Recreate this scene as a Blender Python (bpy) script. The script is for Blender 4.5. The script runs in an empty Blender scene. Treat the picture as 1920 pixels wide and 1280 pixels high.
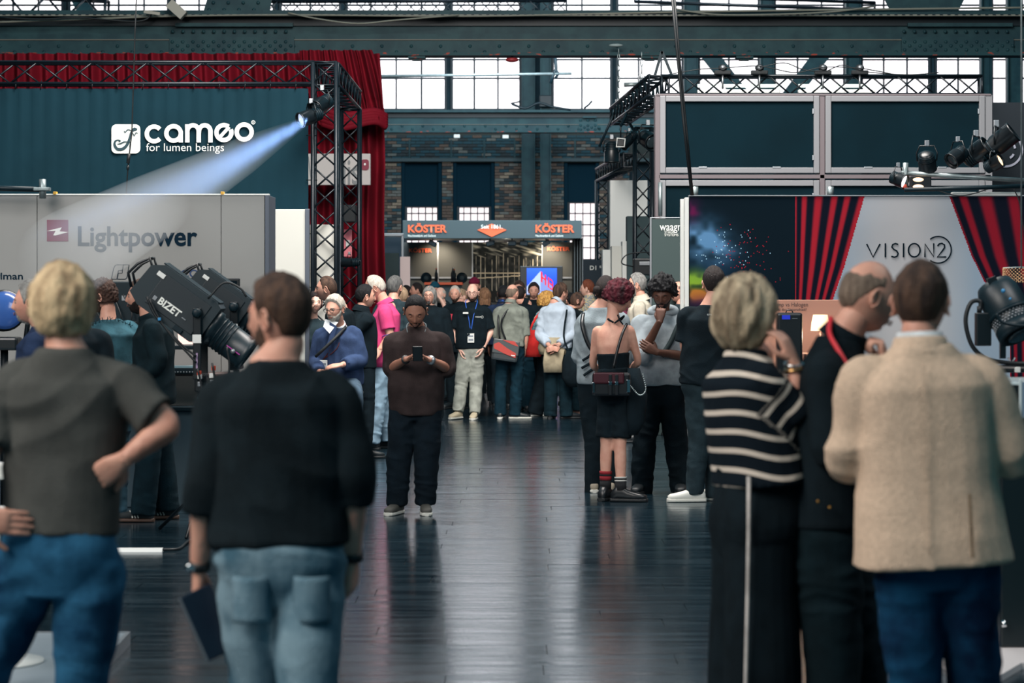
import bpy, bmesh, math, random
import numpy as np
from mathutils import Vector, Matrix, Quaternion, noise as mnoise
random.seed(7); RNG = np.random.default_rng(7)
SC = bpy.context.scene
COL = SC.collection
# ------------------------------------------------------------------ camera, world, lights, exposure
F, CH, HY = 4500.0, 1.72, 535.0            # focal length in pixels, eye height, horizon row
cam_d = bpy.data.cameras.new('camera'); cam = bpy.data.objects.new('camera', cam_d); COL.objects.link(cam)
cam.location = (0, 0, CH); cam.rotation_euler = (math.pi/2, 0, 0)
cam_d.sensor_width = 36; cam_d.lens = F/1920*36; cam_d.shift_y = -(640-HY)/1920
cam_d.clip_end = 300
cam_d.dof.use_dof = True; cam_d.dof.focus_distance = 23.0; cam_d.dof.aperture_fstop = 4.0
SC.camera = cam
SC.view_settings.view_transform = 'Standard'; SC.view_settings.look = 'None'
SC.view_settings.gamma = 1; SC.view_settings.use_curve_mapping = False
SC.view_settings.exposure = 0.45
w = bpy.data.worlds.new('world'); SC.world = w; w.use_nodes = True
w.node_tree.nodes['Background'].inputs[0].default_value = (0.10, 0.36, 0.47, 1)
w.node_tree.nodes['Background'].inputs[1].default_value = 0.33

def area_light(name, loc, target, sx, sy, power, col=(1, 1, 1)):
    l = bpy.data.lights.new(name, 'AREA'); l.shape = 'RECTANGLE'; l.size = sx; l.size_y = sy
    l.energy = power; l.color = col
    o = bpy.data.objects.new(name, l); COL.objects.link(o); o.location = loc
    o.rotation_euler = (Vector(target)-Vector(loc)).to_track_quat('-Z', 'Y').to_euler()
    return o
def spot_light(name, loc, target, power, deg, col=(1, 1, 1), blend=.5, r=.05):
    l = bpy.data.lights.new(name, 'SPOT'); l.energy = power; l.color = col
    l.spot_size = math.radians(deg); l.spot_blend = blend; l.shadow_soft_size = r
    o = bpy.data.objects.new(name, l); COL.objects.link(o); o.location = loc
    o.rotation_euler = (Vector(target)-Vector(loc)).to_track_quat('-Z', 'Y').to_euler()
    return o
# roof skylights: one bay over the middle of the hall, a dimmer one over the near end, one over the far end
area_light('skylight_middle', (0, 20.5, 10), (-.5, 28, 0.5), 6, 6, 2300, (1, .93, .87))
area_light('skylight_near', (-6, 3, 8), (0, 9, 1.2), 6, 6, 900, (1, .90, .82))
area_light('skylight_far', (1, 46, 10), (0, 62, 3), 9, 9, 2600, (.8, .93, 1))
area_light('skylight_right', (6, 10, 8), (3.2, 21, 1.5), 4, 4, 340, (1, .95, .93))
area_light('skylight_left', (-7, 11, 8), (-4.5, 19.2, 1.8), 4, 4, 420, (1, .94, .92))
LS = None

# ------------------------------------------------------------------ helpers
def P(px, py, Y): return Vector(((px-960)*Y/F, Y, CH-(py-HY)*Y/F))
def X_(px, Y): return (px-960)*Y/F
def Z_(py, Y): return CH-(py-HY)*Y/F
def lin(c):
    out = []
    for v in c[:3]:
        v = v/255.0
        out.append(v/12.92 if v <= .04045 else ((v+.055)/1.055)**2.4)
    return (*out, 1)
MATS = {}
def mat(name, rgb, rough=.6, metal=0., emit=0., var=0., scale=8., bump=0., bscale=60., stretch=(1, 1, 1),
        rgb2=None, spec=.5, alpha=1., coat=0., trans=0., fac=(.4, .6)):
    if name in MATS: return MATS[name]
    m = bpy.data.materials.new(name); m.use_nodes = True; nt = m.node_tree; n = nt.nodes; l = nt.links
    b = n['Principled BSDF']; c = lin(rgb)
    b.inputs['Base Color'].default_value = c; b.inputs['Roughness'].default_value = rough
    b.inputs['Metallic'].default_value = metal; b.inputs['Specular IOR Level'].default_value = spec
    if coat: b.inputs['Coat Weight'].default_value = coat
    if alpha < 1: b.inputs['Alpha'].default_value = alpha
    if trans: b.inputs['Transmission Weight'].default_value = trans
    if emit:
        b.inputs['Emission Color'].default_value = c; b.inputs['Emission Strength'].default_value = emit
    tc = mp = None
    if var or bump or rgb2:
        tc = n.new('ShaderNodeTexCoord'); mp = n.new('ShaderNodeMapping'); mp.inputs['Scale'].default_value = stretch
        l.new(tc.outputs['Object'], mp.inputs[0])
    if var or rgb2:
        t = n.new('ShaderNodeTexNoise'); t.inputs['Scale'].default_value = scale; t.inputs['Detail'].default_value = 5
        l.new(mp.outputs[0], t.inputs[0])
        r = n.new('ShaderNodeValToRGB'); r.color_ramp.elements[0].position = fac[0]; r.color_ramp.elements[1].position = fac[1]
        if rgb2: a, z = lin(rgb2), c
        else: a = tuple(v*(1-var) for v in c[:3])+(1,); z = tuple(min(1, v*(1+var)) for v in c[:3])+(1,)
        r.color_ramp.elements[0].color = a; r.color_ramp.elements[1].color = z
        l.new(t.outputs[0], r.inputs[0]); l.new(r.outputs[0], b.inputs['Base Color'])
    if bump:
        t = n.new('ShaderNodeTexNoise'); t.inputs['Scale'].default_value = bscale; t.inputs['Detail'].default_value = 3
        l.new(mp.outputs[0], t.inputs[0])
        bp = n.new('ShaderNodeBump'); bp.inputs['Strength'].default_value = bump; bp.inputs['Distance'].default_value = .01
        l.new(t.outputs[0], bp.inputs['Height']); l.new(bp.outputs[0], b.inputs['Normal'])
    MATS[name] = m
    return m
def cloth(name, rgb, var=.18, bump=.5, scale=9., rough=.92):
    return mat('cloth_'+name, rgb, rough, var=var, scale=scale, bump=bump, bscale=230., spec=.12)
def attr_mat(name, attr, rough=.8, emit=0., spec=.08):
    m = bpy.data.materials.new(name); m.use_nodes = True; nt = m.node_tree; b = nt.nodes['Principled BSDF']
    a = nt.nodes.new('ShaderNodeAttribute'); a.attribute_name = attr
    nt.links.new(a.outputs['Color'], b.inputs['Base Color']); b.inputs['Roughness'].default_value = rough
    b.inputs['Specular IOR Level'].default_value = spec
    if emit:
        nt.links.new(a.outputs['Color'], b.inputs['Emission Color']); b.inputs['Emission Strength'].default_value = emit
    return m

class MB:
    """collects shapes into one mesh"""
    def __init__(s): s.v = []; s.f = []; s.m = []; s.sm = []; s.mi = 0
    def add(s, vs, fs, smooth=False):
        o = len(s.v); s.v.extend([tuple(v) for v in vs])
        for f in fs: s.f.append([i+o for i in f]); s.m.append(s.mi); s.sm.append(smooth)
        return s
    def box(s, x0, x1, y0, y1, z0, z1, M=None):
        vs = [Vector((x, y, z)) for x in (x0, x1) for y in (y0, y1) for z in (z0, z1)]
        if M is not None: vs = [M @ v for v in vs]
        return s.add(vs, [(0, 1, 3, 2), (4, 6, 7, 5), (0, 4, 5, 1), (2, 3, 7, 6), (0, 2, 6, 4), (1, 5, 7, 3)])
    def bbox(s, x0, x1, y0, y1, z0, z1, b=.01, M=None):
        """box with chamfered edges"""
        bm = bmesh.new(); bmesh.ops.create_cube(bm, size=1)
        for v in bm.verts: v.co = Vector(((x0+x1)/2+v.co.x*(x1-x0), (y0+y1)/2+v.co.y*(y1-y0), (z0+z1)/2+v.co.z*(z1-z0)))
        bmesh.ops.bevel(bm, geom=bm.edges[:], offset=b, segments=2, affect='EDGES', profile=.5)
        bm.verts.index_update()
        vs = [M @ v.co if M is not None else v.co.copy() for v in bm.verts]
        s.add(vs, [[v.index for v in f.verts] for f in bm.faces]); bm.free(); return s
    def bar(s, a, b, w, h=None, up=(0, 0, 1)):
        a, b = Vector(a), Vector(b); d = (b-a).normalized(); h = h or w; up = Vector(up)
        if abs(d.dot(up)) > .99: up = Vector((0, 1, 0))
        x = d.cross(up).normalized(); y = x.cross(d)
        vs = [p+x*(i*w/2)+y*(j*h/2) for p in (a, b) for i, j in ((-1, -1), (1, -1), (1, 1), (-1, 1))]
        return s.add(vs, [(0, 1, 2, 3), (7, 6, 5, 4), (0, 4, 5, 1), (1, 5, 6, 2), (2, 6, 7, 3), (3, 7, 4, 0)])
    def tube(s, pts, r, n=8, cap=True, closed=False):
        pts = [Vector(p) for p in pts]; rs = r if isinstance(r, (list, tuple)) else [r]*len(pts)
        N = len(pts); rings = []; prev = None
        for i, p in enumerate(pts):
            if closed: d = pts[(i+1) % N]-pts[i-1]
            else: d = pts[min(i+1, N-1)]-pts[max(i-1, 0)]
            d = d.normalized() if d.length > 1e-9 else Vector((0, 0, 1))
            if prev is None: u = d.orthogonal().normalized()
            else:
                u = prev-d*prev.dot(d); u = u.normalized() if u.length > 1e-6 else d.orthogonal().normalized()
            prev = u; v = d.cross(u)
            rings.append([p+(u*math.cos(t)+v*math.sin(t))*rs[i] for t in [2*math.pi*k/n for k in range(n)]])
        vs = [q for rg in rings for q in rg]; fs = []
        for i in range(N if closed else N-1):
            for k in range(n):
                a = i*n+k; b = i*n+(k+1) % n; j = (i+1) % N
                fs.append((a, b, j*n+(k+1) % n, j*n+k))
        if cap and not closed: fs += [list(range(n))[::-1], [(N-1)*n+k for k in range(n)]]
        return s.add(vs, fs, True)
    def lathe(s, prof, c=(0, 0, 0), n=20, M=None):
        """prof: list of (r,z) about the z axis"""
        vs = []; fs = []; c = Vector(c)
        for r, z in prof:
            for k in range(n):
                t = 2*math.pi*k/n; q = Vector((r*math.cos(t), r*math.sin(t), z))
                vs.append((M @ q if M is not None else q)+c)
        for i in range(len(prof)-1):
            for k in range(n): fs.append((i*n+k, i*n+(k+1) % n, (i+1)*n+(k+1) % n, (i+1)*n+k))
        fs += [list(range(n))[::-1], [(len(prof)-1)*n+k for k in range(n)]]
        return s.add(vs, fs, True)
    def sphere(s, c, r, n=10, M=None):
        r = r if isinstance(r, (tuple, list)) else (r, r, r); vs = []; fs = []; c = Vector(c); m = n//2+2
        for i in range(m):
            ph = math.pi*i/(m-1)
            for k in range(n):
                t = 2*math.pi*k/n; q = Vector((r[0]*math.sin(ph)*math.cos(t), r[1]*math.sin(ph)*math.sin(t), r[2]*math.cos(ph)))
                vs.append((M @ q if M is not None else q)+c)
        for i in range(m-1):
            for k in range(n): fs.append((i*n+k, (i+1)*n+k, (i+1)*n+(k+1) % n, i*n+(k+1) % n))
        return s.add(vs, fs, True)
    def prism(s, poly, y0, y1, M=None):
        """poly in (x,z), extruded from y0 to y1"""
        n = len(poly); vs = [Vector((x, y0, z)) for x, z in poly]+[Vector((x, y1, z)) for x, z in poly]
        if M is not None: vs = [M @ v for v in vs]
        fs = [list(range(n)), list(range(n, 2*n))[::-1]]+[(i, i+n, (i+1) % n+n, (i+1) % n) for i in range(n)]
        return s.add(vs, fs)
    def ribbon(s, pts, w, y, th=.004, closed=False):
        """flat stroke in the x-z plane"""
        s.k = getattr(s, 'k', 0)+1; y = y-.0012*s.k
        N = len(pts); L = []; R = []
        ws = w if isinstance(w, (list, tuple)) else [w]*N
        for i, (x, z) in enumerate(pts):
            if closed: a, b = pts[i-1], pts[(i+1) % N]
            else: a, b = pts[max(i-1, 0)], pts[min(i+1, N-1)]
            dx, dz = b[0]-a[0], b[1]-a[1]; l = math.hypot(dx, dz) or 1
            L.append((x-dz/l*ws[i]/2, z+dx/l*ws[i]/2)); R.append((x+dz/l*ws[i]/2, z-dx/l*ws[i]/2))
        vs = []; 
        for i in range(N): vs += [(L[i][0], y, L[i][1]), (R[i][0], y, R[i][1]), (L[i][0], y+th, L[i][1]), (R[i][0], y+th, R[i][1])]
        fs = []
        for i in range(N if closed else N-1):
            a = i*4; b = ((i+1) % N)*4
            fs += [(a, a+1, b+1, b), (a+1, a+3, b+3, b+1), (a+2, a, b, b+2)]
        return s.add(vs, fs)
    def build(s, name, mats, parent=None, label=None, kind=None, autosmooth=False):
        me = bpy.data.meshes.new(name); me.from_pydata(s.v, [], s.f)
        for m in (mats if isinstance(mats, (list, tuple)) else [mats]): me.materials.append(m)
        me.polygons.foreach_set('material_index', s.m); me.polygons.foreach_set('use_smooth', s.sm)
        bm = bmesh.new(); bm.from_mesh(me); bmesh.ops.recalc_face_normals(bm, faces=bm.faces[:]); bm.to_mesh(me); bm.free()
        return link(name, me, parent, label, kind)
def link(name, me, parent=None, label=None, kind=None):
    o = bpy.data.objects.new(name, me); COL.objects.link(o)
    if parent is not None: o.parent = parent
    if label: o['label'] = label
    if kind: o['kind'] = kind
    return o
def thing(name, label, cat, group=None, loc=(0, 0, 0)):
    o = bpy.data.objects.new(name, None); COL.objects.link(o); o.location = loc; o.empty_display_size = .1
    return tag(o, label, cat, group)
def tag(o, label, cat, group=None):
    o['label'] = label; o['category'] = cat
    if group: o['group'] = group
    return o
def kid(o, parent):
    """parent a world-placed piece under a thing whose empty is away from the origin"""
    o.parent = parent; o.matrix_parent_inverse = Matrix.Translation(parent.location).inverted() if parent.type == 'EMPTY' else Matrix()
    return o
def text_mesh(body, size_px=None, height=None, width=None, bold=0., cent=False):
    """2D outline text -> list of verts (x,z) fitted to width/height, returns mesh"""
    cu = bpy.data.curves.new('text', 'FONT'); cu.body = body; cu.size = 1; cu.offset = bold; cu.extrude = .0
    cu.resolution_u = 3
    ob = bpy.data.objects.new('text', cu); COL.objects.link(ob)
    dg = bpy.context.evaluated_depsgraph_get(); me = bpy.data.meshes.new_from_object(ob.evaluated_get(dg))
    bpy.data.objects.remove(ob); bpy.data.curves.remove(cu)
    return me
def put_text(body, px0, py0, px1, py1, Y, material, parent, name='lettering', bold=0., y_off=-.0015, M=None):
    """text fitted into the rectangle whose corners project to these rows and columns at depth Y"""
    me = text_mesh(body, bold=bold); co = np.empty(len(me.vertices)*3); me.vertices.foreach_get('co', co); co = co.reshape(-1, 3)
    x0, x1 = co[:, 0].min(), co[:, 0].max(); z0, z1 = co[:, 1].min(), co[:, 1].max()
    if M is None:
        a, b = P(px0, py1, Y), P(px1, py0, Y)
        X = a.x+(co[:, 0]-x0)/(x1-x0)*(b.x-a.x); Z = a.z+(co[:, 1]-z0)/(z1-z0)*(b.z-a.z)
        new = np.stack([X, np.full_like(X, Y+y_off), Z], 1)
    else:   # px0.. are local u0,v0,u1,v1 in metres
        U = px0+(co[:, 0]-x0)/(x1-x0)*(px1-px0); V = py0+(co[:, 1]-z0)/(z1-z0)*(py1-py0)
        new = np.array([M @ Vector((u, 0, v)) for u, v in zip(U, V)])
    me.vertices.foreach_set('co', new.ravel()); me.materials.clear(); me.materials.append(material); me.name = name
    return link(name, me, parent)
def catenary(a, b, sag, n=10):
    a, b = Vector(a), Vector(b)
    return [a.lerp(b, i/n)-Vector((0, 0, sag*4*(i/n)*(1-i/n))) for i in range(n+1)]
def crom(pts, n=6):
    pts = [Vector(p) for p in pts]; out = []
    q = [pts[0]*2-pts[1]]+pts+[pts[-1]*2-pts[-2]]
    for i in range(1, len(q)-2):
        for k in range(n):
            t = k/n; a, b, c, d = q[i-1], q[i], q[i+1], q[i+2]
            out.append(.5*((2*b)+(c-a)*t+(2*a-5*b+4*c-d)*t*t+(3*b-a-3*c+d)*t**3))
    out.append(pts[-1]); return out

# common materials
M_steel = mat('girder_paint', (32, 66, 72), .55, scale=3, rgb2=(22, 54, 62), spec=.2)
M_steel_r = mat('girder_paint_worn', (32, 66, 72), .55, rgb2=(150, 62, 48), scale=7, stretch=(1, 1, 3), fac=(.36, .40), spec=.15)
M_dark = mat('dark_teal_metal', (10, 30, 38), .45, spec=.25)
M_truss = mat('truss_black', (18, 27, 34), .35, metal=.3)
M_alu = mat('aluminium', (150, 155, 160), .35, metal=.7)
M_pipe = mat('galvanised_pipe', (128, 140, 142), .4, metal=.6, var=.1, scale=20)
M_black = mat('black_plastic', (10, 18, 23), .35)
M_blackm = mat('black_matte', (12, 20, 25), .7)
M_rubber = mat('black_rubber', (13, 20, 24), .5)
M_white = mat('white_laminate', (212, 215, 212), .45)
M_chrome = mat('chrome', (200, 205, 208), .12, metal=1)
M_glass = mat('clear_glass', (220, 230, 235), .05, alpha=.25)
# ------------------------------------------------------------------ floor
fl = MB().box(-16, 16, -2, 70, -.12, -.012).build('floor', mat('floor_base', (10, 16, 19), .6), kind='structure')
def floor_mat():
    m = bpy.data.materials.new('polished_dark_boards'); m.use_nodes = True; nt = m.node_tree; n = nt.nodes; l = nt.links
    b = n['Principled BSDF']; g = n.new('ShaderNodeNewGeometry')
    mp = n.new('ShaderNodeMapping'); mp.inputs['Scale'].default_value = (.5, 5, 1); l.new(g.outputs['Position'], mp.inputs[0])
    t = n.new('ShaderNodeTexNoise'); t.inputs['Scale'].default_value = 2.2; t.inputs['Detail'].default_value = 6; l.new(mp.outputs[0], t.inputs[0])
    r = n.new('ShaderNodeValToRGB'); r.color_ramp.elements[0].color = lin((8, 23, 31)); r.color_ramp.elements[1].color = lin((24, 41, 49))
    r.color_ramp.elements[0].position = .35; r.color_ramp.elements[1].position = .7
    l.new(t.outputs[0], r.inputs[0]); l.new(r.outputs[0], b.inputs['Base Color'])
    r2 = n.new('ShaderNodeMapRange'); r2.inputs['From Min'].default_value = .3; r2.inputs['From Max'].default_value = .7
    r2.inputs['To Min'].default_value = .13; r2.inputs['To Max'].default_value = .24; l.new(t.outputs[0], r2.inputs[0]); l.new(r2.outputs[0], b.inputs['Roughness'])
    mp2 = n.new('ShaderNodeMapping'); mp2.inputs['Scale'].default_value = (1.5, 9, 1); l.new(g.outputs['Position'], mp2.inputs[0])
    t2 = n.new('ShaderNodeTexNoise'); t2.inputs['Scale'].default_value = 3; t2.inputs['Detail'].default_value = 4; l.new(mp2.outputs[0], t2.inputs[0])
    bp = n.new('ShaderNodeBump'); bp.inputs['Strength'].default_value = .12; bp.inputs['Distance'].default_value = .01
    l.new(t2.outputs[0], bp.inputs['Height']); l.new(bp.outputs[0], b.inputs['Normal'])
    b.inputs['Specular IOR Level'].default_value = 1.0; b.inputs['Specular Tint'].default_value = (.55, .82, 1, 1)
    return m
M_floor = floor_mat()
plank_me = {}
y = 5.5
while y < 18.2:
    x = -4.6-random.random()*2.4; wd = .30
    while x < 4.6:
        L = random.choice((2.6, 3.0, 3.4))
        if L not in plank_me:
            b = MB().box(0, L-.004, 0, wd-.004, -.03, 0); o = b.build('plank', M_floor, fl); plank_me[L] = o.data
        else: o = link('plank', plank_me[L], fl)
        o.location = (x, y, -.0012*random.random()); x += L
    y += wd
b = MB()
while y < 69:
    x = -15.5-random.random()*3
    while x < 15.5:
        L = random.choice((2.6, 3.0, 3.4)); b.box(x, x+L-.004, y, y+.295, -.03, -.0015*random.random()); x += L
    y += .3
b.build('far_planks', M_floor, fl, kind='stuff')
b = MB(); yy = 5.5
while yy < 18.2:
    for sx in (-1, 1): b.box(min(sx*7, sx*15.5), max(sx*7, sx*15.5), yy, yy+.296, -.03, -.001)
    yy += .3
b.box(-15.5, 15.5, -2, 5.49, -.03, -.001); b.build('side_planks', M_floor, fl, kind='stuff')

# ------------------------------------------------------------------ far wall with bricks and windows
YW = 66.0
def brickset(): return [mat('brick_%s' % k, c, .9, var=.15, scale=30) for k, c in
    (('brown', (96, 80, 72)), ('grey', (104, 104, 100)), ('dark', (48, 56, 60)), ('teal', (40, 70, 80)), ('pale', (138, 122, 106)))]
M_wall = mat('hall_wall_plaster', (20, 44, 54), .9, var=.2, scale=2)
wall = MB().box(-16, 16, YW+.35, YW+.8, 0, 6.5).box(-16, 16, YW+.5, YW+.8, 6.5, 13).build('wall_back', M_wall, kind='structure')
bm_ = MB()
zt = 5.9
# piers between the tall recesses, laid brick by brick
piers = [(700, 752), (829, 849), (928, 984), (1000, 1057), (1124, 1180)]
def lay(x0, x1, z0, z1, yf, weights=(5, 3, 2, 2, 1), bl=.26, bh=.083):
    z = z0; row = 0
    while z < z1-.02:
        x = x0-(bl/2 if row % 2 else 0)
        while x < x1:
            a, c = max(x, x0), min(x+bl-.014, x1)
            if c-a > .03:
                bm_.mi = random.choices(range(5), weights)[0]
                bm_.box(a, c, yf-.012*random.random(), yf+.06, z, min(z+bh-.014, z1))
            x += bl
        z += bh; row += 1
for a, c in piers: lay(X_(a, YW), X_(c, YW), 1.6, Z_(302, YW), YW)
lay(X_(700, YW), X_(1180, YW), Z_(298, YW), Z_(252, YW), YW-.02, (2, 1, 3, 6, 0))
bm_.mi = 0
bm_.build('bricks', brickset(), wall, kind='stuff')
b = MB()
for a, c in piers: b.box(X_(a, YW), X_(c, YW), YW+.04, YW+.4, 0, Z_(302, YW))
b.box(-16, 16, YW+.03, YW+.4, Z_(305, YW), 6.5)
b.build('mortar_backing', mat('mortar', (58, 62, 60), .95), wall)
MB().box(-16, 16, YW-.12, YW+.05, Z_(303, YW), Z_(297, YW)).build('stone_ledge', mat('ledge_stone', (72, 86, 90), .8), wall)
# shallow pilasters on the parapet
for px in (768, 846, 908, 965, 1078):
    MB().box(X_(px-1.6, YW), X_(px+1.6, YW), YW-.08, YW, Z_(297, YW), Z_(262, YW)).build('pilaster_strip', M_steel, wall)
M_pane = mat('frosted_pane_daylight', (243, 236, 238), .3, emit=1.3)
M_pane2 = mat('low_pane_daylight', (240, 222, 222), .3, emit=.8)
M_frame = mat('window_frame_iron', (20, 38, 48), .6)
def window(name, px0, px1, rows, cols, Yp, matp, bar=.05, ymid=None, split=False):
    """rows: list of Z edges, cols: number of panes"""
    x0, x1 = X_(px0, Yp), X_(px1, Yp); z0, z1 = rows[0], rows[-1]
    fr = MB(); t = .07
    fr.box(x0, x0+t, Yp-.06, Yp+.06, z0, z1); fr.box(x1-t, x1, Yp-.06, Yp+.06, z0, z1)
    fr.box(x0+t, x1-t, Yp-.06, Yp+.06, z0, z0+t*.7); fr.box(x0+t, x1-t, Yp-.06, Yp+.06, z1-t*.7, z1)
    root = fr.build(name, M_frame, kind='structure')
    xs = [x0+(x1-x0)*i/cols for i in range(cols+1)]
    for x in xs[1:-1]: MB().box(x-bar/2, x+bar/2, Yp-.045, Yp+.03, z0, z1).build('glazing_bar', M_frame, root)
    for z in rows[1:-1]: MB().box(x0, x1, Yp-.05, Yp+.025, z-bar/2, z+bar/2).build('glazing_bar', M_frame, root)
    me = {}
    for i in range(cols):
        for j in range(len(rows)-1):
            k = j
            w_, h_ = xs[1]-xs[0]-.01, rows[j+1]-rows[j]-.01
            if k not in me:
                o = MB().box(-w_/2, w_/2, -.004, .004, -h_/2, h_/2).build('pane', matp, root); me[k] = o.data
            else: o = link('pane', me[k], root)
            o.location = ((xs[i]+xs[i+1])/2, Yp, (rows[j]+rows[j+1])/2)
    return root
YG = YW+.45
ROWS = [Z_(y, YG) for y in (207, 147, 112, 60, 10, -45, -120, -200, -280)]
k = 1
for a, c, n in ((-70, 120, 4), (128, 318, 4), (326, 516, 4), (524, 640, 2), (648, 838, 4), (845, 978, 3), (1034, 1148, 2), (1155, 1282, 3), (1308, 1425, 2),
                (1450, 1585, 3), (1613, 1744, 3), (1752, 1840, 2), (1857, 1990, 3)):
    window('window_%d' % k, a, c, ROWS, n, YG, M_pane); k += 1
# lower windows behind the tall recesses, upper part closed by dark blinds
M_blind = mat('blackout_blind', (8, 40, 54), .8, spec=.1)
for a, c, w0, w1, yt in ((752, 829, 759, 824, 386), (849, 928, 857, 921, 386), (1057, 1124, 1064, 1136, 378)):
    x0, x1 = X_(a, YW), X_(c, YW)
    yr = YW+.3
    r = window('window_%d' % k, w0, w1, [Z_(y, yr) for y in (535, 508, 486, 464, 442, 421, 400, yt)], 5 if w1-w0 < 70 else 5, yr, M_pane2, .03); k += 1
    MB().box(x0, x1, YW+.2, YW+.24, Z_(yt, YW), Z_(306, YW)).build('blind', M_blind, r)
    for q in (a+1, c-7): MB().box(X_(q, YW), X_(q+6, YW), YW+.02, YW+.19, 1.5, Z_(305, YW)).build('jamb', M_blind, r)
# side walls of the hall (out of frame at both sides)
MB().box(-16.3, -16, -2, 67, 0, 11).build('wall_left', M_wall, kind='structure')
MB().box(16, 16.3, -2, 67, 0, 11).build('wall_right', M_wall, kind='structure')
# wall bearing the dark painted return behind the stands, left and right of the aisle
# ------------------------------------------------------------------ steelwork
g = 'riveted steel columns'
def column(px0, px1, Y, label, ztop=10.5, plates=True, z0=0.):
    t = thing('steel_column', label, 'column', g, (X_((px0+px1)/2, Y), Y, 0)); w_ = X_(px1, Y)-X_(px0, Y)
    MB().box(-w_/2, -w_/2+.03, -.15, .15, z0, ztop).box(w_/2-.03, w_/2, -.15, .15, z0, ztop).build('flange', M_steel, t)
    MB().box(-w_/2+.03, w_/2-.03, -.02, .02, z0, ztop).build('web', M_steel, t)
    return t
column(978, 1003, 65.0, 'thick dark steel column left of the slimmer one, against the tall far windows')
c2 = column(1013, 1033, 64.0, 'slim dark steel column with a bolted box at its foot, right of the thick one', z0=0)
MB().bbox(-.17, .17, -.3, -.12, Z_(202, 64), Z_(180, 64), .02).build('junction_box', M_dark, c2)
column(1282, 1308, 64.5, 'dark steel column above the left end of the framed panel wall')
column(1425, 1450, 64.5, 'dark steel column between the two diagonal braces')
column(1585, 1613, 64.5, 'dark steel column right of the diagonal braces')
column(1838, 1857, 64.5, 'dark steel column left of the last one at the right edge')
column(1887, 1916, 64.5, 'rightmost dark steel column at the edge of the picture')
def brace(x0, y0, x1, y1, label):
    o = MB().bar(P(x0, y0, 64), P(x1, y1, 64), .42, .12, up=(0, 1, 0)).build('diagonal_brace', M_steel); tag(o, label, 'brace', 'diagonal roof braces')
brace(1305, 70, 1410, 205, 'diagonal steel brace sloping down to the right above the panel wall')
brace(1565, 70, 1455, 215, 'diagonal steel brace sloping down to the left above the panel wall')
brace(255-110, -10, 165, 30, 'short diagonal steel strut over the left end of the near girder')
def girder(Y, ytop, ybot, label, rows, splice, rsp, rr):
    t = thing('steel_girder', label, 'girder', 'riveted crane girders', (0, Y, 0)); H = ybot-ytop
    z = lambda f: Z_(ytop+H*f, Y)-0
    W = 10.5*Y/40
    MB().box(-W, W, .1, .16, z(1), z(0)).build('web_plate', M_steel, t)
    MB().box(-W, W, -.2, .3, z(.13), z(.02)).build('top_flange', M_steel, t)
    MB().box(-W, W, -.18, .3, z(1.02), z(.95)).build('bottom_flange', M_steel_r, t)
    MB().box(-W, W, .02, .1, z(.95), z(.52)).build('cover_plate', M_steel, t)
    MB().box(-W, W, -.01, .03, z(.66), z(.64)).build('plate_edge', mat('edge_worn', (92, 92, 84), .6), t)
    MB().box(-W, W, .04, .1, z(.33), z(.13)).build('angle_iron', M_dark, t)
    rv = MB(); x = -W; i = 0
    while x < W:
        f = rows[i % 2]; zz = z(f); rv.sphere((x, .02, zz), (rr, rr*.6, rr), 8); x += rsp; i += 1
    for s0, s1 in splice:
        xa, xb = X_(s0, Y), X_(s1, Y)
        MB().box(xa, xb, -.03, .02, z(.94), z(.60)).build('splice_plate', M_steel, t)
        MB().box(xa+.1, xb-.02, -.05, .05, z(.36), z(.28)).build('stiffener_angle', M_steel, t)
        x = xa+.05
        while x < xb:
            for f in (.70, .79, .88): rv.sphere((x+(rsp*.35 if f == .79 else 0), -.03, z(f)), (rr, rr*.6, rr), 8)
            for f in (.46,): rv.sphere((x, .02, z(f)), (rr, rr*.6, rr), 8)
            x += rsp*.7
    rv.build('rivets', M_steel, t, kind='stuff')
    return t
g1 = girder(40, 20, 104, 'nearer riveted steel girder crossing the whole picture above the stands', (.79, .92), ((318, 552), (1690, 1900)), .245, .03)
g2 = girder(60, 206, 248, 'farther riveted steel girder below the tall windows, between curtain and stand', (.72, .86), ((1085, 1120),), .26, .035)
# gusset plate on top of the near girder
t = thing('gusset_plate', 'riveted gusset plate standing on the near girder, left of centre', 'steel plate', None, (0, 40, 0))
MB().prism([(X_(380, 40), Z_(24, 40)), (X_(505, 40), Z_(24, 40)), (X_(515, 40), Z_(-40, 40)), (X_(400, 40), Z_(-40, 40))], .02, .06).build('plate', M_steel, t)
rv = MB()
for i in range(4):
    for j in range(4): rv.sphere((X_(392+i*28+(j % 2)*8, 40), .0, Z_(18-j*13, 40)), (.03, .02, .03), 8)
rv.build('rivets', M_steel, t, kind='stuff')
t = thing('gusset_plate', 'wide riveted plate standing on the near girder near the right end', 'steel plate', None, (0, 40, 0))
MB().prism([(X_(1672, 40), Z_(24, 40)), (X_(1795, 40), Z_(24, 40)), (X_(1830, 40), Z_(-40, 40)), (X_(1640, 40), Z_(-40, 40))], .02, .06).build('plate', M_steel, t)
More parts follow.
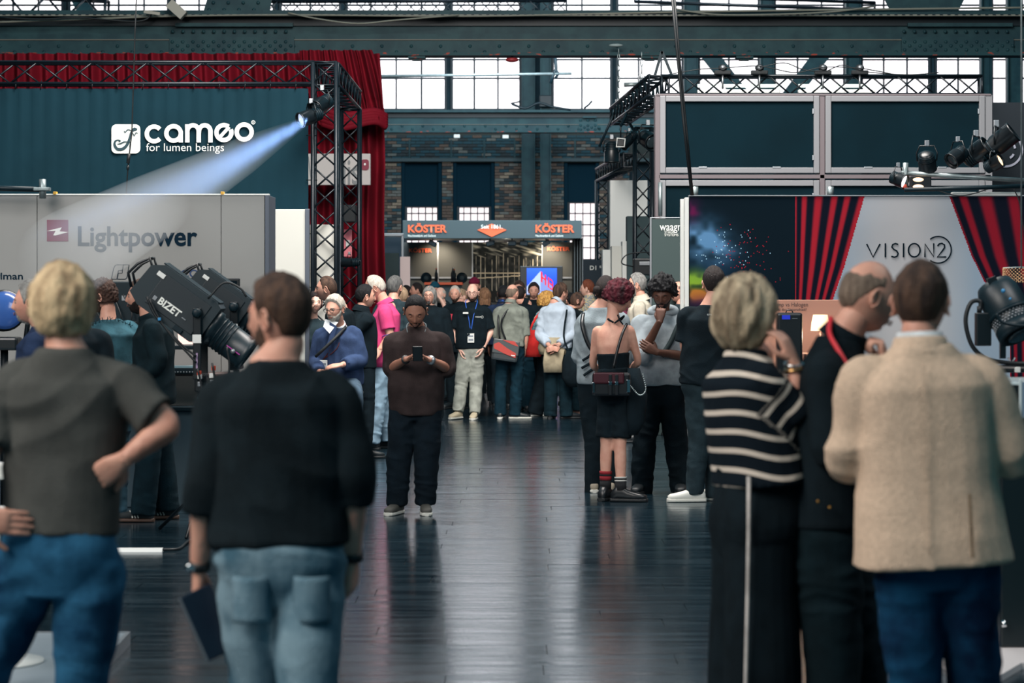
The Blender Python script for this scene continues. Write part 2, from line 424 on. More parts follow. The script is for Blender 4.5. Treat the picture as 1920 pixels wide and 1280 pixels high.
# brackets and fittings below the girders
def small(name, label, cat, b, m, group=None): return tag(b.build(name, m), label, cat, group)
for i, (px, lb) in enumerate(((782, 'left of the red oval fitting'), (1218, 'above the chain of the hoist'), (1395, 'right of the chain hoist'))):
    small('girder_clamp', 'small clamp plate bolted under the near girder, '+lb, 'clamp',
          MB().box(X_(px-16, 40), X_(px+16, 40), 39.85, 40.1, Z_(111, 40), Z_(106, 40)).box(X_(px-9, 40), X_(px+9, 40), 39.9, 40.05, Z_(114, 40), Z_(111, 40)), M_steel_r, 'girder clamps')
o = thing('hanging_lamp', 'red oval fitting hanging under the near girder', 'lamp', None, (X_(960, 40), 40, 0))
MB().sphere((0, 0, Z_(112, 40)), (.11, .08, .045), 14).build('lamp_body', mat('red_enamel', (150, 50, 56), .4), o)
MB().box(-.16, .16, -.1, .1, Z_(103, 40), Z_(101, 40)).tube([(0, 0, Z_(110, 40)), (0, 0, Z_(101, 40))], .015, 6).build('hanger', M_steel, o)
for px, py, Y, lb in ((857, 256, 60, 'small white emergency light under the far girder, left one'), (948, 257, 60, 'flat white lamp under the far girder, right one')):
    small('girder_light', lb, 'light', MB().bbox(X_(px-6, Y), X_(px+6, Y), Y-.3, Y-.1, Z_(py+4, Y), Z_(py-3, Y), .02), M_white, 'girder lights')
small('girder_light', 'oval pale lamp under the near girder above the chains', 'light', MB().sphere(P(1155, 85, 39.7), (.12, .06, .03), 12), mat('pale_lamp', (150, 165, 165), .5), 'girder lights')
# cables along the girder top
def cable(pts, r, label, Y, cat='cable', m=None, name='cable', group=None):
    o = MB().tube(crom([P(x, y, Y+(d[0] if d else 0)) for x, y, *d in pts], 6), r, 6).build(name, m or M_rubber); tag(o, label, cat, group); return o
M_cab = mat('grey_cable', (120, 122, 112), .6)
cable([(-20, 42), (160, 36), (330, 30), (560, 28), (900, 30), (1300, 22), (1600, 18), (1940, 14)], .018, 'long grey cable lying along the top of the near girder', 39.7, m=M_cab)
cable([(540, 24), (600, 36), (670, 44), (740, 38), (860, 28)], .014, 'pale cable drooping over the girder left of centre', 39.6, m=M_cab)
cable([(1260, 16), (1340, 27), (1450, 27), (1560, 22), (1640, 12)], .014, 'pale cable drooping over the girder right of centre', 39.6, m=M_cab)
cable([(0, 33), (80, 36), (150, 33), (260, 40), (290, 20)], .016, 'dark cable looping over the left end of the girder', 39.6)
t = thing('cable_tray', 'perforated pale cable tray on top of the near girder', 'cable tray', None, (0, 39.7, 0))
MB().box(-9.4, 9.4, 0, .12, Z_(30, 39.7), Z_(27, 39.7)).build('tray_bed', M_cab, t)
b = MB()
for i in range(150): b.box(-9.3+i*.125, -9.25+i*.125, -.015, 0, Z_(28.5, 39.7), Z_(27, 39.7))
b.build('perforations', M_dark, t, kind='stuff')

# ------------------------------------------------------------------ lattice trusses
def truss(name, a, b, size, step, label, cat='truss', group=None, mat_=None, r=.024, rb=.011, up=(0, 0, 1), faces=(0, 1, 2, 3)):
    a, b = Vector(a), Vector(b); d = (b-a); L = d.length; d.normalize(); up = Vector(up)
    x = d.cross(up).normalized(); y = x.cross(d).normalized(); m = mat_ or M_truss; h = size/2
    t = thing(name, label, cat, group, a); cs = [(-h, -h), (h, -h), (h, h), (-h, h)]
    for i, j in cs: MB().tube([x*i+y*j, d*L+x*i+y*j], r, 8).build('chord', m, t)
    n = max(1, round(L/step)); s = L/n
    for f in faces:
        (i0, j0), (i1, j1) = cs[f], cs[(f+1) % 4]
        for k in range(n):
            p0 = x*i0+y*j0; p1 = x*i1+y*j1
            if k % 2: p0, p1 = p1, p0
            MB().tube([d*(k*s)+p0, d*((k+1)*s)+p1], rb, 6).build('brace', m, t)
    for k in (0, n):
        q = d*(k*s); ring = [q+x*i+y*j for i, j in cs]
        MB().tube(ring, rb*1.3, 6, closed=True).build('end_frame', m, t)
    return t
S = .26
zt1 = Z_(138, 27)
truss('lighting_truss', (X_(-80, 27), 27, zt1), (X_(590, 27), 27, zt1), .24, .30, 'black lighting truss running along the top of the dark lettered backdrop', group='stand trusses', r=.018, faces=(1, 3))
xc1, xc2 = X_(610, 27), X_(657, 31.5)
truss('lighting_truss', (xc1, 27, 0), (xc1, 27, zt1+.12), S, .24, 'black truss tower at the right end of the dark backdrop', group='stand trusses', up=(0, 1, 0))
truss('lighting_truss', (xc2, 31.5, 0), (xc2, 31.5, Z_(205, 31.5)), .24, .24, 'black truss tower behind, in front of the red curtain', group='stand trusses', up=(0, 1, 0))
truss('lighting_truss', (xc1+.02, 27.1, zt1), (xc2, 31.7, zt1+.06), .24, .3, 'short black truss joining the two towers, running away to the back', group='stand trusses', r=.02)
zr = Z_(158, 28.6)
truss('lighting_truss', (X_(1240, 28.8), 28.8, zr), (X_(1838, 28.8), 28.8, zr), .22, .26, 'black truss lying on top of the framed panel wall', group='stand trusses', r=.018, faces=(1, 3))
truss('lighting_truss', (X_(1236, 28.8), 28.8, zr), (X_(1162, 34.8), 35.2, zr+.08), .24, .3, 'black truss running back from the left corner of the framed panels', group='stand trusses')
xr = X_(1206, 34)
truss('lighting_truss', (xr, 34, 0), (xr, 34, Z_(240, 34)), .24, .26, 'black truss tower left of the framed panel wall, carrying fixtures', group='stand trusses', up=(0, 1, 0), r=.026)
xq = X_(1129, 44)
truss('lighting_truss', (xq, 44, 0), (xq, 44, Z_(338, 44)), .22, .22, 'slim distant truss tower beside the bright far window', group='stand trusses', up=(0, 1, 0))
truss('lighting_truss', (xq, 44, Z_(328, 44)), (X_(1182, 38.5), 38.5, Z_(300, 38.5)), .22, .26, 'short truss beam above the distant slim tower', group='stand trusses')
truss('roof_lattice', (X_(500, 58), 58, Z_(14, 58)), (X_(1062, 58), 58, Z_(12, 58)), .3, .3, 'long thin roof lattice seen above the near girder, centre', group='roof lattices', r=.035, rb=.014, faces=(1, 3))
truss('roof_lattice', (X_(-20, 58), 58, Z_(10, 58)), (X_(200, 58), 58, Z_(20, 58)), .5, .5, 'dark roof lattice at the top left corner', group='roof lattices', r=.05, rb=.03, faces=(0, 1, 2))
truss('roof_lattice', (X_(1190, 58), 58, Z_(-4, 58)), (X_(1640, 58), 58, Z_(12, 58)), .18, .4, 'thin dark roof lattice over the right half of the girder', group='roof lattices', r=.03, rb=.012, faces=(0,))
small('roof_lamp', 'white angular lamp with bracket on top of the near girder, left of centre', 'lamp',
      MB().bar(P(318, 6, 39.5), P(345, 30, 39.5), .16, .16).bar(P(270, 22, 39.5), P(300, 26, 39.5), .05), mat('lamp_grey', (150, 150, 140), .5))
# ------------------------------------------------------------------ painted prints (flat images on flat boards)
def smooth(a, b, x): t = np.clip((x-a)/(b-a+1e-9), 0, 1); return t*t*(3-2*t)
def vnoise(p, seed=0):
    p = np.asarray(p, float); i = np.floor(p).astype(np.int64); f = p-i; f = f*f*(3-2*f); out = 0
    def h(a): 
        n = (a[:, 0]*374761393+a[:, 1]*668265263+a[:, 2]*2147483647+seed*974711) & 0xffffffff
        n = ((n ^ (n >> 13))*1274126177) & 0xffffffff
        return ((n ^ (n >> 16)) & 0xffff)/65535.*2-1
    for dx in (0, 1):
        for dy in (0, 1):
            for dz in (0, 1):
                wgt = (f[:, 0] if dx else 1-f[:, 0])*(f[:, 1] if dy else 1-f[:, 1])*(f[:, 2] if dz else 1-f[:, 2])
                out = out+wgt*h(i+np.array([dx, dy, dz]))
    return out
def print_sheet(name, x0, x1, y, z0, z1, nx, nz, fn, parent, rough=.6, emit=0.):
    """flat printed sheet; fn(u,v)->rgb 0..255, u left to right, v top to bottom"""
    u = (np.arange(nx)+.5)/nx; v = (np.arange(nz)+.5)/nz; U, V = np.meshgrid(u, v)
    rgb = fn(U.ravel(), V.ravel())/255.; rgb = np.where(rgb <= .04045, rgb/12.92, ((rgb+.055)/1.055)**2.4)
    gx = np.linspace(x0, x1, nx+1); gz = np.linspace(z1, z0, nz+1); GX, GZ = np.meshgrid(gx, gz)
    co = np.stack([GX.ravel(), np.full(GX.size, y), GZ.ravel()], 1)
    i = np.arange(nx*nz); r = i//nx; c = i % nx; a = r*(nx+1)+c
    faces = np.stack([a, a+nx+1, a+nx+2, a+1], 1)
    me = bpy.data.meshes.new(name); me.vertices.add(len(co)); me.vertices.foreach_set('co', co.ravel())
    me.loops.add(len(faces)*4); me.loops.foreach_set('vertex_index', faces.ravel().astype(np.int32))
    me.polygons.add(len(faces)); me.polygons.foreach_set('loop_start', np.arange(0, len(faces)*4, 4, dtype=np.int32))
    at = me.color_attributes.new('print', 'FLOAT_COLOR', 'CORNER')
    cc = np.ones((len(faces), 4, 4)); cc[:, :, :3] = rgb[:, None, :]; at.data.foreach_set('color', cc.ravel())
    me.update(calc_edges=True); me.materials.append(attr_mat(name+'_ink', 'print', rough, emit))
    return link(name, me, parent)
def mix(a, b, t): return a*(1-t[:, None])+b*t[:, None]
def C3(*c): return np.array(c, float)

# ------------------------------------------------------------------ left: dark lettered backdrop
YB = 26.9
t = thing('stage_backdrop', 'large dark teal backdrop lettered cameo hanging under the left truss', 'backdrop', None, (X_(250, YB), YB, 0))
M_bd = mat('backdrop_fabric', (14, 42, 52), .85, var=.07, scale=1.5, bump=.3, bscale=5, spec=.1)
def P_(o, b, name, m, **k): return kid(b.build(name, m, **k), o)
b = MB(); bx0, bx1 = X_(-90, YB), X_(578, YB); zt, zb = Z_(166, YB), .25
n = 80
for i in range(n+1):
    x = bx0+(bx1-bx0)*i/n
vs = []; fs = []
for j in range(13):
    for i in range(n+1):
        x = bx0+(bx1-bx0)*i/n; z = zt+(zb-zt)*j/12
        e = math.exp(-min(j, 12-j)*.8)*.015+.004
        vs.append((x, YB+e*math.sin(i*1.9+j*.3)+.012*math.sin(i*.23+j*.5), z))
for j in range(12):
    for i in range(n): a = j*(n+1)+i; fs.append((a, a+1, a+n+2, a+n+1))
b.add(vs, fs, True); P_(t, b, 'fabric', M_bd)
b = MB()
for i in range(14):
    x = bx0+(bx1-bx0)*(i+.5)/14; b.tube([(x, YB-.02, zt-.01), (x+.01, YB-.03, zt+.05), (x, YB+.02, zt+.09)], .006, 5)
for z in (3.4, 2.9, 2.3, 1.7): b.tube([(bx1-.02, YB-.02, z), (bx1+.05, YB-.03, z), (bx1+.1, YB, z)], .006, 5)
P_(t, b, 'bungee_ties', M_rubber, kind='stuff')
M_lw = mat('print_white', (222, 226, 220), .6)
M_ld = mat('print_dark_teal', (20, 52, 62), .7)
# logo: letters drawn as strokes
k_ = YB/F
def pp(px, py): v = P(px, py, YB-.03); return (v.x, v.z)
def arc(cx, cy, r, a0, a1, n=20): return [pp(cx+r*math.cos(math.radians(a0+(a1-a0)*i/n)), cy-r*math.sin(math.radians(a0+(a1-a0)*i/n))) for i in range(n+1)]
sw = 8.2*k_; L = MB(); yl = YB-.03
L.ribbon(arc(289, 251, 13.8, 40, 320), sw, yl)                                                     # c
L.ribbon(arc(325.5, 250, 13.6, 0, 360, 28)[:-1], sw, yl, closed=True); L.ribbon([pp(339, 250), pp(339, 267)], sw, yl)       # a
L.ribbon([pp(351.3, 233), pp(351.3, 267)], sw, yl); L.ribbon([pp(351.3, 246)]+arc(362, 245.5, 10.7, 170, 0, 12)+[pp(372.7, 267)], sw, yl)
L.ribbon([pp(372.7, 250)]+arc(384, 245.5, 10.7, 170, 0, 12)+[pp(394.7, 267)], sw, yl)              # m
L.ribbon(arc(420, 248.5, 14, 52, 385, 28), sw, yl); L.ribbon([pp(410, 260), pp(430, 238)], sw*.75, yl-.005)   # e
L.ribbon(arc(458, 247.5, 14, 0, 360, 28)[:-1], sw, yl, closed=True)                                # o
L.ribbon(arc(475, 229.5, 3.3, 0, 360, 14)[:-1], 1.1*k_, yl, closed=True)
P_(t, L, 'logo_letters', M_lw)
kid(put_text('R', 473.6, 227.5, 476.6, 231.7, yl, M_lw, None), t)
kid(put_text('for lumen beings', 274, 268.5, 420, 288, yl, M_lw, None, 'tagline', bold=-.004), t)
def rrect(x0, y0, x1, y1, r, n=5):
    pts = []
    for cx, cy, a in ((x1-r, y1-r, 0), (x0+r, y1-r, 90), (x0+r, y0+r, 180), (x1-r, y0+r, 270)):
        for i in range(n+1): q = math.radians(a+90*i/n); pts.append((cx+r*math.cos(q), cy+r*math.sin(q)))
    return pts
b = MB(); b.prism([pp(x, y) for x, y in rrect(209, 233, 263, 287.5, 9)], yl-.001, yl+.004); P_(t, b, 'logo_tile', M_lw)
# the little lizard drawn on the tile
b = MB(); yy = yl-.008
def lz(pts, w): 
    c = crom([(x, y, 0) for x, y in pts], 5); ww = [w[0]+(w[1]-w[0])*math.sin(math.pi*i/(len(c)-1)) for i in range(len(c))]
    b.ribbon([pp(q.x, q.y) for q in c], [x*k_ for x in ww], yy)
lz([(250, 243), (246, 248), (243, 260), (238, 272), (230, 279), (220, 279), (215, 271), (217, 264), (224, 262)], (1.6, 5.5))
b.prism([pp(x, y) for x, y in ((247, 242), (252, 239), (258, 241), (257, 244), (251, 246), (247, 248))], yy, yy+.004)
b.prism([pp(224.5+2.2*math.cos(q), 264+2.2*math.sin(q)) for q in [i*.7 for i in range(9)]], yy, yy+.004)
lz([(247, 245), (240, 243), (235, 248), (233, 245)], (1, 1.6)); lz([(248, 247), (252, 254), (255, 249), (259, 250)], (1, 1.6))
lz([(241, 266), (233, 266), (226, 269), (220, 270)], (1, 2.2)); lz([(240, 264), (245, 268), (243, 275)], (1, 2.2))
P_(t, b, 'logo_lizard', M_ld)

# ------------------------------------------------------------------ red curtain
def curtain_rows(x0f, x1f, z0, z1, Y, nf, amp, nz=40, nx=420, bulge=None, th=.0):
    vs = []; fs = []
    for j in range(nz+1):
        f = j/nz; z = z1+(z0-z1)*f; a, c = x0f(f), x1f(f)
        for i in range(nx+1):
            u = i/nx; ph = u*nf*2*math.pi+.9*math.sin(u*17)+.5*math.sin(u*41+f*1.4)
            y = Y+amp*math.sin(ph)*(.5+.5*f)+amp*.4*math.sin(ph*.37+f*2)
            if bulge: y -= bulge(u, f)
            vs.append((a+(c-a)*u+.03*math.sin(ph*.5+f*3)*f, y, z))
    for j in range(nz):
        for i in range(nx): q = j*(nx+1)+i; fs.append((q, q+1, q+nx+2, q+nx+1))
    return MB().add(vs, fs, True)
M_red = mat('red_velvet', (112, 8, 28), .8, var=.15, scale=1.2, spec=.2)
YC = 38.
t = thing('stage_curtain', 'tall red velvet curtain hanging behind the left truss towers', 'curtain', None, (X_(400, YC), YC, 0))
P_(t, curtain_rows(lambda f: X_(-120, YC), lambda f: X_(712+10*min(1, f*3), YC)+.02*math.sin(f*9), .05, Z_(100, YC), YC, 36, .15, 30, 900), 'drape', M_red)
# upper overlay gathered into a swag
vs = MB()
def sw_x1(f): return X_(700, YC)+(X_(728, YC)-X_(700, YC))*min(1, (f*1.15)**.8)
P_(t, curtain_rows(lambda f: X_(565+35*f*f, YC), sw_x1, Z_(238, YC), Z_(98, YC), YC-.35, 11, .11, 34, 260, bulge=lambda u, f: .18*math.exp(-((f-.9)/.12)**2)+.02*math.sin(f*38+u*5)*(f > .6)), 'swag', M_red)
b = MB()
for k in range(5): b.tube(crom([P(592+k*3, 196+k*9, YC-.55), P(640, 216+k*6, YC-.68), P(700, 208+k*5, YC-.62), P(724, 218+k*5, YC-.5)], 6), .055, 8)
P_(t, b, 'swag_fold', M_red)
# sign boards on the curtain
M_sign = mat('pale_sign_board', (176, 172, 170), .6); M_wine = mat('wine_print', (118, 20, 50), .6); M_grey = mat('grey_print', (112, 116, 118), .6)
t = thing('sign_board', 'pale sign with grey letters and wine square in front of the red curtain', 'sign', None, (X_(636, 37), 37, 0))
P_(t, MB().bbox(X_(574, 37), X_(695, 37), 36.97, 37.03, Z_(347, 37), Z_(288, 37), .01), 'board', M_sign)
kid(put_text('V', 577, 293, 590, 345, 36.96, M_grey, None), t); kid(put_text('iis', 643, 300, 673, 346, 36.96, M_grey, None, bold=.01), t)
P_(t, MB().prism([(X_(x, 37), Z_(y, 37)) for x, y in rrect(677, 299, 692, 319, 5)], 36.955, 36.965), 'wine_square', M_wine)
P_(t, MB().prism([(X_(684.5+2*math.cos(q), 37), Z_(308+2.4*math.sin(q), 37)) for q in [i*.7 for i in range(9)]], 36.945, 36.953), 'white_dot', M_white)
t = thing('poster', 'small pink poster behind the rear truss tower, low on the curtain', 'poster', None, (X_(652, 36.5), 36.5, 0))
P_(t, MB().bbox(X_(645, 36.5), X_(660, 36.5), 36.48, 36.5, Z_(481, 36.5), Z_(430, 36.5), .004), 'sheet', mat('pink_print', (214, 120, 130), .7))
P_(t, MB().box(X_(649, 36.5), X_(656, 36.5), 36.46, 36.48, Z_(462, 36.5), Z_(450, 36.5)), 'printed_square', M_white)
tag(MB().bbox(X_(644, 36), X_(668, 36), 35.9, 36.2, Z_(417, 36), Z_(384, 36), .02).build('loudspeaker', M_blackm), 'black box hung inside the rear truss tower against the curtain', 'loudspeaker')
# small fixtures on the towers
def par_can(loc, aim, r, label, group=None, lit=None, name='stage_light', L=.3, cat='stage light'):
    t = thing(name, label, cat, group, loc); d = Vector(aim).normalized(); M = d.to_track_quat('Z', 'Y').to_matrix().to_4x4()
    MB().lathe([(r*.45, -L*.5), (r*.8, -L*.42), (r*.85, -L*.1), (r, 0), (r, L*.45), (r*1.04, L*.46), (r*1.04, L*.5), (r*.9, L*.5), (r*.88, L*.4), (.001, L*.39)], n=18, M=M).build('housing', M_black, t)
    MB().lathe([(r*.86, L*.40), (r*.5, L*.43), (.001, L*.44)], n=16, M=M).build('lens', lit or mat('lens_grey', (70, 84, 90), .1, metal=.4), t)
    yk = MB(); sx = M @ Vector((1, 0, 0)); up = Vector((0, 0, 1))
    yk.tube([sx*r*1.05, sx*r*1.15+up*r*.9, sx*r*.8+up*r*1.7, -sx*r*.8+up*r*1.7, -sx*r*1.15+up*r*.9, -sx*r*1.05], r*.09, 6); yk.build('yoke', M_black, t)
    MB().bbox(-r*.25, r*.25, -r*.2, r*.2, r*1.65, r*2.3, r*.06).build('hook_clamp', M_alu, t)
    b = MB()
    for i in range(4):
        q = M @ Vector((0, 0, -L*(.12+.08*i))); b.lathe([(r*.9, -.006), (r*.9, .006)], q, 16, M)
    b.build('cooling_fin', M_dark, t)
    return t
par_can(P(583, 218, 26.45), (-1.4, -1, -.6), .085, 'round black spotlight at the right edge of the dark backdrop, source of the beam', lit=mat('beam_lens', (200, 215, 245), .2, emit=.6))
for px, py, Y, d, r, lb in ((1180, 262, 33.6, (-1, -.5, -1), .07, 'small box light with open shutter under the receding truss'),
    (1215, 262, 33, (.5, -1, -.4), .12, 'round black spotlight beside the framed panels, left side'),
    (1147, 285, 34.5, (0, 0, -1), .11, 'black can light hanging at the far end of the receding truss'),
    (655, 492, 31, (-1, -.5, 0), .06, 'small black clamp light on the rear truss tower'),
    (604, 195, 26.6, (-.6, -1, -.5), .09, 'black light tucked into the corner of the left truss')):
    par_can(P(px, py, Y), d, r, lb, 'small lights on the trusses')
o = thing('barn_door_light', 'small square light with white open frame, left of the truss tower', 'stage light', None, P(1164, 267, 33.4))
MB().tube([(-.06, 0, -.06), (.05, 0, -.06), (.06, 0, .05), (-.05, 0, .06)], .012, 6, closed=True).build('white_frame', M_white, o)
MB().box(-.04, .04, 0, .08, -.04, .04).tube([(0, .04, .04), (0, .04, .3)], .01).build('housing', M_black, o)
# motor winch box at tower foot & light
o = thing('chain_hoist_control', 'black box with cable loops on the right truss tower', 'control box', None, P(1206, 500, 33.5))
MB().bbox(-.14, .14, -.1, .1, -.12, .12, .02).build('housing', M_black, o)
MB().bbox(-.06, .1, -.12, -.1, .02, .07, .004).build('label_plate', M_alu, o)
MB().tube(crom([(-.14, 0, 0), (-.3, -.05, .05), (-.24, 0, .16), (-.05, -.05, .2), (.2, 0, .18), (.32, 0, .05)], 6), .009, 6).build('loop', M_rubber, o)
# ------------------------------------------------------------------ stand walls, left
def wall_panel(name, label, px0, px1, Y, ztop, m, group='pale stand wall panels', dark_edge=True, depth=.05, zb=0., cat='wall panel'):
    t = thing(name, label, cat, group, (X_((px0+px1)/2, Y), Y, 0)); x0, x1 = X_(px0, Y)-t.location.x, X_(px1, Y)-t.location.x
    MB().bbox(x0, x1, 0, depth, zb, ztop, .004).build('sheet', m, t)
    if dark_edge:
        e = .022*Y/20
        MB().bbox(x1-e, x1+e*.6, -.012, depth+.01, zb, ztop+.004, .004).build('edge_profile', mat('edge_profile_grey', (88, 96, 108), .4, metal=.4), t)
    return t
M_lp = mat('grey_stand_laminate', (142, 143, 141), .55, var=.03, scale=1.2)
M_pan = mat('offwhite_stand_laminate', (196, 197, 190), .55, var=.02, scale=1)
YL = 19.2; ZP = 2.44
t = thing('stand_wall', 'grey stand wall lettered Lightpower with logos, left', 'wall', None, (X_(200, YL), YL, 0)); ox = t.location.x
for a, c in ((-160, -72), (-72, 70), (70, 415), (415, 497)):
    MB().bbox(X_(a, YL)-ox, X_(c, YL)-ox-.004, 0, .05, .0, ZP, .003).build('wall_sheet', M_lp, t)
MB().bbox(X_(-160, YL)-ox, X_(505, YL)-ox, -.01, .06, ZP, ZP+.012, .003).build('top_rail', M_white, t)
MB().bbox(X_(497, YL)-ox, X_(505, YL)-ox, -.01, .5, 0, ZP, .003).build('edge_profile', mat('edge_profile_grey', (88, 96, 108), .4, metal=.4), t)
for px in (103, 417):
    MB().bbox(X_(px-3, YL)-ox, X_(px+3, YL)-ox, -.015, .05, ZP+.006, ZP+.03, .003).build('yellow_clip', mat('yellow_tape', (215, 165, 60), .5), t)
M_lk = mat('print_navy', (10, 36, 52), .8, spec=.1); M_mar = mat('print_maroon', (112, 30, 58), .8, spec=.1)
yt = YL-.002
kid(put_text('Lightpower', 146, 424, 370, 473, yt, M_lk, None, 'main_lettering', bold=.022), t)
kid(put_text('rlman', -8, 511, 43, 524, yt, M_lk, None, 'small_lettering', bold=.012), t)
kid(put_text('ROSCO', 298, 505, 372, 520, yt, mat('print_blue', (28, 60, 104), .5), None, 'small_lettering', bold=.02), t)
def w(px, py): v = P(px, py, yt); return (v.x, v.z)
P_(t, MB().prism([w(88, 412), w(128, 412), w(128, 452.5), w(88, 452.5)], yt-.002, yt+.004), 'logo_square', M_mar)
P_(t, MB().prism([w(88, 433), w(116, 426), w(112, 433.5), w(128, 435), w(104, 441.5), w(100, 441), w(104.5, 432.8)], yt-.006, yt-.003), 'logo_bolt', M_lw)
b = MB(); s1 = .9*YL/F
b.ribbon([w(209, 522), w(213, 503), w(216, 497), w(220, 496), w(231, 496), w(229, 512), w(222, 512), w(220, 522)], s1, yt, closed=False)
b.ribbon([w(209, 523), w(219, 523), w(222, 507), w(229, 506)], s1, yt)
b.ribbon([w(231, 496), w(242, 496), w(238, 520), w(235, 523), w(220, 523)], s1, yt)
P_(t, b, 'outline_logo', M_lk)
wall_panel('wall_panel', 'off-white tall stand panel right of the grey lettered wall', 505, 577, 22.4, 2.43, M_pan)
wall_panel('wall_panel', 'off-white narrower stand panel in front of the black truss tower', 580, 635, 27.2, 2.41, M_pan)
o = thing('wall_panel', 'small red panel top peeping above the off-white stand panels', 'wall panel', None, (X_(585, 27.6), 27.6, 0))
MB().box(-.04, .04, 0, .03, 2.3, 2.46).build('sheet', M_red, o)
# pole clamps on the grey wall
o = thing('pipe_rail', 'dark horizontal pipe with grey upright above the left end of the grey wall', 'pipe', None, (X_(80, 19), 19, 0))
MB().tube([(X_(-60, 19)-o.location.x, 0, Z_(351, 19)), (0, 0, Z_(355, 19))], .022, 8).build('horizontal_pipe', M_dark, o)
MB().tube([(0, 0, Z_(372, 19)), (0, 0, Z_(336, 19))], .027, 10).build('upright_pipe', M_pipe, o)
MB().bbox(-.07, .06, -.04, .04, Z_(358, 19), Z_(351, 19), .008).build('swivel_clamp', M_pipe, o)
# hanging cables
o = MB().tube([P(257, -30, 19.4), P(253, 60, 19.4), P(250, 160, 19.4), P(247, 250, 19.4), P(241, 300, 19.4), P(236, 368, 19.4)], .006, 5).build('hanging_cable', M_rubber)
tag(o, 'thin black cable hanging down across the lettered backdrop', 'cable')
o = MB().tube([P(242, 288, 19.38), P(240, 306, 19.38)], .014, 8).tube([P(240, 310, 19.38), P(239.5, 318, 19.38)], .011, 8).build('cable_connector', M_rubber)
tag(o, 'black inline connector on the cable hanging across the backdrop', 'connector')
o = MB().tube([P(1258, -30, 20.2), P(1270, 100, 20.2), P(1282, 230, 20.2), P(1297, 366, 20.2)], .012, 6).tube([P(1263, -30, 20.25), P(1275, 120, 20.25), P(1288, 250, 20.25), P(1299, 366, 20.25)], .009, 6).build('hanging_cable', M_rubber)
tag(o, 'black double cable slanting down in front of the framed panels to the printed wall', 'cable')
# chains
def chain(px0, py0, px1, py1, Y, label):
    t = thing('hoist_chain', label, 'chain', 'hoist chains', P(px0, py0, Y)); a = Vector((0, 0, 0)); c = P(px1, py1, Y)-P(px0, py0, Y); n = int(c.length/.075); b = MB()
    for i in range(n):
        m_ = a.lerp(c, (i+.5)/n); q = [m_+Vector((.016*math.cos(k), 0, .05*math.sin(k))) if i % 2 else m_+Vector((0, .016*math.cos(k), .05*math.sin(k))) for k in [j*math.pi/4 for j in range(8)]]
        b.tube(q, .007, 4, closed=True)
    b.build('links', M_pipe, t, kind='stuff'); 
    MB().tube([c, c+Vector((-.28, 0, -.62))], .02, 6).tube([c, c+Vector((.28, 0, -.5))], .02, 6).build('sling', M_dark, t)
    MB().tube([c+Vector((-.04, 0, .05)), c+Vector((.04, 0, .05)), c+Vector((.03, 0, -.06)), c+Vector((-.03, 0, -.06))], .014, 6, closed=True).build('shackle', M_alu, t)
chain(1160, 92, 1160, 194, 34.5, 'left hoist chain hanging from the near girder with a dark sling')
chain(1203, 98, 1203, 150, 32., 'short hoist chain right of the long one, hanging from the near girder')
o = thing('lifting_sling', 'dark V-shaped lifting sling over the left corner of the framed panels', 'sling', None, P(1241, 96, 29.5))
MB().bar((0, 0, 0), P(1226, 148, 29.5)-o.location, .035, .01, up=(0, 1, 0)).bar((0, 0, 0), P(1261, 144, 29.5)-o.location, .035, .01, up=(0, 1, 0)).build('webbing', M_dark, o)
o = MB().tube([P(700, 143, 50), P(1072, 138, 50)], .03, 8).build('horizontal_pipe', M_pipe); tag(o, 'long thin horizontal pipe in front of the tall far windows', 'pipe')
o = MB().tube([P(1170, 159, 33), P(1200, 158, 33)], .03, 8).build('horizontal_pipe', M_pipe); tag(o, 'short grey pipe end at the receding right truss', 'pipe')
o = thing('pipe_clamp', 'small dark hanging clamp on the end of the far horizontal pipe', 'clamp', None, P(1041, 138, 50))
MB().tube([(0, 0, .35), (.02, 0, .1), (-.05, 0, -.05), (-.1, 0, -.2)], .035, 6).tube([(.0, 0, .1), (.07, 0, 0), (0, 0, -.1)], .03, 6).build('jaw', M_dark, o)
o = MB().tube(crom([P(960, 195, 58), P(985, 203, 58), P(1010, 193, 58), P(1035, 200, 58), P(1070, 206, 58)], 5), .03, 6).tube([P(1095, 203, 58), P(1104, 196, 58), P(1110, 189, 58)], .025, 5).tube([P(965, 198, 58), P(957, 194, 58), P(975, 190, 58)], .02, 5).build('cable', M_dark)
tag(o, 'tangled dark cable lying on top of the farther girder', 'cable')

# ------------------------------------------------------------------ right: framed panel wall
YR = 28.
t = thing('panel_wall', 'wall of four big dark panels in grey aluminium frames, right', 'wall', None, (X_(1546, YR), YR, 0)); ox = t.location.x
M_fr = mat('frame_profile', (122, 124, 128), .5, metal=.3); M_fr2 = mat('frame_profile_inner', (96, 88, 92), .5)
M_pn = mat('dark_panel_fabric', (4, 26, 34), .85, var=.1, scale=1.2, spec=.08)
for (a, c) in ((1237, 1536), (1547, 1846)):
    for (u, v) in ((180, 325), (338, 640)):
        x0, x1, z1, z0 = X_(a, YR)-ox, X_(c, YR)-ox, Z_(u, YR), Z_(v, YR); f = .068
        fr = MB()
        for q in ((x0, x0+f, z0, z1), (x1-f, x1, z0, z1), (x0+f, x1-f, z1-f, z1), (x0+f, x1-f, z0, z0+f)): fr.bbox(q[0], q[1], -.04, .06, q[2], q[3], .008)
        fo = fr.build('panel_frame', M_fr, t)
        MB().box(x0+f*.9, x1-f*.9, 0, .03, z0+f*.9, z1-f*.9).build('panel', M_pn, fo)
        lt = MB()
        for zz in (z1-.18, z0+.18): lt.bbox(x1-f-.018, x1-f+.004, -.045, -.03, zz-.03, zz+.03, .004)
        for xx in (x0+.5, x1-.5): lt.bbox(xx-.05, xx+.05, -.045, -.03, z0+f-.01, z0+f+.01, .004)
        lt.build('latch', M_alu, fo)
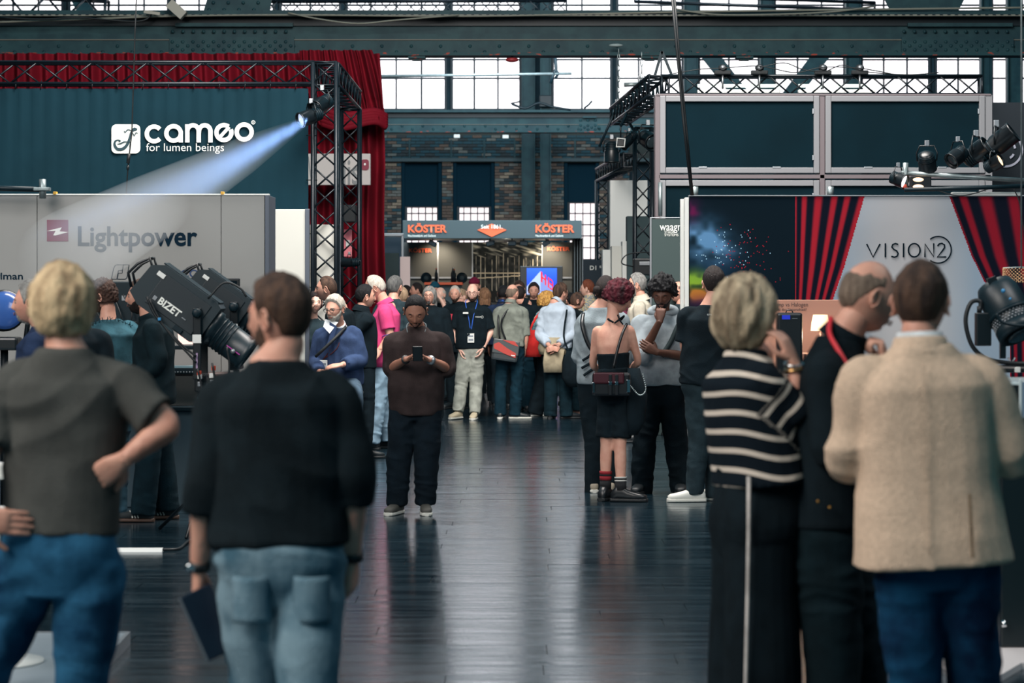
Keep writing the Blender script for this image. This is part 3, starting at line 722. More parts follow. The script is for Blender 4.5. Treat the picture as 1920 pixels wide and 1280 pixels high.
for px in (1233, 1541.5, 1853):
    wd = .03 if px != 1853 else .045
    MB().bbox(X_(px, YR)-wd-ox, X_(px, YR)+wd-ox, -.02, .25, 0, Z_(178, YR), .006).build('support_post', M_fr2 if px != 1853 else M_fr, t)
for py in (331,): MB().bbox(X_(1235, YR)-ox, X_(1858, YR)-ox, -.02, .1, Z_(py+4, YR), Z_(py-4, YR), .006).build('cross_rail', M_fr2, t)
MB().bbox(X_(1230, YR)-ox, X_(1858, YR)-ox, -.03, .12, Z_(180, YR), Z_(176, YR), .005).build('top_rail', M_fr2, t)
# dark banner with ring emblem behind, far right
t = thing('banner', 'dark banner with a pale ring emblem at the right edge', 'banner', None, (X_(1900, 29), 29, 0)); ox = t.location.x
MB().box(X_(1852, 29)-ox, X_(2000, 29)-ox, 0, .03, .2, Z_(192, 29)).build('sheet', mat('banner_black', (6, 22, 32), .8), t)
b = MB(); q = lambda a, r: ((X_(1885+r*math.cos(a), 29)-ox), Z_(281-r*math.sin(a), 29))
b.ribbon([q(i*math.pi/20, 31) for i in range(40)], 4.*29/F, -.012, closed=True)
for a0, a1, rr in ((.15, .8, 18), (2.2, 2.9, 16), (3.6, 4.4, 18), (5.2, 5.8, 17)): b.ribbon([q(a0+(a1-a0)*i/6, rr) for i in range(7)], 4.*29/F, -.012)
b.build('ring_emblem', mat('emblem_lilac', (168, 170, 186), .6), t)
# tube lights lying in the truss over the panels
M_tube = mat('led_tube', (226, 240, 232), .3, emit=1.1)
for a, c, lb in ((1308, 1463, 'left white tube light inside the truss over the panels'), (1497, 1642, 'right white tube light inside the truss over the panels')):
    t = thing('tube_light', lb, 'tube light', 'tube lights over the panels', P((a+c)/2, 164, 29.4)); h = (c-a)/2*29.4/F
    MB().tube([(-h, 0, .02), (h, 0, .02)], .022, 10).build('tube', M_tube, t); MB().bbox(-h, h, .0, .1, -.10, -.02, .015).build('reflector', M_white, t)
# small clamps / motors with cables on the truss
for i, (px, lb) in enumerate(((1355, 'first from the left'), (1424, 'second from the left'), (1543, 'third from the left'), (1612, 'rightmost'))):
    t = thing('rigging_clamp', 'small black rigging clamp sitting on the truss over the panels, '+lb, 'clamp', 'rigging clamps on the truss', P(px, 132, 28.6))
    MB().sphere((0, 0, .03), (.055, .05, .045), 10).bbox(-.1, .1, -.04, .04, -.05, 0, .01).build('body', M_blackm, t)
    MB().lathe([(.03, -.01), (.03, .01)], (.0, -.05, .03), 12, Matrix.Rotation(math.pi/2, 4, 'X')).build('dial', M_alu, t)
    MB().tube([(0, 0, -.05), (0, 0, -.22)], .012, 6).build('stem', M_alu, t)
cable([(1262, 138), (1310, 130), (1350, 128), (1424, 124), (1490, 136), (1543, 126), (1612, 128), (1680, 140)], .006, 'thin cable strung between the rigging clamps over the panels', 28.4)
cable([(1424, 126), (1470, 118), (1505, 130), (1545, 134), (1580, 122), (1620, 134), (1700, 140), (1760, 136)], .006, 'second looping cable above the framed panels', 28.45)

# ------------------------------------------------------------------ VISION2 stand wall
YV = 20.9; ZV = Z_(368, YV)
t = thing('stand_wall', 'printed stand wall lettered VISION2 with red curtains, right', 'wall', None, (X_(1600, YV), YV, 0)); ox = t.location.x
MB().bbox(X_(1293, YV)-ox, X_(2010, YV)-ox, .012, .10, 0, ZV, .004).build('core_board', M_dark, t)
MB().bbox(X_(1278, YV)-ox, X_(1284, YV)-ox, .1, .2, 0, ZV-.02, .003).bbox(X_(1284.5, YV)-ox, X_(1291.5, YV)-ox, -.005, .12, 0, ZV-.01, .003).build('edge_profile', M_white, t)
MB().bbox(X_(1292, YV)-ox, X_(2010, YV)-ox, -.01, .11, ZV, ZV+.012, .003).build('top_rail', M_alu, t)
def vis(u, v):
    px = 1293+u*(2010-1293); py = 368+v*(905-368); N = len(u)
    base = np.tile(C3(3, 20, 30), (N, 1))
    n1 = vnoise(np.stack([px*.03, py*.04, px*0], 1)); n2 = vnoise(np.stack([px*.09, py*.11, px*0+3], 1))
    blue = np.clip(np.exp(-((px-1325-(py-455)*.35)/42)**2-((py-455)/36)**2)*(1.25+.7*n1+.5*n2), 0, 1)
    base = mix(base, C3(84, 128, 168), blue)
    vio = np.exp(-((px-1297)/14)**2-((py-395)/22)**2)*(.7+.5*n2); base = mix(base, C3(84, 20, 62), np.clip(vio, 0, 1))
    gr = np.exp(-((px-1305)/20)**2-((py-525)/16)**2)*(1+.6*n2); base = mix(base, C3(120, 160, 46), np.clip(gr*1.3, 0, 1))
    bl = np.exp(-((px-1340)/60)**2-((py-500)/22)**2)*(.3+.3*n1); base = mix(base, C3(20, 54, 90), np.clip(bl, 0, 1))
    og = np.exp(-((px-1310)/22)**2-((py-552)/12)**2)*(1+n2); base = mix(base, C3(170, 110, 44), np.clip(og*1.1, 0, 1))
    pu = np.exp(-((px-1330)/50)**2-((py-566)/14)**2); base = mix(base, C3(78, 30, 70), np.clip(pu*.6, 0, 1))
    rn = np.random.default_rng(3); sp = rn.random(N)
    dust = np.exp(-((px-1358)/34)**2-((py-468)/30)**2); base[sp < .05*dust] = C3(150, 190, 215)
    dr = np.exp(-((px-1400)/45)**2-((py-480)/45)**2); base[(sp > 1-.045*dr)] = C3(140, 24, 40)
    # pale stage between the curtains
    ll = np.interp(py, [368, 430, 500, 560, 905], [1621, 1603, 1583, 1562, 1500]); rr = np.interp(py, [368, 480, 560, 640, 905], [1780, 1822, 1862, 1893, 1900])
    gg = mix(np.tile(C3(160, 162, 166), (N, 1)), C3(128, 146, 162), np.clip(np.abs(px-1700)/130, 0, 1)**2); inside = (px > ll) & (px < rr)
    base[inside] = gg[inside]
    # left curtain
    L0 = 1491; s = np.clip((px-L0)/(ll-L0), 0, 1); inn = (px > L0) & (px <= ll)
    wv = .5+.5*np.cos((s**.85*5.0)*2*np.pi+.7*np.sin(s*9)); wv = wv**.75
    red = mix(np.tile(C3(6, 14, 28), (N, 1)), C3(146, 28, 42), smooth(.3, .95, wv)); base[inn] = red[inn]
    # right curtain
    s = np.clip((px-rr)/(1975-rr), 0, 1); inn = px >= rr
    wv = (.5+.5*np.cos((s**.8*4.6)*2*np.pi+.8*np.sin(s*8)))**.75
    red = mix(np.tile(C3(6, 14, 28), (N, 1)), C3(122, 20, 36), smooth(.3, .95, wv)); base[inn] = red[inn]
    return base
po = print_sheet('printed_sheet', X_(1293, YV)-ox, X_(2010, YV)-ox, -.0, 0, ZV, 420, 300, vis, t, .8)
M_ink = mat('print_black', (6, 22, 32), .8, spec=.1); yv = YV-.003; s1 = 2.7*YV/F
def w(px, py): return (X_(px, yv), Z_(py, yv))
b = MB()
b.ribbon([w(1625, 457), w(1637, 481.5), w(1650, 457)], s1, yv); b.ribbon([w(1660, 456), w(1660, 482)], s1, yv)
b.ribbon([w(1684, 458), w(1679, 456.5), w(1674, 458), w(1672, 463), (w(1676, 467.5)), w(1681, 470), w(1684, 475), w(1682, 480), w(1677, 482), w(1671, 480.5)], s1, yv)
b.ribbon([w(1694, 456), w(1694, 482)], s1, yv)
b.ribbon([w(1714+11*math.cos(a), 469+12.5*math.sin(a)) for a in [i*math.pi/10 for i in range(20)]], s1, yv, closed=True)
b.ribbon([w(1734, 482), w(1734, 457), w(1750.5, 481), w(1750.5, 456)], s1, yv)
P_(t, b, 'main_lettering', M_ink)
b = MB()
b.ribbon([w(1752+6, 461), w(1761, 457), w(1766, 456), w(1771, 459), w(1771, 464), w(1767, 470), w(1757.5, 481.5), w(1774, 481.5)], s1, yv)
b.ribbon([w(1759+24.5*math.cos(a), 468+25*math.sin(a)) for a in [math.radians(-128+i*255/30) for i in range(31)]], s1*.85, yv)
P_(t, b, 'ring_lettering', M_ink)
# pipes on top of the printed wall
for px, y0, cap in ((1303, 358, 0), (1557, 358, 0)):
    o = MB().tube([P(px, 372, YV+.3), P(px, 350, YV+.3)], .03, 8).build('pipe_stub', M_pipe); tag(o, 'short grey pipe stub behind the printed wall, %s' % ('left end' if px < 1400 else 'middle'), 'pipe', 'pipe stubs')
o = MB().tube([P(1238, 405, 27.6), P(1238, 342, 27.6)], .025, 8).build('pipe_stub', M_pipe); tag(o, 'thin grey upright pipe beside the lower left framed panel', 'pipe')
# pink comparison board
Yk = 20.6
t = thing('display_board', 'pinkish display board asking about lamp and halogen, below the printed wall', 'display board', None, (X_(1460, Yk), Yk, 0)); ox = t.location.x
MB().bbox(X_(1338, Yk)-ox, X_(1604, Yk)-ox, 0, .04, Z_(905, Yk)+.03, Z_(562, Yk), .004).build('sheet', mat('pink_board', (160, 122, 108), .8, spec=.15), t)
MB().bbox(X_(1326, Yk)-ox, X_(1338, Yk)-ox, -.02, .2, 0, Z_(562, Yk)-1.0, .004).bbox(X_(1338, Yk)-ox, X_(1604, Yk)-ox, -.03, .06, 0, Z_(905, Yk)+.03, .004).build('plinth', M_white, t)
M_brn = mat('print_brown', (70, 52, 52), .6)
kid(put_text('LED Lamp vs Halogen', 1430, 567, 1515, 577, Yk-.005, M_brn, None, bold=.004), t); kid(put_text('Erkennst du den Unterschied?', 1432, 577.5, 1512, 583, Yk-.005, M_brn, None, bold=.006), t)
t = thing('plinth', 'pale display plinth under the small lit table lamp', 'plinth', None, (X_(1510, 20.1), 20.1, 0))
MB().bbox(-.01, .4, -.16, .2, 0, Z_(662, 20.1), .01).build('body', mat('pink_board', (0, 0, 0)), t)
t = thing('table_lamp', 'small lit table lamp with pleated cream shade in front of the pink board', 'lamp', None, (X_(1538, 20.1), 20.1, Z_(662, 20.1)))
zt = Z_(590, 20.1)-t.location.z; zb = Z_(620, 20.1)-t.location.z
pr = MB(); vs = []; fs = []; n = 40
for (r, z) in ((.058, zt), (.072, (zt+zb)/2+.0), (.078, zb)):
    for k in range(n): a = 2*math.pi*k/n; rr = r*(1+.03*(k % 2)); vs.append((rr*math.cos(a), rr*math.sin(a), z))
for i in range(2):
    for k in range(n): fs.append((i*n+k, i*n+(k+1) % n, (i+1)*n+(k+1) % n, (i+1)*n+k))
pr.add(vs, fs, True).build('lamp_shade', mat('lit_lampshade', (250, 214, 170), .8, emit=1.0), t)
MB().lathe([(.05, 0), (.05, .01), (.012, .02), (.01, .06), (.022, .1), (.01, .13), (.006, zb+.02)], n=14).build('lamp_base', M_brn, t)
l = bpy.data.lights.new('bulb', 'POINT'); l.energy = 6; l.color = (1, .75, .5); l.shadow_soft_size = .05; lo = bpy.data.objects.new('bulb', l); COL.objects.link(lo); lo.location = (X_(1538, 20.1), 20.05, zb+t.location.z-.04)
t = thing('dimmer_pack', 'black upright unit with a small blue display beside the table lamp', 'control unit', None, (X_(1480, 20.), 20., Z_(700, 20.)))
h = Z_(586, 20.)-t.location.z
MB().bbox(-.105, .105, -.06, .1, 0, h, .02).build('housing', M_black, t)
MB().tube([(-.03, 0, h), (-.02, 0, h+.02), (.02, 0, h+.02), (.03, 0, h)], .005, 6).build('handle', M_black, t)
MB().box(-.068, .0, -.064, -.06, h-.055, h-.02).build('display', mat('display_blue', (30, 44, 160), .3, emit=.5), t)
MB().box(.015, .06, -.064, -.06, h-.05, h-.046).build('print_mark', M_alu, t)
o = MB().bbox(X_(1462, 20), X_(1500, 20), 19.9, 20.15, 0, Z_(700, 20.), .01).build('pedestal', M_blackm); tag(o, 'black pedestal under the upright control unit, mostly hidden', 'pedestal')

# lighting bar on top of the printed wall, right end
Yb = 19.9
t = thing('lighting_bar', 'grey pipe and black bar on top of the printed wall at the right', 'lighting bar', None, P(1790, 340, Yb)); O = t.location
q = lambda px, py, dy=0: P(px, py, Yb+dy)-O
MB().tube([q(1698, 352), q(1698, 305)], .024, 10).build('upright_pipe', M_pipe, t)
MB().tube([q(1690, 324), q(1950, 340)], .02, 8).build('pipe', M_pipe, t)
MB().tube([q(1696, 356, -.1), q(1950, 348, -.1)], .018, 8).build('black_pipe', M_dark, t)
MB().tube([q(1696, 346), q(1698, 354)], .026, 10).build('orange_band', mat('orange_tape', (196, 72, 48), .6), t)
MB().bbox(q(1785, 0).x, q(1915, 0).x, -.02, .06, q(0, 367).z, q(0, 360).z, .004).build('white_bar', M_white, t)
MB().tube(crom([q(1750, 354, -.1), q(1790, 366, -.12), q(1820, 364, -.12), q(1860, 352, -.1)], 6), .005, 6).tube(crom([q(1900, 352, -.1), q(1912, 380, -.1), q(1918, 420, -.1), q(1930, 460, -.1)], 6), .005, 6).build('cable', M_rubber, t)
warm = mat('lens_warm', (255, 205, 160), .3, emit=1.6); white_l = mat('lens_lit_white', (255, 245, 250), .2, emit=2.2)
par_can(P(1684, 336, Yb), (.75, -.6, -.35), .06, 'small black spotlight with a bright white lens at the left end of the bar', 'lights on the bar', white_l, L=.14)
par_can(P(1738, 302, Yb), (.2, .6, -.8), .075, 'black spotlight hanging over the bar between the upright and the cluster', 'lights on the bar', L=.16)
par_can(P(1796, 292, Yb), (-.8, -.5, -.6), .07, 'black spotlight left of the cluster over the bar, turned down left', 'lights on the bar', L=.18)
par_can(P(1830, 288, Yb+.05), (.8, -.5, .6), .085, 'black spotlight in the middle of the cluster over the bar', 'lights on the bar', L=.24)
par_can(P(1868, 272, Yb), (.8, -.3, .65), .09, 'largest black spotlight of the cluster, tilted up to the right', 'lights on the bar', L=.36)
par_can(P(1862, 308, Yb-.05), (.7, -.5, .4), .06, 'black spotlight lowest in the cluster with a warm glow', 'lights on the bar', warm, L=.16)
t = thing('blinder_light', 'black two-cell light with warm glowing faces under the bar', 'stage light', None, P(1724, 343, Yb))
MB().bbox(-.07, .1, .0, .1, -.055, .055, .008).build('housing', M_black, t)
for z in (.028, -.03): MB().sphere((-.01, 0, z), (.045, .012, .018), 14).build('lamp_cell', warm, t)
# ------------------------------------------------------------------ waag sign, distant white blocks
t = thing('sign_board', 'dark green sign panel lettered waagner stage systems left of the printed wall', 'sign', None, (X_(1250, 27.6), 27.6, 0)); ox = t.location.x
MB().bbox(X_(1222, 27.6)-ox, X_(1300, 27.6)-ox, 0, .05, 0, Z_(410, 27.6), .004).build('board', mat('sign_green', (40, 58, 58), .7), t)
MB().bbox(X_(1218.5, 27.6)-ox, X_(1221.8, 27.6)-ox, -.01, .06, 0, Z_(408, 27.6), .003).bbox(X_(1219, 27.6)-ox, X_(1300, 27.6)-ox, -.01, .06, Z_(409, 27.6), Z_(407.3, 27.6), .003).build('edge_profile', M_alu, t)
kid(put_text('waagner', 1237, 422, 1293, 437, 27.59, M_lw, None, bold=.004), t); kid(put_text('STAGE', 1246, 432.5, 1264, 437, 27.585, M_lw, None), t); kid(put_text('SYSTEMS', 1246, 438, 1272, 442.5, 27.59, M_lw, None), t)
for (a, c, ty, Y, m_, lb) in ((1144, 1214, 338, 40, M_white, 'tall white block behind the right truss tower'), (1176, 1221, 405, 36, mat('slate_panel', (44, 66, 70), .7), 'slate grey panel behind the right truss tower'),
        (1130, 1146, 468, 37, M_white, 'small white block at the foot of the tall white block'), (1147, 1167, 461, 36.5, M_pan, 'beige block between two white blocks'), (1167, 1176, 452, 36.2, M_white, 'narrow white slab left of the slate panel')):
    wall_panel('wall_panel', lb, a, c, Y, Z_(ty, Y), m_, 'distant stand blocks', dark_edge=False, depth=.5)
t = thing('sign_board', 'small dark sign with pale lettering beside the bright far window', 'sign', None, (X_(1116, 43), 43, 0)); ox = t.location.x
MB().bbox(X_(1094, 43)-ox, X_(1140, 43)-ox, 0, .05, 0, Z_(487, 43), .004).build('board', mat('sign_navy', (10, 36, 50), .7), t)
kid(put_text('D1', 1106, 498, 1118, 506, 42.98, M_lw, None, bold=.02), t); kid(put_text('sys', 1124, 498, 1136, 504, 42.98, M_lw, None), t)
# dark booth left of the orange-lettered stand
t = thing('market_booth', 'dark open booth with pale frame beside the red curtain', 'booth', None, (X_(735, 46), 46, 0)); ox = t.location.x
MB().bbox(X_(700, 46)-ox, X_(757, 46)-ox, 0, .08, Z_(443, 46), Z_(437, 46), .01).bbox(X_(752, 46)-ox, X_(757, 46)-ox, 0, .08, 0, Z_(440, 46), .01).build('frame', M_alu, t)
MB().box(X_(690, 46)-ox, X_(752, 46)-ox, .6, .7, 0, Z_(443, 46)).build('back_panel', mat('sign_navy', (0, 0, 0)), t)
wall_panel('wall_panel', 'slate panel in front of the dark booth', 720, 748, 42, Z_(474, 42), mat('slate_panel', (0, 0, 0)), 'distant stand blocks', False)
wall_panel('wall_panel', 'white panel with pink light painted in, beside the orange-lettered stand', 750, 769, 41, Z_(481, 41), mat('white_pinkish', (226, 206, 204), .6), 'distant stand blocks', False)  # pinkish light is put into the panel's base colour, no lamp casts it

# ------------------------------------------------------------------ orange-lettered stand (middle, far)
YK = 50.; YKb = 52.6
t = thing('exhibition_stand', 'grey exhibition stand lettered in orange at the end of the aisle', 'exhibition stand', None, (X_(920, YK), YK, 0)); ox = t.location.x
M_fas = mat('fascia_grey', (54, 68, 72), .7); M_or = mat('orange_print', (222, 92, 52), .55); M_bkw = mat('stand_back_grey', (74, 76, 76), .8, spec=.1)
x0, x1 = X_(755, YK)-ox, X_(1091, YK)-ox
MB().bbox(x0, x1, -.03, .08, Z_(447, YK), Z_(413, YK), .01).build('fascia', M_fas, t)
MB().box(x0, x1, .0, YKb-YK, Z_(446.5, YK), Z_(445, YK)).build('ceiling_rail', M_alu, t)
yk = YK-.05
for a, c in ((765, 838), (1004, 1077)):
    kid(put_text('KÖSTER', a, 418, c, 436, yk, M_or, None, 'main_lettering', bold=.035), t); kid(put_text('Maschinenfabrik und Gießerei', a, 439.5, a+52, 444, yk, M_lw, None, 'small_lettering', bold=.004), t)
P_(t, MB().prism([(X_(895, yk), Z_(431, yk)), (X_(922, yk), Z_(419, yk)), (X_(950, yk), Z_(431, yk)), (X_(922, yk), Z_(444, yk))], yk, yk+.01), 'orange_diamond', M_or)
kid(put_text('Seit 1861.', 902, 421, 942, 428.5, yk-.03, M_lw, None, bold=.008), t)
fx = [754, 821, 886, 952, 1016, 1078]
for i in range(5):
    m_ = M_bkw
    MB().bbox(X_(fx[i], YKb)-ox+.01, X_(fx[i+1], YKb)-ox-.01, YKb-YK, YKb-YK+.05, 0, Z_(454, YKb), .004).build('back_panel', m_, t)
for i in range(6): MB().box(X_(fx[i], YKb)-ox-.015, X_(fx[i], YKb)-ox+.015, YKb-YK-.03, YKb-YK, 0, Z_(454, YKb)).build('upright', M_alu, t)
MB().box(X_(754, YKb)-ox, X_(1080, YKb)-ox, YKb-YK-.03, YKb-YK-.005, Z_(522, YKb), Z_(519, YKb)).build('cross_rail', M_alu, t)
for px in (1075, 1080, 1085, 1089): MB().box(X_(px, YK+1)-ox, X_(px+1.6, YK+1)-ox, .2, 2.2, 0, Z_(448, YK+1)).build('side_fin', M_bkw, t)
kid(put_text('KÖSTER', 767, 464, 810, 473, YKb-.05, M_or, None, 'wall_lettering', bold=.02), t); kid(put_text('KÖSTER', 1026, 461, 1068, 470, YKb-.05, M_or, None, 'wall_lettering', bold=.02), t)
def mach(u, v):
    N = len(u); px = 887+u*129; py = 455+v*110
    n = vnoise(np.stack([px*.18, py*.18, px*0], 1)); n2 = vnoise(np.stack([px*.5, py*.12, px*0+7], 1)); n3 = vnoise(np.stack([(px+py*2)*.05, (py-px*.3)*.4, px*0+9], 1))
    base = np.tile(C3(26, 30, 32), (N, 1)); base = mix(base, C3(80, 80, 78), np.clip(n*.8+.2, 0, 1)*.7)
    up = py < 485-(px-887)*.05
    base = np.where(up[:, None], mix(base, C3(170, 166, 152), np.clip(n3*1.2, 0, 1)), base)
    bars = ((np.abs((px*1.0+13*np.floor(vnoise(np.stack([px*.04, px*0, px*0], 1))*2)) % 8.5-4.2) < .65) & (py > 482+8*n2) & (py < 545))
    base[bars] = mix(np.tile(C3(168, 162, 148), (N, 1)), C3(84, 82, 78), np.clip(n2+.3, 0, 1))[bars]
    for k, (a, c0) in enumerate(((.0, 512), (-.06, 522))):
        ln = np.abs(py-(c0+a*(px-887))) < .9; base[ln] = C3(182, 170, 148)
    dk = py > 548; base[dk] = mix(np.tile(C3(30, 32, 34), (N, 1)), C3(120, 116, 108), np.clip(n2*1.5, 0, 1))[dk]
    return base
kid(print_sheet('machine_photo', X_(887, YKb), X_(1016, YKb), YKb-.04, Z_(565, YKb), Z_(455, YKb), 170, 120, mach, None, .6), t)
for px, lb in ((812, 0), (852+25, 0), (918, 0), (962, 0), (984, 0), (1021, 0)): pass
for i, (px, tw) in enumerate(((811, .5), (919, -.2), (960, 0), (982, .1), (1024, -.6))):
    s = thing('stand_spotlight', 'small grey box spotlight under the orange-lettered fascia, '+('leftmost', 'second from left', 'middle one', 'second from right', 'rightmost')[i], 'spotlight', 'spotlights under the fascia', P(px, 456, YK+.2))
    M = Matrix.Rotation(tw, 4, 'Y')
    MB().bbox(-.085, .085, -.12, .12, -.05, .05, .015, M=M).build('housing', M_dark, s); MB().box(-.07, .07, .121, .126, -.04, .04, M=M).build('lens', warm, s)
    MB().tube([(0, 0, .04), (0, 0, .12)], .015, 6).build('bracket', M_alu, s)
spot_light('stand_spot_left', P(822, 458, YKb-.5), P(824, 500, YKb), 55, 110, (1, .82, .6), .9)
spot_light('stand_spot_right', P(1027, 457, YKb-.5), P(1027, 500, YKb), 70, 110, (1, .82, .6), .9)
spot_light('stand_spot_middle', P(950, 450, YK+.5), P(955, 500, YKb), 80, 100, (1, .88, .7), .9)
# shelf and bottles
t = thing('bar_shelf', 'orange-fronted shelf in the left half of the far stand', 'shelf', None, (X_(832, 51.5), 51.5, 0)); ox = t.location.x
MB().bbox(X_(796, 51.5)-ox, X_(868, 51.5)-ox, -.2, .3, Z_(534, 51.5), Z_(529, 51.5), .01).build('board', M_or, t)
MB().box(X_(798, 51.5)-ox, X_(866, 51.5)-ox, -.1, .25, 0, Z_(534, 51.5)).build('cabinet', M_fas, t)
for i, (px, r, h) in enumerate(((818, .035, .3), (849, .04, .32), (852, .035, .28))):
    zb = Z_(529, 51.5); s = thing('bottle', ('dark bottle on the orange shelf near the left upright', 'white-capped dark bottle on the orange shelf, left of the pair', 'dark bottle on the orange shelf, right of the pair')[i], 'bottle', 'bottles on the orange shelf', (X_(px, 51.45), 51.45, zb))
    MB().lathe([(r, 0), (r, h*.6), (r*.4, h*.78), (r*.4, h*.97)], n=12).build('glass', M_dark, s); MB().lathe([(r*.45, h*.93), (r*.45, h)], n=10).build('cap', M_white if i == 1 else M_or, s)
for i, px in enumerate((799, 866)):
    s = thing('round_fitting', ('round dark wheel on the left end of the orange shelf', 'round dark wheel on the right end of the orange shelf')[i], 'wheel', 'wheels on the shelf', (X_(px, 51.4), 51.4, Z_(521, 51.4)))
    MB().lathe([(.10, -.03), (.12, 0), (.10, .03)], n=20, M=Matrix.Rotation(math.pi/2, 4, 'X')).build('rim', M_dark, s); MB().lathe([(.05, -.04), (.05, .04)], n=14, M=Matrix.Rotation(math.pi/2, 4, 'X')).build('hub', M_fas, s)
    MB().box(-.03, .03, -.03, .03, Z_(529, 51.5)-Z_(521, 51.4), -.09).build('foot', M_dark, s)
# television
t = thing('television', 'black television showing red letters on a pale building in the far stand', 'television', None, P(1015, 527, 49.5))
MB().bbox(-.44, .44, -.02, .06, -.31, .31, .01).build('bezel', M_black, t)
def tv(u, v):
    N = len(u); base = mix(np.tile(C3(24, 50, 160), (N, 1)), C3(50, 90, 200), 1-v)
    bl = (v > .12+abs(u-.45)*1.3*np.where(u > .45, 1.15, 1.)); base[bl] = C3(150, 160, 200); base[bl & (u > .45)] = C3(110, 120, 170)
    u2 = u; red = C3(200, 40, 50)
    def R(a, b, c, d): base[(u2 > a) & (u2 < b) & (v-(u2-.45)*.9 > c) & (v-(u2-.45)*.9 < d)] = red
    R(.47, .52, .1, .5); R(.6, .65, .1, .5); R(.52, .6, .27, .33); R(.7, .75, .1, .5); R(.75, .84, .1, .16); R(.75, .84, .27, .33); R(.75, .84, .44, .5); R(.84, .88, .13, .47)
    return base
print_sheet('screen', -.30, .32, -.025, -.27, .27, 90, 60, tv, t, .3, .4)
MB().tube([(0, .05, -.3), (0, .05, -1.7)], .03).bbox(-.3, .3, -.2, .3, -1.72, -1.69, .01).build('stand', M_dark, t)

# ------------------------------------------------------------------ Lightpower stand furniture
t = thing('demo_counter', 'slate grey low counter in front of the grey lettered wall', 'counter', None, (X_(250, 18.7), 18.7, 0)); ox = t.location.x
M_slate = mat('slate_counter', (52, 72, 82), .6, var=.06, scale=1)
MB().bbox(X_(-40, 18.6)-ox, X_(410, 18.6)-ox, -.1, .02, 0, Z_(770, 18.6), .01).build('front_panel', M_slate, t)
MB().bbox(X_(-45, 18.6)-ox, X_(415, 18.6)-ox, -.14, .06, Z_(770, 18.6), Z_(762, 18.6), .006).build('worktop', M_dark, t)
t = thing('desk', 'dark desk with equipment between the bearded man and the spotlight', 'desk', None, (X_(360, 18.9), 18.9, 0)); ox = t.location.x
MB().bbox(X_(150, 18.9)-ox, X_(470, 18.9)-ox, -.1, .28, Z_(704, 18.9), Z_(699, 18.9), .005).build('desktop', mat('desk_edge', (84, 70, 68), .5), t)
for px in (160, 460): MB().box(X_(px-4, 18.9)-ox, X_(px+4, 18.9)-ox, -.06, .2, 0, Z_(704, 18.9)).build('leg', M_dark, t)
t = thing('monitor', 'large black monitor on the stand wall behind the big spotlight', 'monitor', None, P(385, 562, 18.95))
MB().bbox(-.27, .27, 0, .05, -.17, .17, .008).build('bezel', M_black, t); MB().box(-.25, .25, -.004, 0, -.15, .15).build('screen', mat('dead_screen', (6, 20, 28), .15), t)
t = thing('equipment_rack', 'dark equipment rack with cables behind the two men at the left', 'rack', None, P(235, 575, 19.0))
MB().bbox(-.3, .16, -.05, .1, -.2, .2, .01).build('frame', M_dark, t)
b = MB()
for i in range(5): b.tube(crom([(-.25+i*.08, -.06, .1), (-.2+i*.09, -.12, -.05), (-.1+i*.05, -.1, -.15), (.1, -.08, -.12-.01*i)], 5), .006, 5)
b.build('patch_cable', M_rubber, t)
for i in range(6): MB().box(-.26+i*.06, -.23+i*.06, -.056, -.05, .05, .09).build('socket', M_alu, t)
t = thing('lit_screen', 'bright pinkish tilted screen behind the spotlight yoke', 'screen', None, P(345, 626, 18.7))
MB().prism([(-.06, .1), (-.02, .1), (.09, -.02), (.09, -.08), (-.04, -.08)], 0, .02).build('panel', mat('lit_pink_screen', (235, 196, 186), .4, emit=.85), t)
MB().bbox(-.09, .09, -.02, .05, -.12, -.09, .005).build('base', M_dark, t)
t = thing('mixing_console', 'grey mixing console with a light strip on the dark desk', 'console', None, P(348, 690, 18.75)); t.location.z = Z_(699, 18.9)
MB().bbox(-.1, .12, -.06, .16, 0, .045, .006).build('case', M_dark, t); MB().bbox(-.09, .11, -.065, -.03, .045, .065, .004).build('display_strip', mat('strip_pale', (130, 160, 168), .4), t)
b = MB()
for i in range(8): b.bbox(-.08+i*.023, -.07+i*.023, -.07, -.06, .01, .02, .002)
b.build('buttons', M_alu, t, kind='stuff')
# blue lit dish, far left
t = thing('moving_light', 'blue lit round spotlight head at the left edge below the small lettering', 'stage light', None, P(8, 582, 18.2))
M = Vector((.35, -1, .15)).to_track_quat('Z', 'Y').to_matrix().to_4x4()
MB().lathe([(.1, -.2), (.15, -.1), (.16, 0), (.15, .02)], n=24, M=M).build('housing', M_black, t)
MB().lathe([(.145, .02), (.12, .05), (.06, .07), (.001, .075)], n=24, M=M).build('lens', mat('lens_blue', (44, 74, 130), .15, emit=.3), t)
MB().bbox(-.12, .12, -.1, .1, -.3, -.2, .02).tube([(-.16, 0, -.25), (-.19, 0, 0), (-.16, 0, 0)], .02).tube([(.16, 0, -.25), (.19, 0, 0), (.16, 0, 0)], .02).build('yoke', M_black, t)
MB().tube([(0, 0, -.3), (0, 0, -1.53)], .03).lathe([(.25, -1.53), (.25, -1.5)], n=16).build('stand', M_black, t)
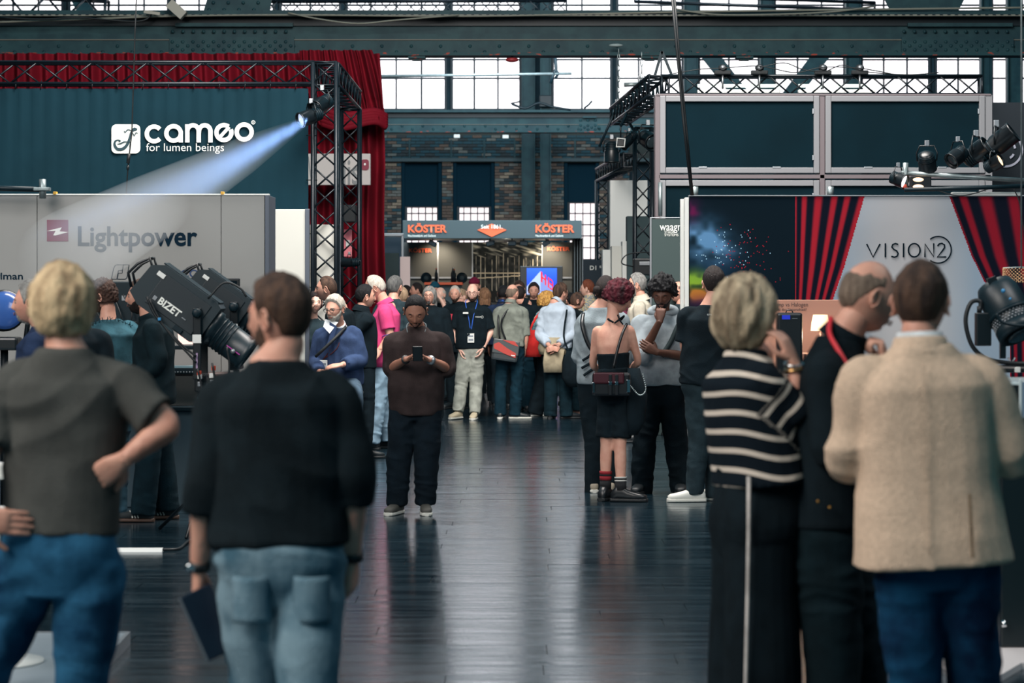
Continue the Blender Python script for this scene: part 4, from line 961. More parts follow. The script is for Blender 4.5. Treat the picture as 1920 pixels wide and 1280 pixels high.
# ------------------------------------------------------------------ the big spotlight on its stand
YS = 16.6; s_ = YS/F
def big_spot(cx, cy, Y, ang, k, label, text=True, group=None):
    t = thing('profile_spotlight', label, 'stage light', group, P(cx, cy, Y)); s = Y/F*k
    M = Matrix.Rotation(math.radians(ang), 4, 'Y')      # local x runs along the barrel, down to the right
    def bx(n_, u0, u1, v0, v1, d0, d1, m_, bev=.012, p=t): return MB().bbox(u0*s, u1*s, d0, d1, v0*s, v1*s, bev, M=M).build(n_, m_, p)
    ms = mat('spot_housing', (14, 34, 42), .42)
    b = MB(); prof = [(-105, -30), (-100, 33), (-78, 48), (40, 48), (52, 42), (52, -34), (40, -42), (-80, -42)]
    b.prism([(x*s, z*s) for x, z in prof], -.15, .15, M=M); hb = b.build('lamp_housing', ms, t)
    bx('top_rib', -84, 44, 47, 50, -.12, .12, M_dark, .003)
    bx('side_panel', -70, 36, -30, 36, -.158, -.15, mat('spot_panel', (10, 28, 36), .5), .004)
    b = MB(); c = Vector((0, 0, 0))
    R = Matrix.Rotation(math.pi/2, 4, 'Y')
    b.lathe([(36*s, 50*s), (36*s, 62*s), (31*s, 64*s), (31*s, 130*s), (34*s, 132*s), (34*s, 142*s), (29*s, 142*s), (28*s, 136*s), (.001, 135*s)], n=24, M=M @ R)
    b.build('lens_barrel', ms, t)
    b = MB()
    for q in (70, 78, 86, 94): b.lathe([(32.5*s, q*s), (32.5*s, (q+3)*s)], n=24, M=M @ R)
    b.build('barrel_ring', M_dark, t)
    b = MB(); b.tube([M @ Vector((x*s, -.1, z*s)) for x, z in ((-94, 26), (-112, 40), (-124, 18), (-128, -6), (-108, -24))], .010, 8)
    b.tube([M @ Vector((x*s, .1, z*s)) for x, z in ((-94, 26), (-112, 40), (-124, 18), (-128, -6), (-108, -24))], .010, 8); b.tube([M @ Vector((-112*s, -.1, 40*s)), M @ Vector((-112*s, .1, 40*s))], .010, 8)
    b.build('rear_handle', M_black, t)
    # yoke and stand
    yk = MB(); yk.bbox(-.028, .028, -.19, -.17, -.42, .05, .006).bbox(-.028, .028, .17, .19, -.42, .05, .006).bbox(-.03, .03, -.19, .19, -.44, -.41, .006)
    yo = yk.build('yoke', M_black, t); yo.location = (24*s, 0, -8*s)
    MB().lathe([(.035, 0), (.03, .03), (.012, .035)], (24*s, -.19, -4*s), 14, Matrix.Rotation(math.pi/2, 4, 'X')).build('yoke_knob', M_dark, t)
    MB().bbox(24*s-.03, 24*s+.03, -.198, -.19, -60*s, -44*s, .002).build('white_sticker', M_white, t)
    MB().box(24*s-.006, 24*s+.006, -.196, -.19, -107*s, -78*s).build('printed_strip', mat('lilac_print', (150, 130, 160), .6), t)
    if text:
        me = put_text('BIZET', -50*s, -18*s, -2*s, -4*s, 0, M_lw, t, 'lettering', bold=.03, M=M @ Matrix.Translation((0, -.161, 0)))
        MB().ribbon([(x*s, z*s) for x, z in ((-60, -8), (-54, -8), (-54, -14), (-60, -14))], .005, -.161, closed=True)
        bb = MB().bbox(-62*s, -55*s, -.163, -.158, -17*s, -9*s, .001, M=M); bb.build('square_mark', M_alu, t)
        MB().bbox(3*s, 12*s, -.163, -.158, -14*s, -12*s, .001, M=M).build('print_dash', M_alu, t)
    MB().bbox(-82*s, -66*s, -.165, -.158, 24*s, 33*s, .002, M=M).build('white_label', M_white, t)
    MB().bbox(0*s, 19*s, -.168, -.158, -40*s, -31*s, .003, M=M).build('grey_label', M_dark, t)
    MB().bbox(100*s, 130*s, -32*s, -31*s, -8*s, -6*s, .002, M=M).build('magenta_stripe', mat('magenta_print', (170, 60, 150), .5), t)
    MB().lathe([(4.5*s, 0), (4.5*s, .012)], M @ Vector((116*s, -31*s, -9*s)), 14, Matrix.Rotation(math.pi/2, 4, 'X')).build('lens_knob', M_alu, t)
    return t, s
t, s = big_spot(352, 582, YS, 36, 1.0, 'large black profile spotlight lettered BIZET tilted down to the right')
st = t.location
MB().tube([(.09, 0, -.44), (.09, 0, -st.z+.12)], .024, 10).build('stand_pole', M_black, t)
for a in (0, 2.1, 4.2): MB().tube([(.09, 0, -st.z+.32), (.09+.4*math.cos(a+.4), .4*math.sin(a+.4), -st.z+.015)], .013, 8).build('stand_leg', M_black, t)
MB().bbox(.05, .13, -.04, .04, -.56, -.44, .01).build('spigot_clamp', M_black, t)
for i, (px, py, m_) in enumerate(((374, 706, M_white), (374, 720, M_alu), (396, 704, M_white), (397, 716, M_alu), (372, 748, M_chrome), (378, 742, M_chrome), (400, 690, mat('orange_tape', (0, 0, 0))), (373, 699, mat('orange_tape', (0, 0, 0))))):
    q = P(px, py, YS-.2)-st; MB().bbox(q.x-.014, q.x+.014, q.y, q.y+.03, q.z-.016, q.z+.016, .003).build('cable_tag', m_, t)
b = MB()
for a in ([(275, 556), (290, 590), (320, 625), (345, 650), (368, 668)], [(280, 560), (300, 600), (325, 634), (350, 660), (368, 680)], [(370, 690), (378, 730), (372, 770), (368, 830)], [(398, 680), (404, 730), (396, 780), (384, 860)], [(425, 650), (430, 690), (420, 740), (404, 790)], [(390, 560), (420, 530), (450, 540), (462, 556)]):
    b.tube(crom([P(x, y, YS-.22)-st for x, y in a], 5), .008, 6)
b.build('power_cable', M_rubber, t)
q = P(299, 598, YS-.24)-st; MB().bbox(q.x-.01, q.x+.01, q.y-.01, q.y+.01, q.z-.01, q.z+.01, .002).build('blue_plug', mat('blue_plastic', (50, 130, 180), .4), t)
t2, s2 = big_spot(425, 572, YS+.75, 36, .78, 'second black profile spotlight partly hidden behind the lettered one', text=False)
MB().tube([(.07, 0, -.44), (.07, 0, -t2.location.z)], .022, 10).build('stand_pole', M_black, t2)
# cable cover and cable on the floor
o = MB().prism([(-.01, 0), (.01, .022), (.05, .022), (.07, 0)], 0, 1).build('cable_cover', M_white); o.rotation_euler = (0, 0, math.pi/2); o.location = (X_(304, 15.5), 15.5, .0)
tag(o, 'pale cable cover strip lying on the floor behind the fair-haired man', 'cable cover')
o = MB().tube(crom([(X_(304, 15.5), 15.53, .012), (X_(335, 15.6), 15.6, .01), (X_(352, 16), 16.1, .01), (X_(380, 15.9), 16.0, .01), (X_(430, 16), 16.1, .01)], 6), .009, 6).build('floor_cable', M_rubber); tag(o, 'black cable running along the floor from the cable cover', 'cable')
# ------------------------------------------------------------------ near left: platform and stool
t = thing('platform', 'low pale grey platform at the bottom left', 'platform', None, (0, 0, 0))
MB().prism([(-4.2, 8.6), (-1.79, 8.9), (-1.85, 11.5), (-4.2, 11.5)], 0, .055, M=Matrix(((1, 0, 0, 0), (0, 0, 1, 0), (0, 1, 0, 0), (0, 0, 0, 1)))).build('top_board', mat('platform_grey', (128, 140, 148), .35, var=.05, scale=3), t)
MB().bar((-1.78, 8.9, .03), (-1.84, 11.51, .03), .02, .062).bar((-4.2, 11.51, .03), (-1.84, 11.51, .03), .02, .062).build('edge_profile', M_alu, t)
t = thing('bar_stool', 'white moulded bar stool with chrome foot ring at the left edge', 'stool', None, (X_(-12, 10.6), 10.6, .055)); O = t.location
z = lambda py: Z_(py, 10.6)-O.z
MB().bbox(-.2, .085, -.2, .2, z(975), z(955), .015).build('seat', M_white, t)
MB().bbox(-.24, .075, .17, .21, z(905), z(872), .015).tube([(-.15, .18, z(955)), (-.18, .19, z(900))], .012).tube([(.05, .18, z(955)), (.06, .19, z(900))], .012).build('backrest', M_white, t)
MB().lathe([(.22, 0), (.22, .012), (.05, .03), (.028, .06), (.028, z(975))], n=24).build('pedestal', M_white, t)
MB().tube([(.13*math.cos(a), .13*math.sin(a), z(1165)) for a in [i*math.pi/8 for i in range(16)]], .012, 8, closed=True).build('foot_ring', M_chrome, t)
t = thing('white_post', 'white square post standing on the platform at the left edge', 'post', None, (X_(2, 9.9), 9.9, .055))
MB().bbox(-.03, .03, -.04, .04, 0, .42, .005).build('post', M_white, t); MB().bbox(-.08, .08, -.08, .08, .42, .45, .006).build('cap', M_white, t)
# ------------------------------------------------------------------ near right: counter, platform, hanging spotlight
t = thing('platform', 'low white platform under the black counter at the bottom right', 'platform', None, (0, 0, 0))
T = Matrix(((1, 0, 0, 0), (0, 0, 1, 0), (0, 1, 0, 0), (0, 0, 0, 1)))
MB().prism([(2.13, 12.0), (1.93, 10.9), (1.97, 10.1), (2.28, 10.75), (3.6, 11.0), (3.6, 12.3)], 0, .03, M=T).build('top_board', mat('platform_white', (205, 200, 200), .4), t)
Yc = 11.2
t = thing('counter', 'black counter with acrylic rim at the right edge', 'counter', None, (X_(1900, Yc), Yc, .03)); ox = t.location.x
MB().bbox(X_(1876, Yc)-ox, X_(2100, Yc)-ox, 0, .6, 0, Z_(722, Yc)-.03, .01).build('body', mat('counter_black', (12, 24, 28), .35), t)
MB().bbox(X_(1874, Yc)-ox, X_(2100, Yc)-ox, -.01, .6, Z_(722, Yc)-.03, Z_(716, Yc)-.03, .004).build('acrylic_rim', mat('acrylic_edge', (190, 205, 208), .2), t)
MB().bbox(X_(1909, Yc)-ox, X_(1914, Yc)-ox, -.03, -.01, Z_(800, Yc), Z_(722, Yc), .003).build('corner_strip', mat('acrylic_edge', (0, 0, 0)), t)
MB().box(X_(1914, Yc)-ox, X_(1960, Yc)-ox, -.014, -.01, Z_(795, Yc), Z_(728, Yc)).build('printed_card', mat('pale_blue_card', (150, 170, 190), .5), t)
MB().tube([(X_(1880, Yc)-ox, -.02, .13), (X_(1881, Yc)-ox, -.03, .1)], .012).build('lock', M_chrome, t)
Yn = 13.0
t = thing('profile_spotlight', 'black spotlight with perforated ring hanging at the right edge', 'stage light', None, P(1893, 590, Yn)); O = t.location; k = Yn/F
M = Vector((.35, -.45, -.82)).to_track_quat('Z', 'Y').to_matrix().to_4x4(); ms = mat('spot_housing', (0, 0, 0))
MB().lathe([(20*k, -72*k), (34*k, -66*k), (40*k, -50*k), (41*k, 0), (38*k, 4*k), (38*k, 24*k), (41*k, 26*k), (41*k, 44*k), (34*k, 46*k), (32*k, 40*k), (.001, 38*k)], n=28, M=M).build('lamp_housing', ms, t)
b = MB()
for r in range(4):
    for i in range(34): a = i*2*math.pi/34+r*.09; b.sphere(M @ Vector((38.4*k*math.cos(a), 38.4*k*math.sin(a), (6+r*5)*k)), .0055, 6)
b.build('perforations', M_alu, t, kind='stuff')
MB().lathe([(43*k, -2*k), (44*k, 2*k), (43*k, 5*k)], n=28, M=M).build('trim_ring', M_dark, t)
MB().lathe([(26*k, 46*k), (24*k, 48*k), (.001, 46*k)], n=24, M=M).build('lens', mat('lens_grey', (0, 0, 0)), t)
MB().bar(P(1858, 520, Yn)-O, P(1882, 585, Yn)-O, .03, .05).bar(P(1882, 585, Yn)-O, P(1895, 608, Yn)-O, .03, .05).build('yoke', M_black, t)
MB().tube(crom([P(1868, 588, Yn-.2)-O, P(1880, 604, Yn-.2)-O, P(1920, 610, Yn-.2)-O, P(1960, 600, Yn-.2)-O], 6), .008, 8).build('wire_guard', M_dark, t)
q = P(1881, 545, Yn-.13)-O; MB().sphere(q, .012, 8).sphere(P(1894, 560, Yn-.2)-O, .008, 8).build('blue_button', mat('blue_plastic', (0, 0, 0)), t)
MB().bar(P(1880, 610, Yn)-O, P(1880, 672, Yn)-O, .03).build('mounting_arm', M_black, t)
t = thing('ballast_box', 'black flat box with curved cable left of the hanging spotlight', 'control box', None, P(1843, 617, Yn))
MB().bbox(-.041, .041, -.03, .03, -.09, .09, .006).build('case', M_black, t)
MB().tube([(-.02, 0, .09), (-.02, 0, .125)], .013).build('cable_gland', M_rubber, t)
t2 = MB().tube(crom([P(1843, 590, Yn)-Vector((.02, 0, 0)), P(1838, 566, Yn), P(1822, 566, Yn), P(1812, 588, Yn), P(1812, 615, Yn), P(1824, 650, Yn), P(1850, 672, Yn), P(1890, 680, Yn), P(1940, 682, Yn)], 6), .012, 8).build('curved_cable', M_rubber)
tag(t2, 'thick black cable looping round the flat box at the right', 'cable')
t = thing('lighting_bar', 'black horizontal bar with a wing bolt under the hanging spotlight', 'lighting bar', None, P(1890, 691, Yn))
MB().tube([(-.11, 0, 0), (.5, 0, 0)], .022, 12).build('tube', M_black, t); MB().bbox(.03, .06, -.04, -.02, -.02, .01, .004).build('bolt_head', M_white, t)
MB().tube([(.0, 0, .06), (.02, 0, .03), (.04, 0, .06)], .006).build('wing_bolt', M_alu, t); MB().tube([(.45, 0, 0), (.45, 0, -P(1890, 691, Yn).z)], .025, 10).build('post', M_black, t)
t = thing('chandelier', 'golden beaded chandelier behind the hanging spotlight at the right edge', 'chandelier', None, P(1915, 515, 16))
b = MB()
for j in range(9):
    for i in range(30): a = i*2*math.pi/30+j*.1; b.sphere((.12*math.cos(a), .12*math.sin(a), .04-j*.011), .0058, 5)
b.build('beads', mat('gold_beads', (190, 150, 110), .25, metal=.6), t, kind='stuff')
MB().tube([(0, 0, .04), (0, 0, 3.5)], .006).tube([(-.12, 0, .045), (0, 0, .05), (.12, 0, .045)], .005).build('chain', M_pipe, t)
# ------------------------------------------------------------------ visible light beam in the haze
def beam():
    a = P(578, 224, 26.3); c = P(72, 508, 15.8); d = c-a; L_ = d.length
    m = bpy.data.materials.new('thin_haze'); m.use_nodes = True; n = m.node_tree; n.nodes.remove(n.nodes['Principled BSDF'])
    v = n.nodes.new('ShaderNodeVolumeScatter'); v.inputs['Density'].default_value = .22; v.inputs['Color'].default_value = (.8, .9, 1, 1); v.inputs['Anisotropy'].default_value = .2
    n.links.new(v.outputs[0], n.nodes['Material Output'].inputs['Volume'])
    tc = n.nodes.new('ShaderNodeTexCoord'); dt = n.nodes.new('ShaderNodeVectorMath'); dt.operation = 'DOT_PRODUCT'; dn = d.normalized(); dt.inputs[1].default_value = dn[:]
    mr = n.nodes.new('ShaderNodeMapRange'); mr.inputs['From Max'].default_value = L_; mr.inputs['To Min'].default_value = .03; mr.inputs['To Max'].default_value = .32
    n.links.new(tc.outputs['Object'], dt.inputs[0]); n.links.new(dt.outputs['Value'], mr.inputs[0]); n.links.new(mr.outputs[0], v.inputs['Density'])
    M = d.to_track_quat('Z', 'Y').to_matrix().to_4x4()
    o = MB().lathe([(.05, .1), (.36*.5, L_*.35), (.54*.5, L_*.7), (.62*.5, L_*.92), (.3, L_*.95)], n=20, M=M).build('light_haze', m); o.location = a
    tag(o, 'bluish haze lit by the beam crossing the lettered backdrop and grey wall', 'haze'); o['kind'] = 'stuff'
    sl = spot_light('beam_source', a, c, 11000, 3.3, (.32, .52, 1), .6, .05)
beam()
# ================================================================== people
TMP = bpy.data.scenes.new('tmp')
with bpy.context.temp_override(scene=TMP, view_layer=TMP.view_layers[0]): TDG = bpy.context.evaluated_depsgraph_get()
def remesh(vs, fs, voxel, smooth_it=3, fac=.5):
    me = bpy.data.meshes.new('t'); me.from_pydata([tuple(v) for v in vs], [], fs)
    o = bpy.data.objects.new('t', me); TMP.collection.objects.link(o)
    m = o.modifiers.new('r', 'REMESH'); m.mode = 'VOXEL'; m.voxel_size = voxel; m.adaptivity = 0
    if smooth_it:
        s = o.modifiers.new('s', 'SMOOTH'); s.iterations = smooth_it; s.factor = fac
    TDG.update(); ev = o.evaluated_get(TDG); m2 = bpy.data.meshes.new_from_object(ev, depsgraph=TDG)
    n = len(m2.vertices); co = np.empty(n*3); m2.vertices.foreach_get('co', co)
    lt = np.empty(len(m2.polygons), np.int32); m2.polygons.foreach_get('loop_total', lt)
    lv = np.empty(len(m2.loops), np.int32); m2.loops.foreach_get('vertex_index', lv)
    bpy.data.objects.remove(o); bpy.data.meshes.remove(me); bpy.data.meshes.remove(m2)
    if len(lt) and lt.min() == 4 and lt.max() == 4: F_ = lv.reshape(-1, 4)
    else:
        F_ = []; i = 0
        for k in lt: F_.append(lv[i:i+k].tolist()); i += k
    return co.reshape(-1, 3), F_
def normals(co, F_):
    if not isinstance(F_, np.ndarray): return np.zeros_like(co)
    a, b, c, d = (co[F_[:, i]] for i in range(4)); n = np.cross(c-a, d-b); out = np.zeros_like(co)
    for i in range(4): np.add.at(out, F_[:, i], n)
    return out/(np.linalg.norm(out, axis=1, keepdims=True)+1e-12)
def np_mesh(name, co, faces_list, mats, parent, mi=None, smooth=True, attr=None):
    me = bpy.data.meshes.new(name); me.vertices.add(len(co)); me.vertices.foreach_set('co', np.asarray(co, float).ravel())
    tot = sum(f.size for f in faces_list); npoly = sum(len(f) for f in faces_list)
    me.loops.add(tot); me.loops.foreach_set('vertex_index', np.concatenate([f.ravel() for f in faces_list]).astype(np.int32))
    st = []; p = 0
    for f in faces_list: st.append(p+np.arange(len(f))*f.shape[1]); p += f.size
    me.polygons.add(npoly); me.polygons.foreach_set('loop_start', np.concatenate(st).astype(np.int32))
    if mi is not None: me.polygons.foreach_set('material_index', mi.astype(np.int32))
    if attr is not None:
        a = me.attributes.new('cut', 'FLOAT_VECTOR', 'POINT'); a.data.foreach_set('vector', np.asarray(attr, float).ravel())
    me.update(calc_edges=True)
    me.polygons.foreach_set('use_smooth', [smooth]*npoly)
    for m in (mats if isinstance(mats, (list, tuple)) else [mats]): me.materials.append(m)
    return link(name, me, parent)
def loft(secs, n=18):
    """secs: (centre, U, V, power) with U,V half-axis vectors; closed with caps"""
    vs = []; fs = []
    for c, U, V, pw in secs:
        for k in range(n):
            t = 2*math.pi*k/n; cs, sn = math.cos(t), math.sin(t); e = 2/pw
            vs.append(c+U*(math.copysign(abs(cs)**e, cs))+V*(math.copysign(abs(sn)**e, sn)))
    for i in range(len(secs)-1):
        for k in range(n): fs.append([i*n+k, i*n+(k+1) % n, (i+1)*n+(k+1) % n, (i+1)*n+k])
    fs.append(list(range(n))[::-1]); fs.append([(len(secs)-1)*n+k for k in range(n)])
    return vs, fs
def limb(pts, rad, sub=5, ecc=1., up=None, round0=True, round1=True, n=14):
    """tube through joints with tapered radii; ecc flattens along one axis"""
    c = crom(pts, sub); N = len(c); rr = np.interp(np.linspace(0, len(rad)-1, N), range(len(rad)), rad)
    fr = []; prev = None
    for i, p in enumerate(c):
        d = (c[min(i+1, N-1)]-c[max(i-1, 0)]).normalized()
        if prev is None: u = (up-d*up.dot(d)).normalized() if up is not None and (up-d*up.dot(d)).length > .1 else d.orthogonal().normalized()
        else: u = prev-d*prev.dot(d); u = u.normalized() if u.length > 1e-5 else d.orthogonal().normalized()
        prev = u; fr.append((p, d, u, d.cross(u), rr[i]))
    secs = []
    p, d, u, v, r = fr[0]
    if round0: secs += [(p-d*r*.85, u*r*.45, v*r*.45*ecc, 2), (p-d*r*.5, u*r*.82, v*r*.82*ecc, 2)]
    secs += [(p, u*r, v*r*ecc, 2) for p, d, u, v, r in fr]
    p, d, u, v, r = fr[-1]
    if round1: secs += [(p+d*r*.5, u*r*.82, v*r*.82*ecc, 2), (p+d*r*.85, u*r*.45, v*r*.45*ecc, 2)]
    return loft(secs, n)
def cutchain(pts, f0, f1):
    """portion of a polyline between length fractions"""
    pts = [Vector(p) for p in pts]; L = [0]
    for a, b in zip(pts, pts[1:]): L.append(L[-1]+(b-a).length)
    T = L[-1]; at = lambda s: next((pts[i].lerp(pts[i+1], (s-L[i])/max(1e-6, L[i+1]-L[i])) for i in range(len(pts)-1) if s <= L[i+1]+1e-9), pts[-1])
    return [at(f0*T)]+[p for p, l in zip(pts, L) if f0*T+.02 < l < f1*T-.02]+[at(f1*T)]
class Acc:
    def __init__(s): s.v = []; s.f = []
    def __call__(s, vf):
        o = len(s.v); s.v += list(vf[0]); s.f += [[i+o for i in f] for f in vf[1]]; return s
# ---- head
_ico = {}
def ico(n):
    if n not in _ico:
        bm = bmesh.new(); bmesh.ops.create_icosphere(bm, subdivisions=n, radius=1); bm.verts.ensure_lookup_table()
        _ico[n] = (np.array([v.co[:] for v in bm.verts]), np.array([[v.index for v in f.verts] for f in bm.faces])); bm.free()
    return _ico[n]
G = lambda x, s: np.exp(-(x/s)**2)
def head_pts(d, fem=False, jaw=1.0):
    dx, dy, dz = d[:, 0], d[:, 1], d[:, 2]; x = dx*.0755; y = dy*.095; z = dz*.118
    t = np.clip(-dz, 0, 1); fr = np.clip(dy, 0, 1); bk = np.clip(-dy, 0, 1)
    x = x*(1-(.30 if not fem else .36)*t**1.5*(2-jaw)); x = x*(1-.10*fr**2*smooth(.1, .8, np.clip(dz, 0, 1))); x = x*(1+.05*bk)
    y = np.where(dy > 0, y+.010*smooth(.35, .85, t)*fr, y*(1.05-.38*smooth(.1, .9, t)))
    y = y-.006*smooth(.2, .7, fr)*smooth(.1, .6, np.clip(dz, 0, 1))
    f = smooth(.25, .6, dy); ax = np.abs(x)
    y = y+f*(.005*G(z-.020, .010)*G(ax-.028, .022))                                       # brow
    y = y-f*(.010*G(ax-.031, .015)*G(z-.001, .011))                                       # sockets
    nz = np.interp(z, [-.050, -.043, -.034, -.01, .012, .026], [0, .013, .026, .015, .006, 0]); nw = np.interp(z, [-.045, -.03, .01], [.0155, .013, .0085])
    y = y+f*nz*G(x, nw)
    y = y+f*(.004*G(ax-.042, .02)*G(z+.03, .022))
    y = y+f*(.0065*G(x, .021)*(G(z+.0595, .0055)+G(z+.0715, .006))-.004*G(x, .025)*G(z+.0655, .0028)-.004*G(z+.083, .006)*G(x, .02)+.009*G(x, .020)*G(z+.101, .013))
    return np.stack([x, y, z], 1)
def hairline(d, pts, style):
    az = np.degrees(np.arccos(np.clip(d[:, 1]/np.maximum(1e-6, np.hypot(d[:, 0], d[:, 1])), -1, 1)))
    tab = {'short': ([0, 25, 50, 68, 78, 90, 105, 125, 180], [.078, .075, .062, .030, -.012, .012, .000, -.055, -.066]),
           'receding': ([0, 20, 45, 68, 80, 90, 105, 125, 180], [.105, .113, .100, .040, -.005, .014, .000, -.055, -.065]),
           'fringe': ([0, 25, 50, 68, 78, 90, 105, 125, 180], [.050, .046, .035, .010, -.02, -.02, -.03, -.07, -.08]),
           'horseshoe': ([0, 60, 80, 92, 110, 140, 180], [.3, .12, .03, .03, .0, -.05, -.06])}[style]
    hl = np.interp(az, *tab); return pts[:, 2]-hl, az
def make_head(root, M, spec, lvl, k, body_sink):
    """returns head skin verts/faces and makes hair, beard, eyes, glasses as children of root; M maps head space to root space"""
    d, F_ = ico(lvl); fem = spec.get('fem'); pts = head_pts(d, fem, spec.get('jaw', 1.)); toW = lambda p: np.asarray([(M @ Vector(q))[:] for q in p]) if len(p) < 400 else (np.asarray(p)*k) @ np.array(M.to_3x3().normalized()).T+np.array(M.translation)
    rot = np.array(M.to_3x3().normalized()).T; toW = lambda p: (np.asarray([q[:] for q in p]) if not isinstance(p, np.ndarray) else p)*k @ rot+np.array(M.translation)
    skin = toW(pts)
    # ears
    ev = MB()
    for sx in (-1, 1):
        R = Matrix.Rotation(sx*.35, 4, 'Z') @ Matrix.Rotation(-.18, 4, 'X')
        ev.sphere((sx*.0765, -.012, -.008), (.008, .017, .029), 10, M=R)
        ev.tube([Vector((sx*.079, -.012, -.008))+R @ Vector((sx*.006, .017*math.cos(a), .030*math.sin(a))) for a in [math.radians(-100+q*32) for q in range(10)]], .0048, 6)
    hd = [(skin, F_), (toW(ev.v), ev.f)]
    hm = spec.get('hairmat'); st = spec.get('hair', 'short'); res = lvl
    def shell(name, off, m, thr=0.0, base=None, subd=None):
        """offset shell: keeps faces with any positive thickness"""
        dd, FF = ico(subd or lvl); pp = head_pts(dd, fem, spec.get('jaw', 1.)) if base is None else base(dd)
        th = off(dd, pp); nrm = dd/np.linalg.norm(dd*np.array([1/.0755, 1/.095, 1/.118]), axis=1, keepdims=True)
        nrm = dd/np.array([.0755, .095, .118]); nrm /= np.linalg.norm(nrm, axis=1, keepdims=True)
        q = pp+nrm*th[:, None]; keep = (th[FF] > thr).any(1); FK = FF[keep]; used = np.unique(FK); mp = np.full(len(q), -1); mp[used] = np.arange(len(used))
        return np_mesh(name, toW(q[used]), [mp[FK]], m, root)
    if st in ('short', 'receding', 'fringe', 'horseshoe', 'buzz', 'quiff', 'spiky'):
        base = {'buzz': 'short', 'quiff': 'short', 'spiky': 'short'}.get(st, st); T = spec.get('thick', {'buzz': .0035, 'horseshoe': .006, 'quiff': .02, 'spiky': .02}.get(st, .013)); fd = spec.get('fade', .35)
        def off(dd, pp):
            s, az = hairline(dd, pp, base); s = np.minimum(s, .066-pp[:, 2]+.012*vnoise(dd*5, 2)) if st == 'horseshoe' else s; topw = smooth(-.03, .075, pp[:, 2]); n = vnoise(np.stack([np.degrees(np.arctan2(dd[:, 0], dd[:, 1]))*.05, dd[:, 2]*2, dd[:, 0]], 1), 5)
            n2 = vnoise(dd*9, 3); th = T*(fd+(1-fd)*topw)*smooth(0, .012, s)*(1+.22*n+.16*n2)
            if st == 'quiff': th = th+.016*smooth(.3, .9, dd[:, 1])*smooth(.06, .09, pp[:, 2])
            return np.where(s < .001, -.003, th)
        shell('hair', off, hm)
    elif st in ('bob', 'afro', 'curly', 'long', 'tied'):
        A = {'bob': (.100, .118, .138, -.012, -.010), 'afro': (.112, .122, .140, -.012, .026), 'curly': (.088, .108, .126, -.006, .014), 'long': (.094, .112, .132, -.010, -.006), 'tied': (.082, .103, .124, -.004, .004)}[st]
        fr_, amp = {'bob': (7, .013), 'afro': (11, .020), 'curly': (13, .014), 'long': (6, .006), 'tied': (8, .003)}[st]
        low = {'bob': -.135, 'afro': -.035, 'curly': -.055, 'long': -.14, 'tied': -.06}[st]
        k2 = spec.get('vol', 1.)
        def base(dd):
            return np.stack([dd[:, 0]*A[0]*k2, dd[:, 1]*A[1]*k2+A[3], dd[:, 2]*A[2]*(1+(k2-1)*.6)+A[4]], 1)
        def off(dd, pp):
            az = np.degrees(np.arccos(np.clip(dd[:, 1]/np.maximum(1e-6, np.hypot(dd[:, 0], dd[:, 1])), -1, 1)))
            fl = np.interp(az, [0, 35, 55, 75, 180], [.075, .06, .0, low, low]) if st != 'afro' else np.interp(az, [0, 35, 60, 80, 95, 180], [.062, .055, .03, .0, low, low-.01])
            if st in ('bob', 'long'): fl = np.interp(az, [0, 30, 48, 66, 180], [.055, .045, .0, low, low])
            s = pp[:, 2]-fl; a_ = np.degrees(np.arctan2(dd[:, 0], dd[:, 1]))
            if st in ('afro', 'curly'): n = vnoise(dd*fr_*.5, 2)*.6+vnoise(dd*fr_*1.2, 4)*.7+vnoise(dd*fr_*2.6, 6)*.5
            else: n = vnoise(np.stack([a_*.11, dd[:, 2]*2.2, dd[:, 0]], 1), 5)*.8+vnoise(np.stack([a_*.3, dd[:, 2]*5, dd[:, 0]], 1), 8)*.4
            th = amp*n; return np.where(s < 0, -.07+smooth(-.02, 0, s)*.04, th)
        shell('hair', off, hm, -.029, base, max(lvl, 5))
        if st == 'long':
            a = Acc(); a(loft([(Vector((0, -.055, .02)), Vector((.075, 0, 0)), Vector((0, .05, 0)), 2.2), (Vector((0, -.065, -.09)), Vector((.088, 0, 0)), Vector((0, .052, 0)), 2.2), (Vector((0, -.06, -.18)), Vector((.085, 0, 0)), Vector((0, .045, 0)), 2.2), (Vector((0, -.055, -.24)), Vector((.06, 0, 0)), Vector((0, .03, 0)), 2)], 20))
            MB().add([tuple(q) for q in toW(a.v)], a.f, True).build('back_hair', hm, root)
    if spec.get('bun'):
        dd, FF = ico(3); q = dd*np.array([.034, .032, .038])*(1+.12*vnoise(dd*5)[:, None])+np.array(spec['bun']); np_mesh('hair_bun', toW(q), [FF], hm, root)
    bd = spec.get('beard')
    if bd:
        bt, bm_ = bd
        def off(dd, pp):
            az = np.degrees(np.arccos(np.clip(dd[:, 1]/np.maximum(1e-6, np.hypot(dd[:, 0], dd[:, 1])), -1, 1)))
            top = np.interp(az, [0, 12, 25, 45, 70, 84, 90], [-.047, -.047, -.055, -.056, -.03, .0, -.3]) if bt != 'goatee' else np.interp(az, [0, 15, 26, 30, 90], [-.047, -.048, -.058, -.3, -.3])
            s = top-pp[:, 2]; lip = (np.abs(pp[:, 0]) < .021) & (pp[:, 2] > -.077) & (pp[:, 2] < -.058); T = {'stubble': .0012, 'short': .005, 'full': .011, 'goatee': .009, 'long': .022}[bt]
            n = vnoise(dd*16, 7); th = T*smooth(0, .010, s)*(.6+.5*smooth(.04, .10, -pp[:, 2]))*(1+.35*n); return np.where((s < .001) | lip, -.003, th)
        shell('beard', off, bm_)
    # eyes and brows
    e = MB(); e.mi = 0
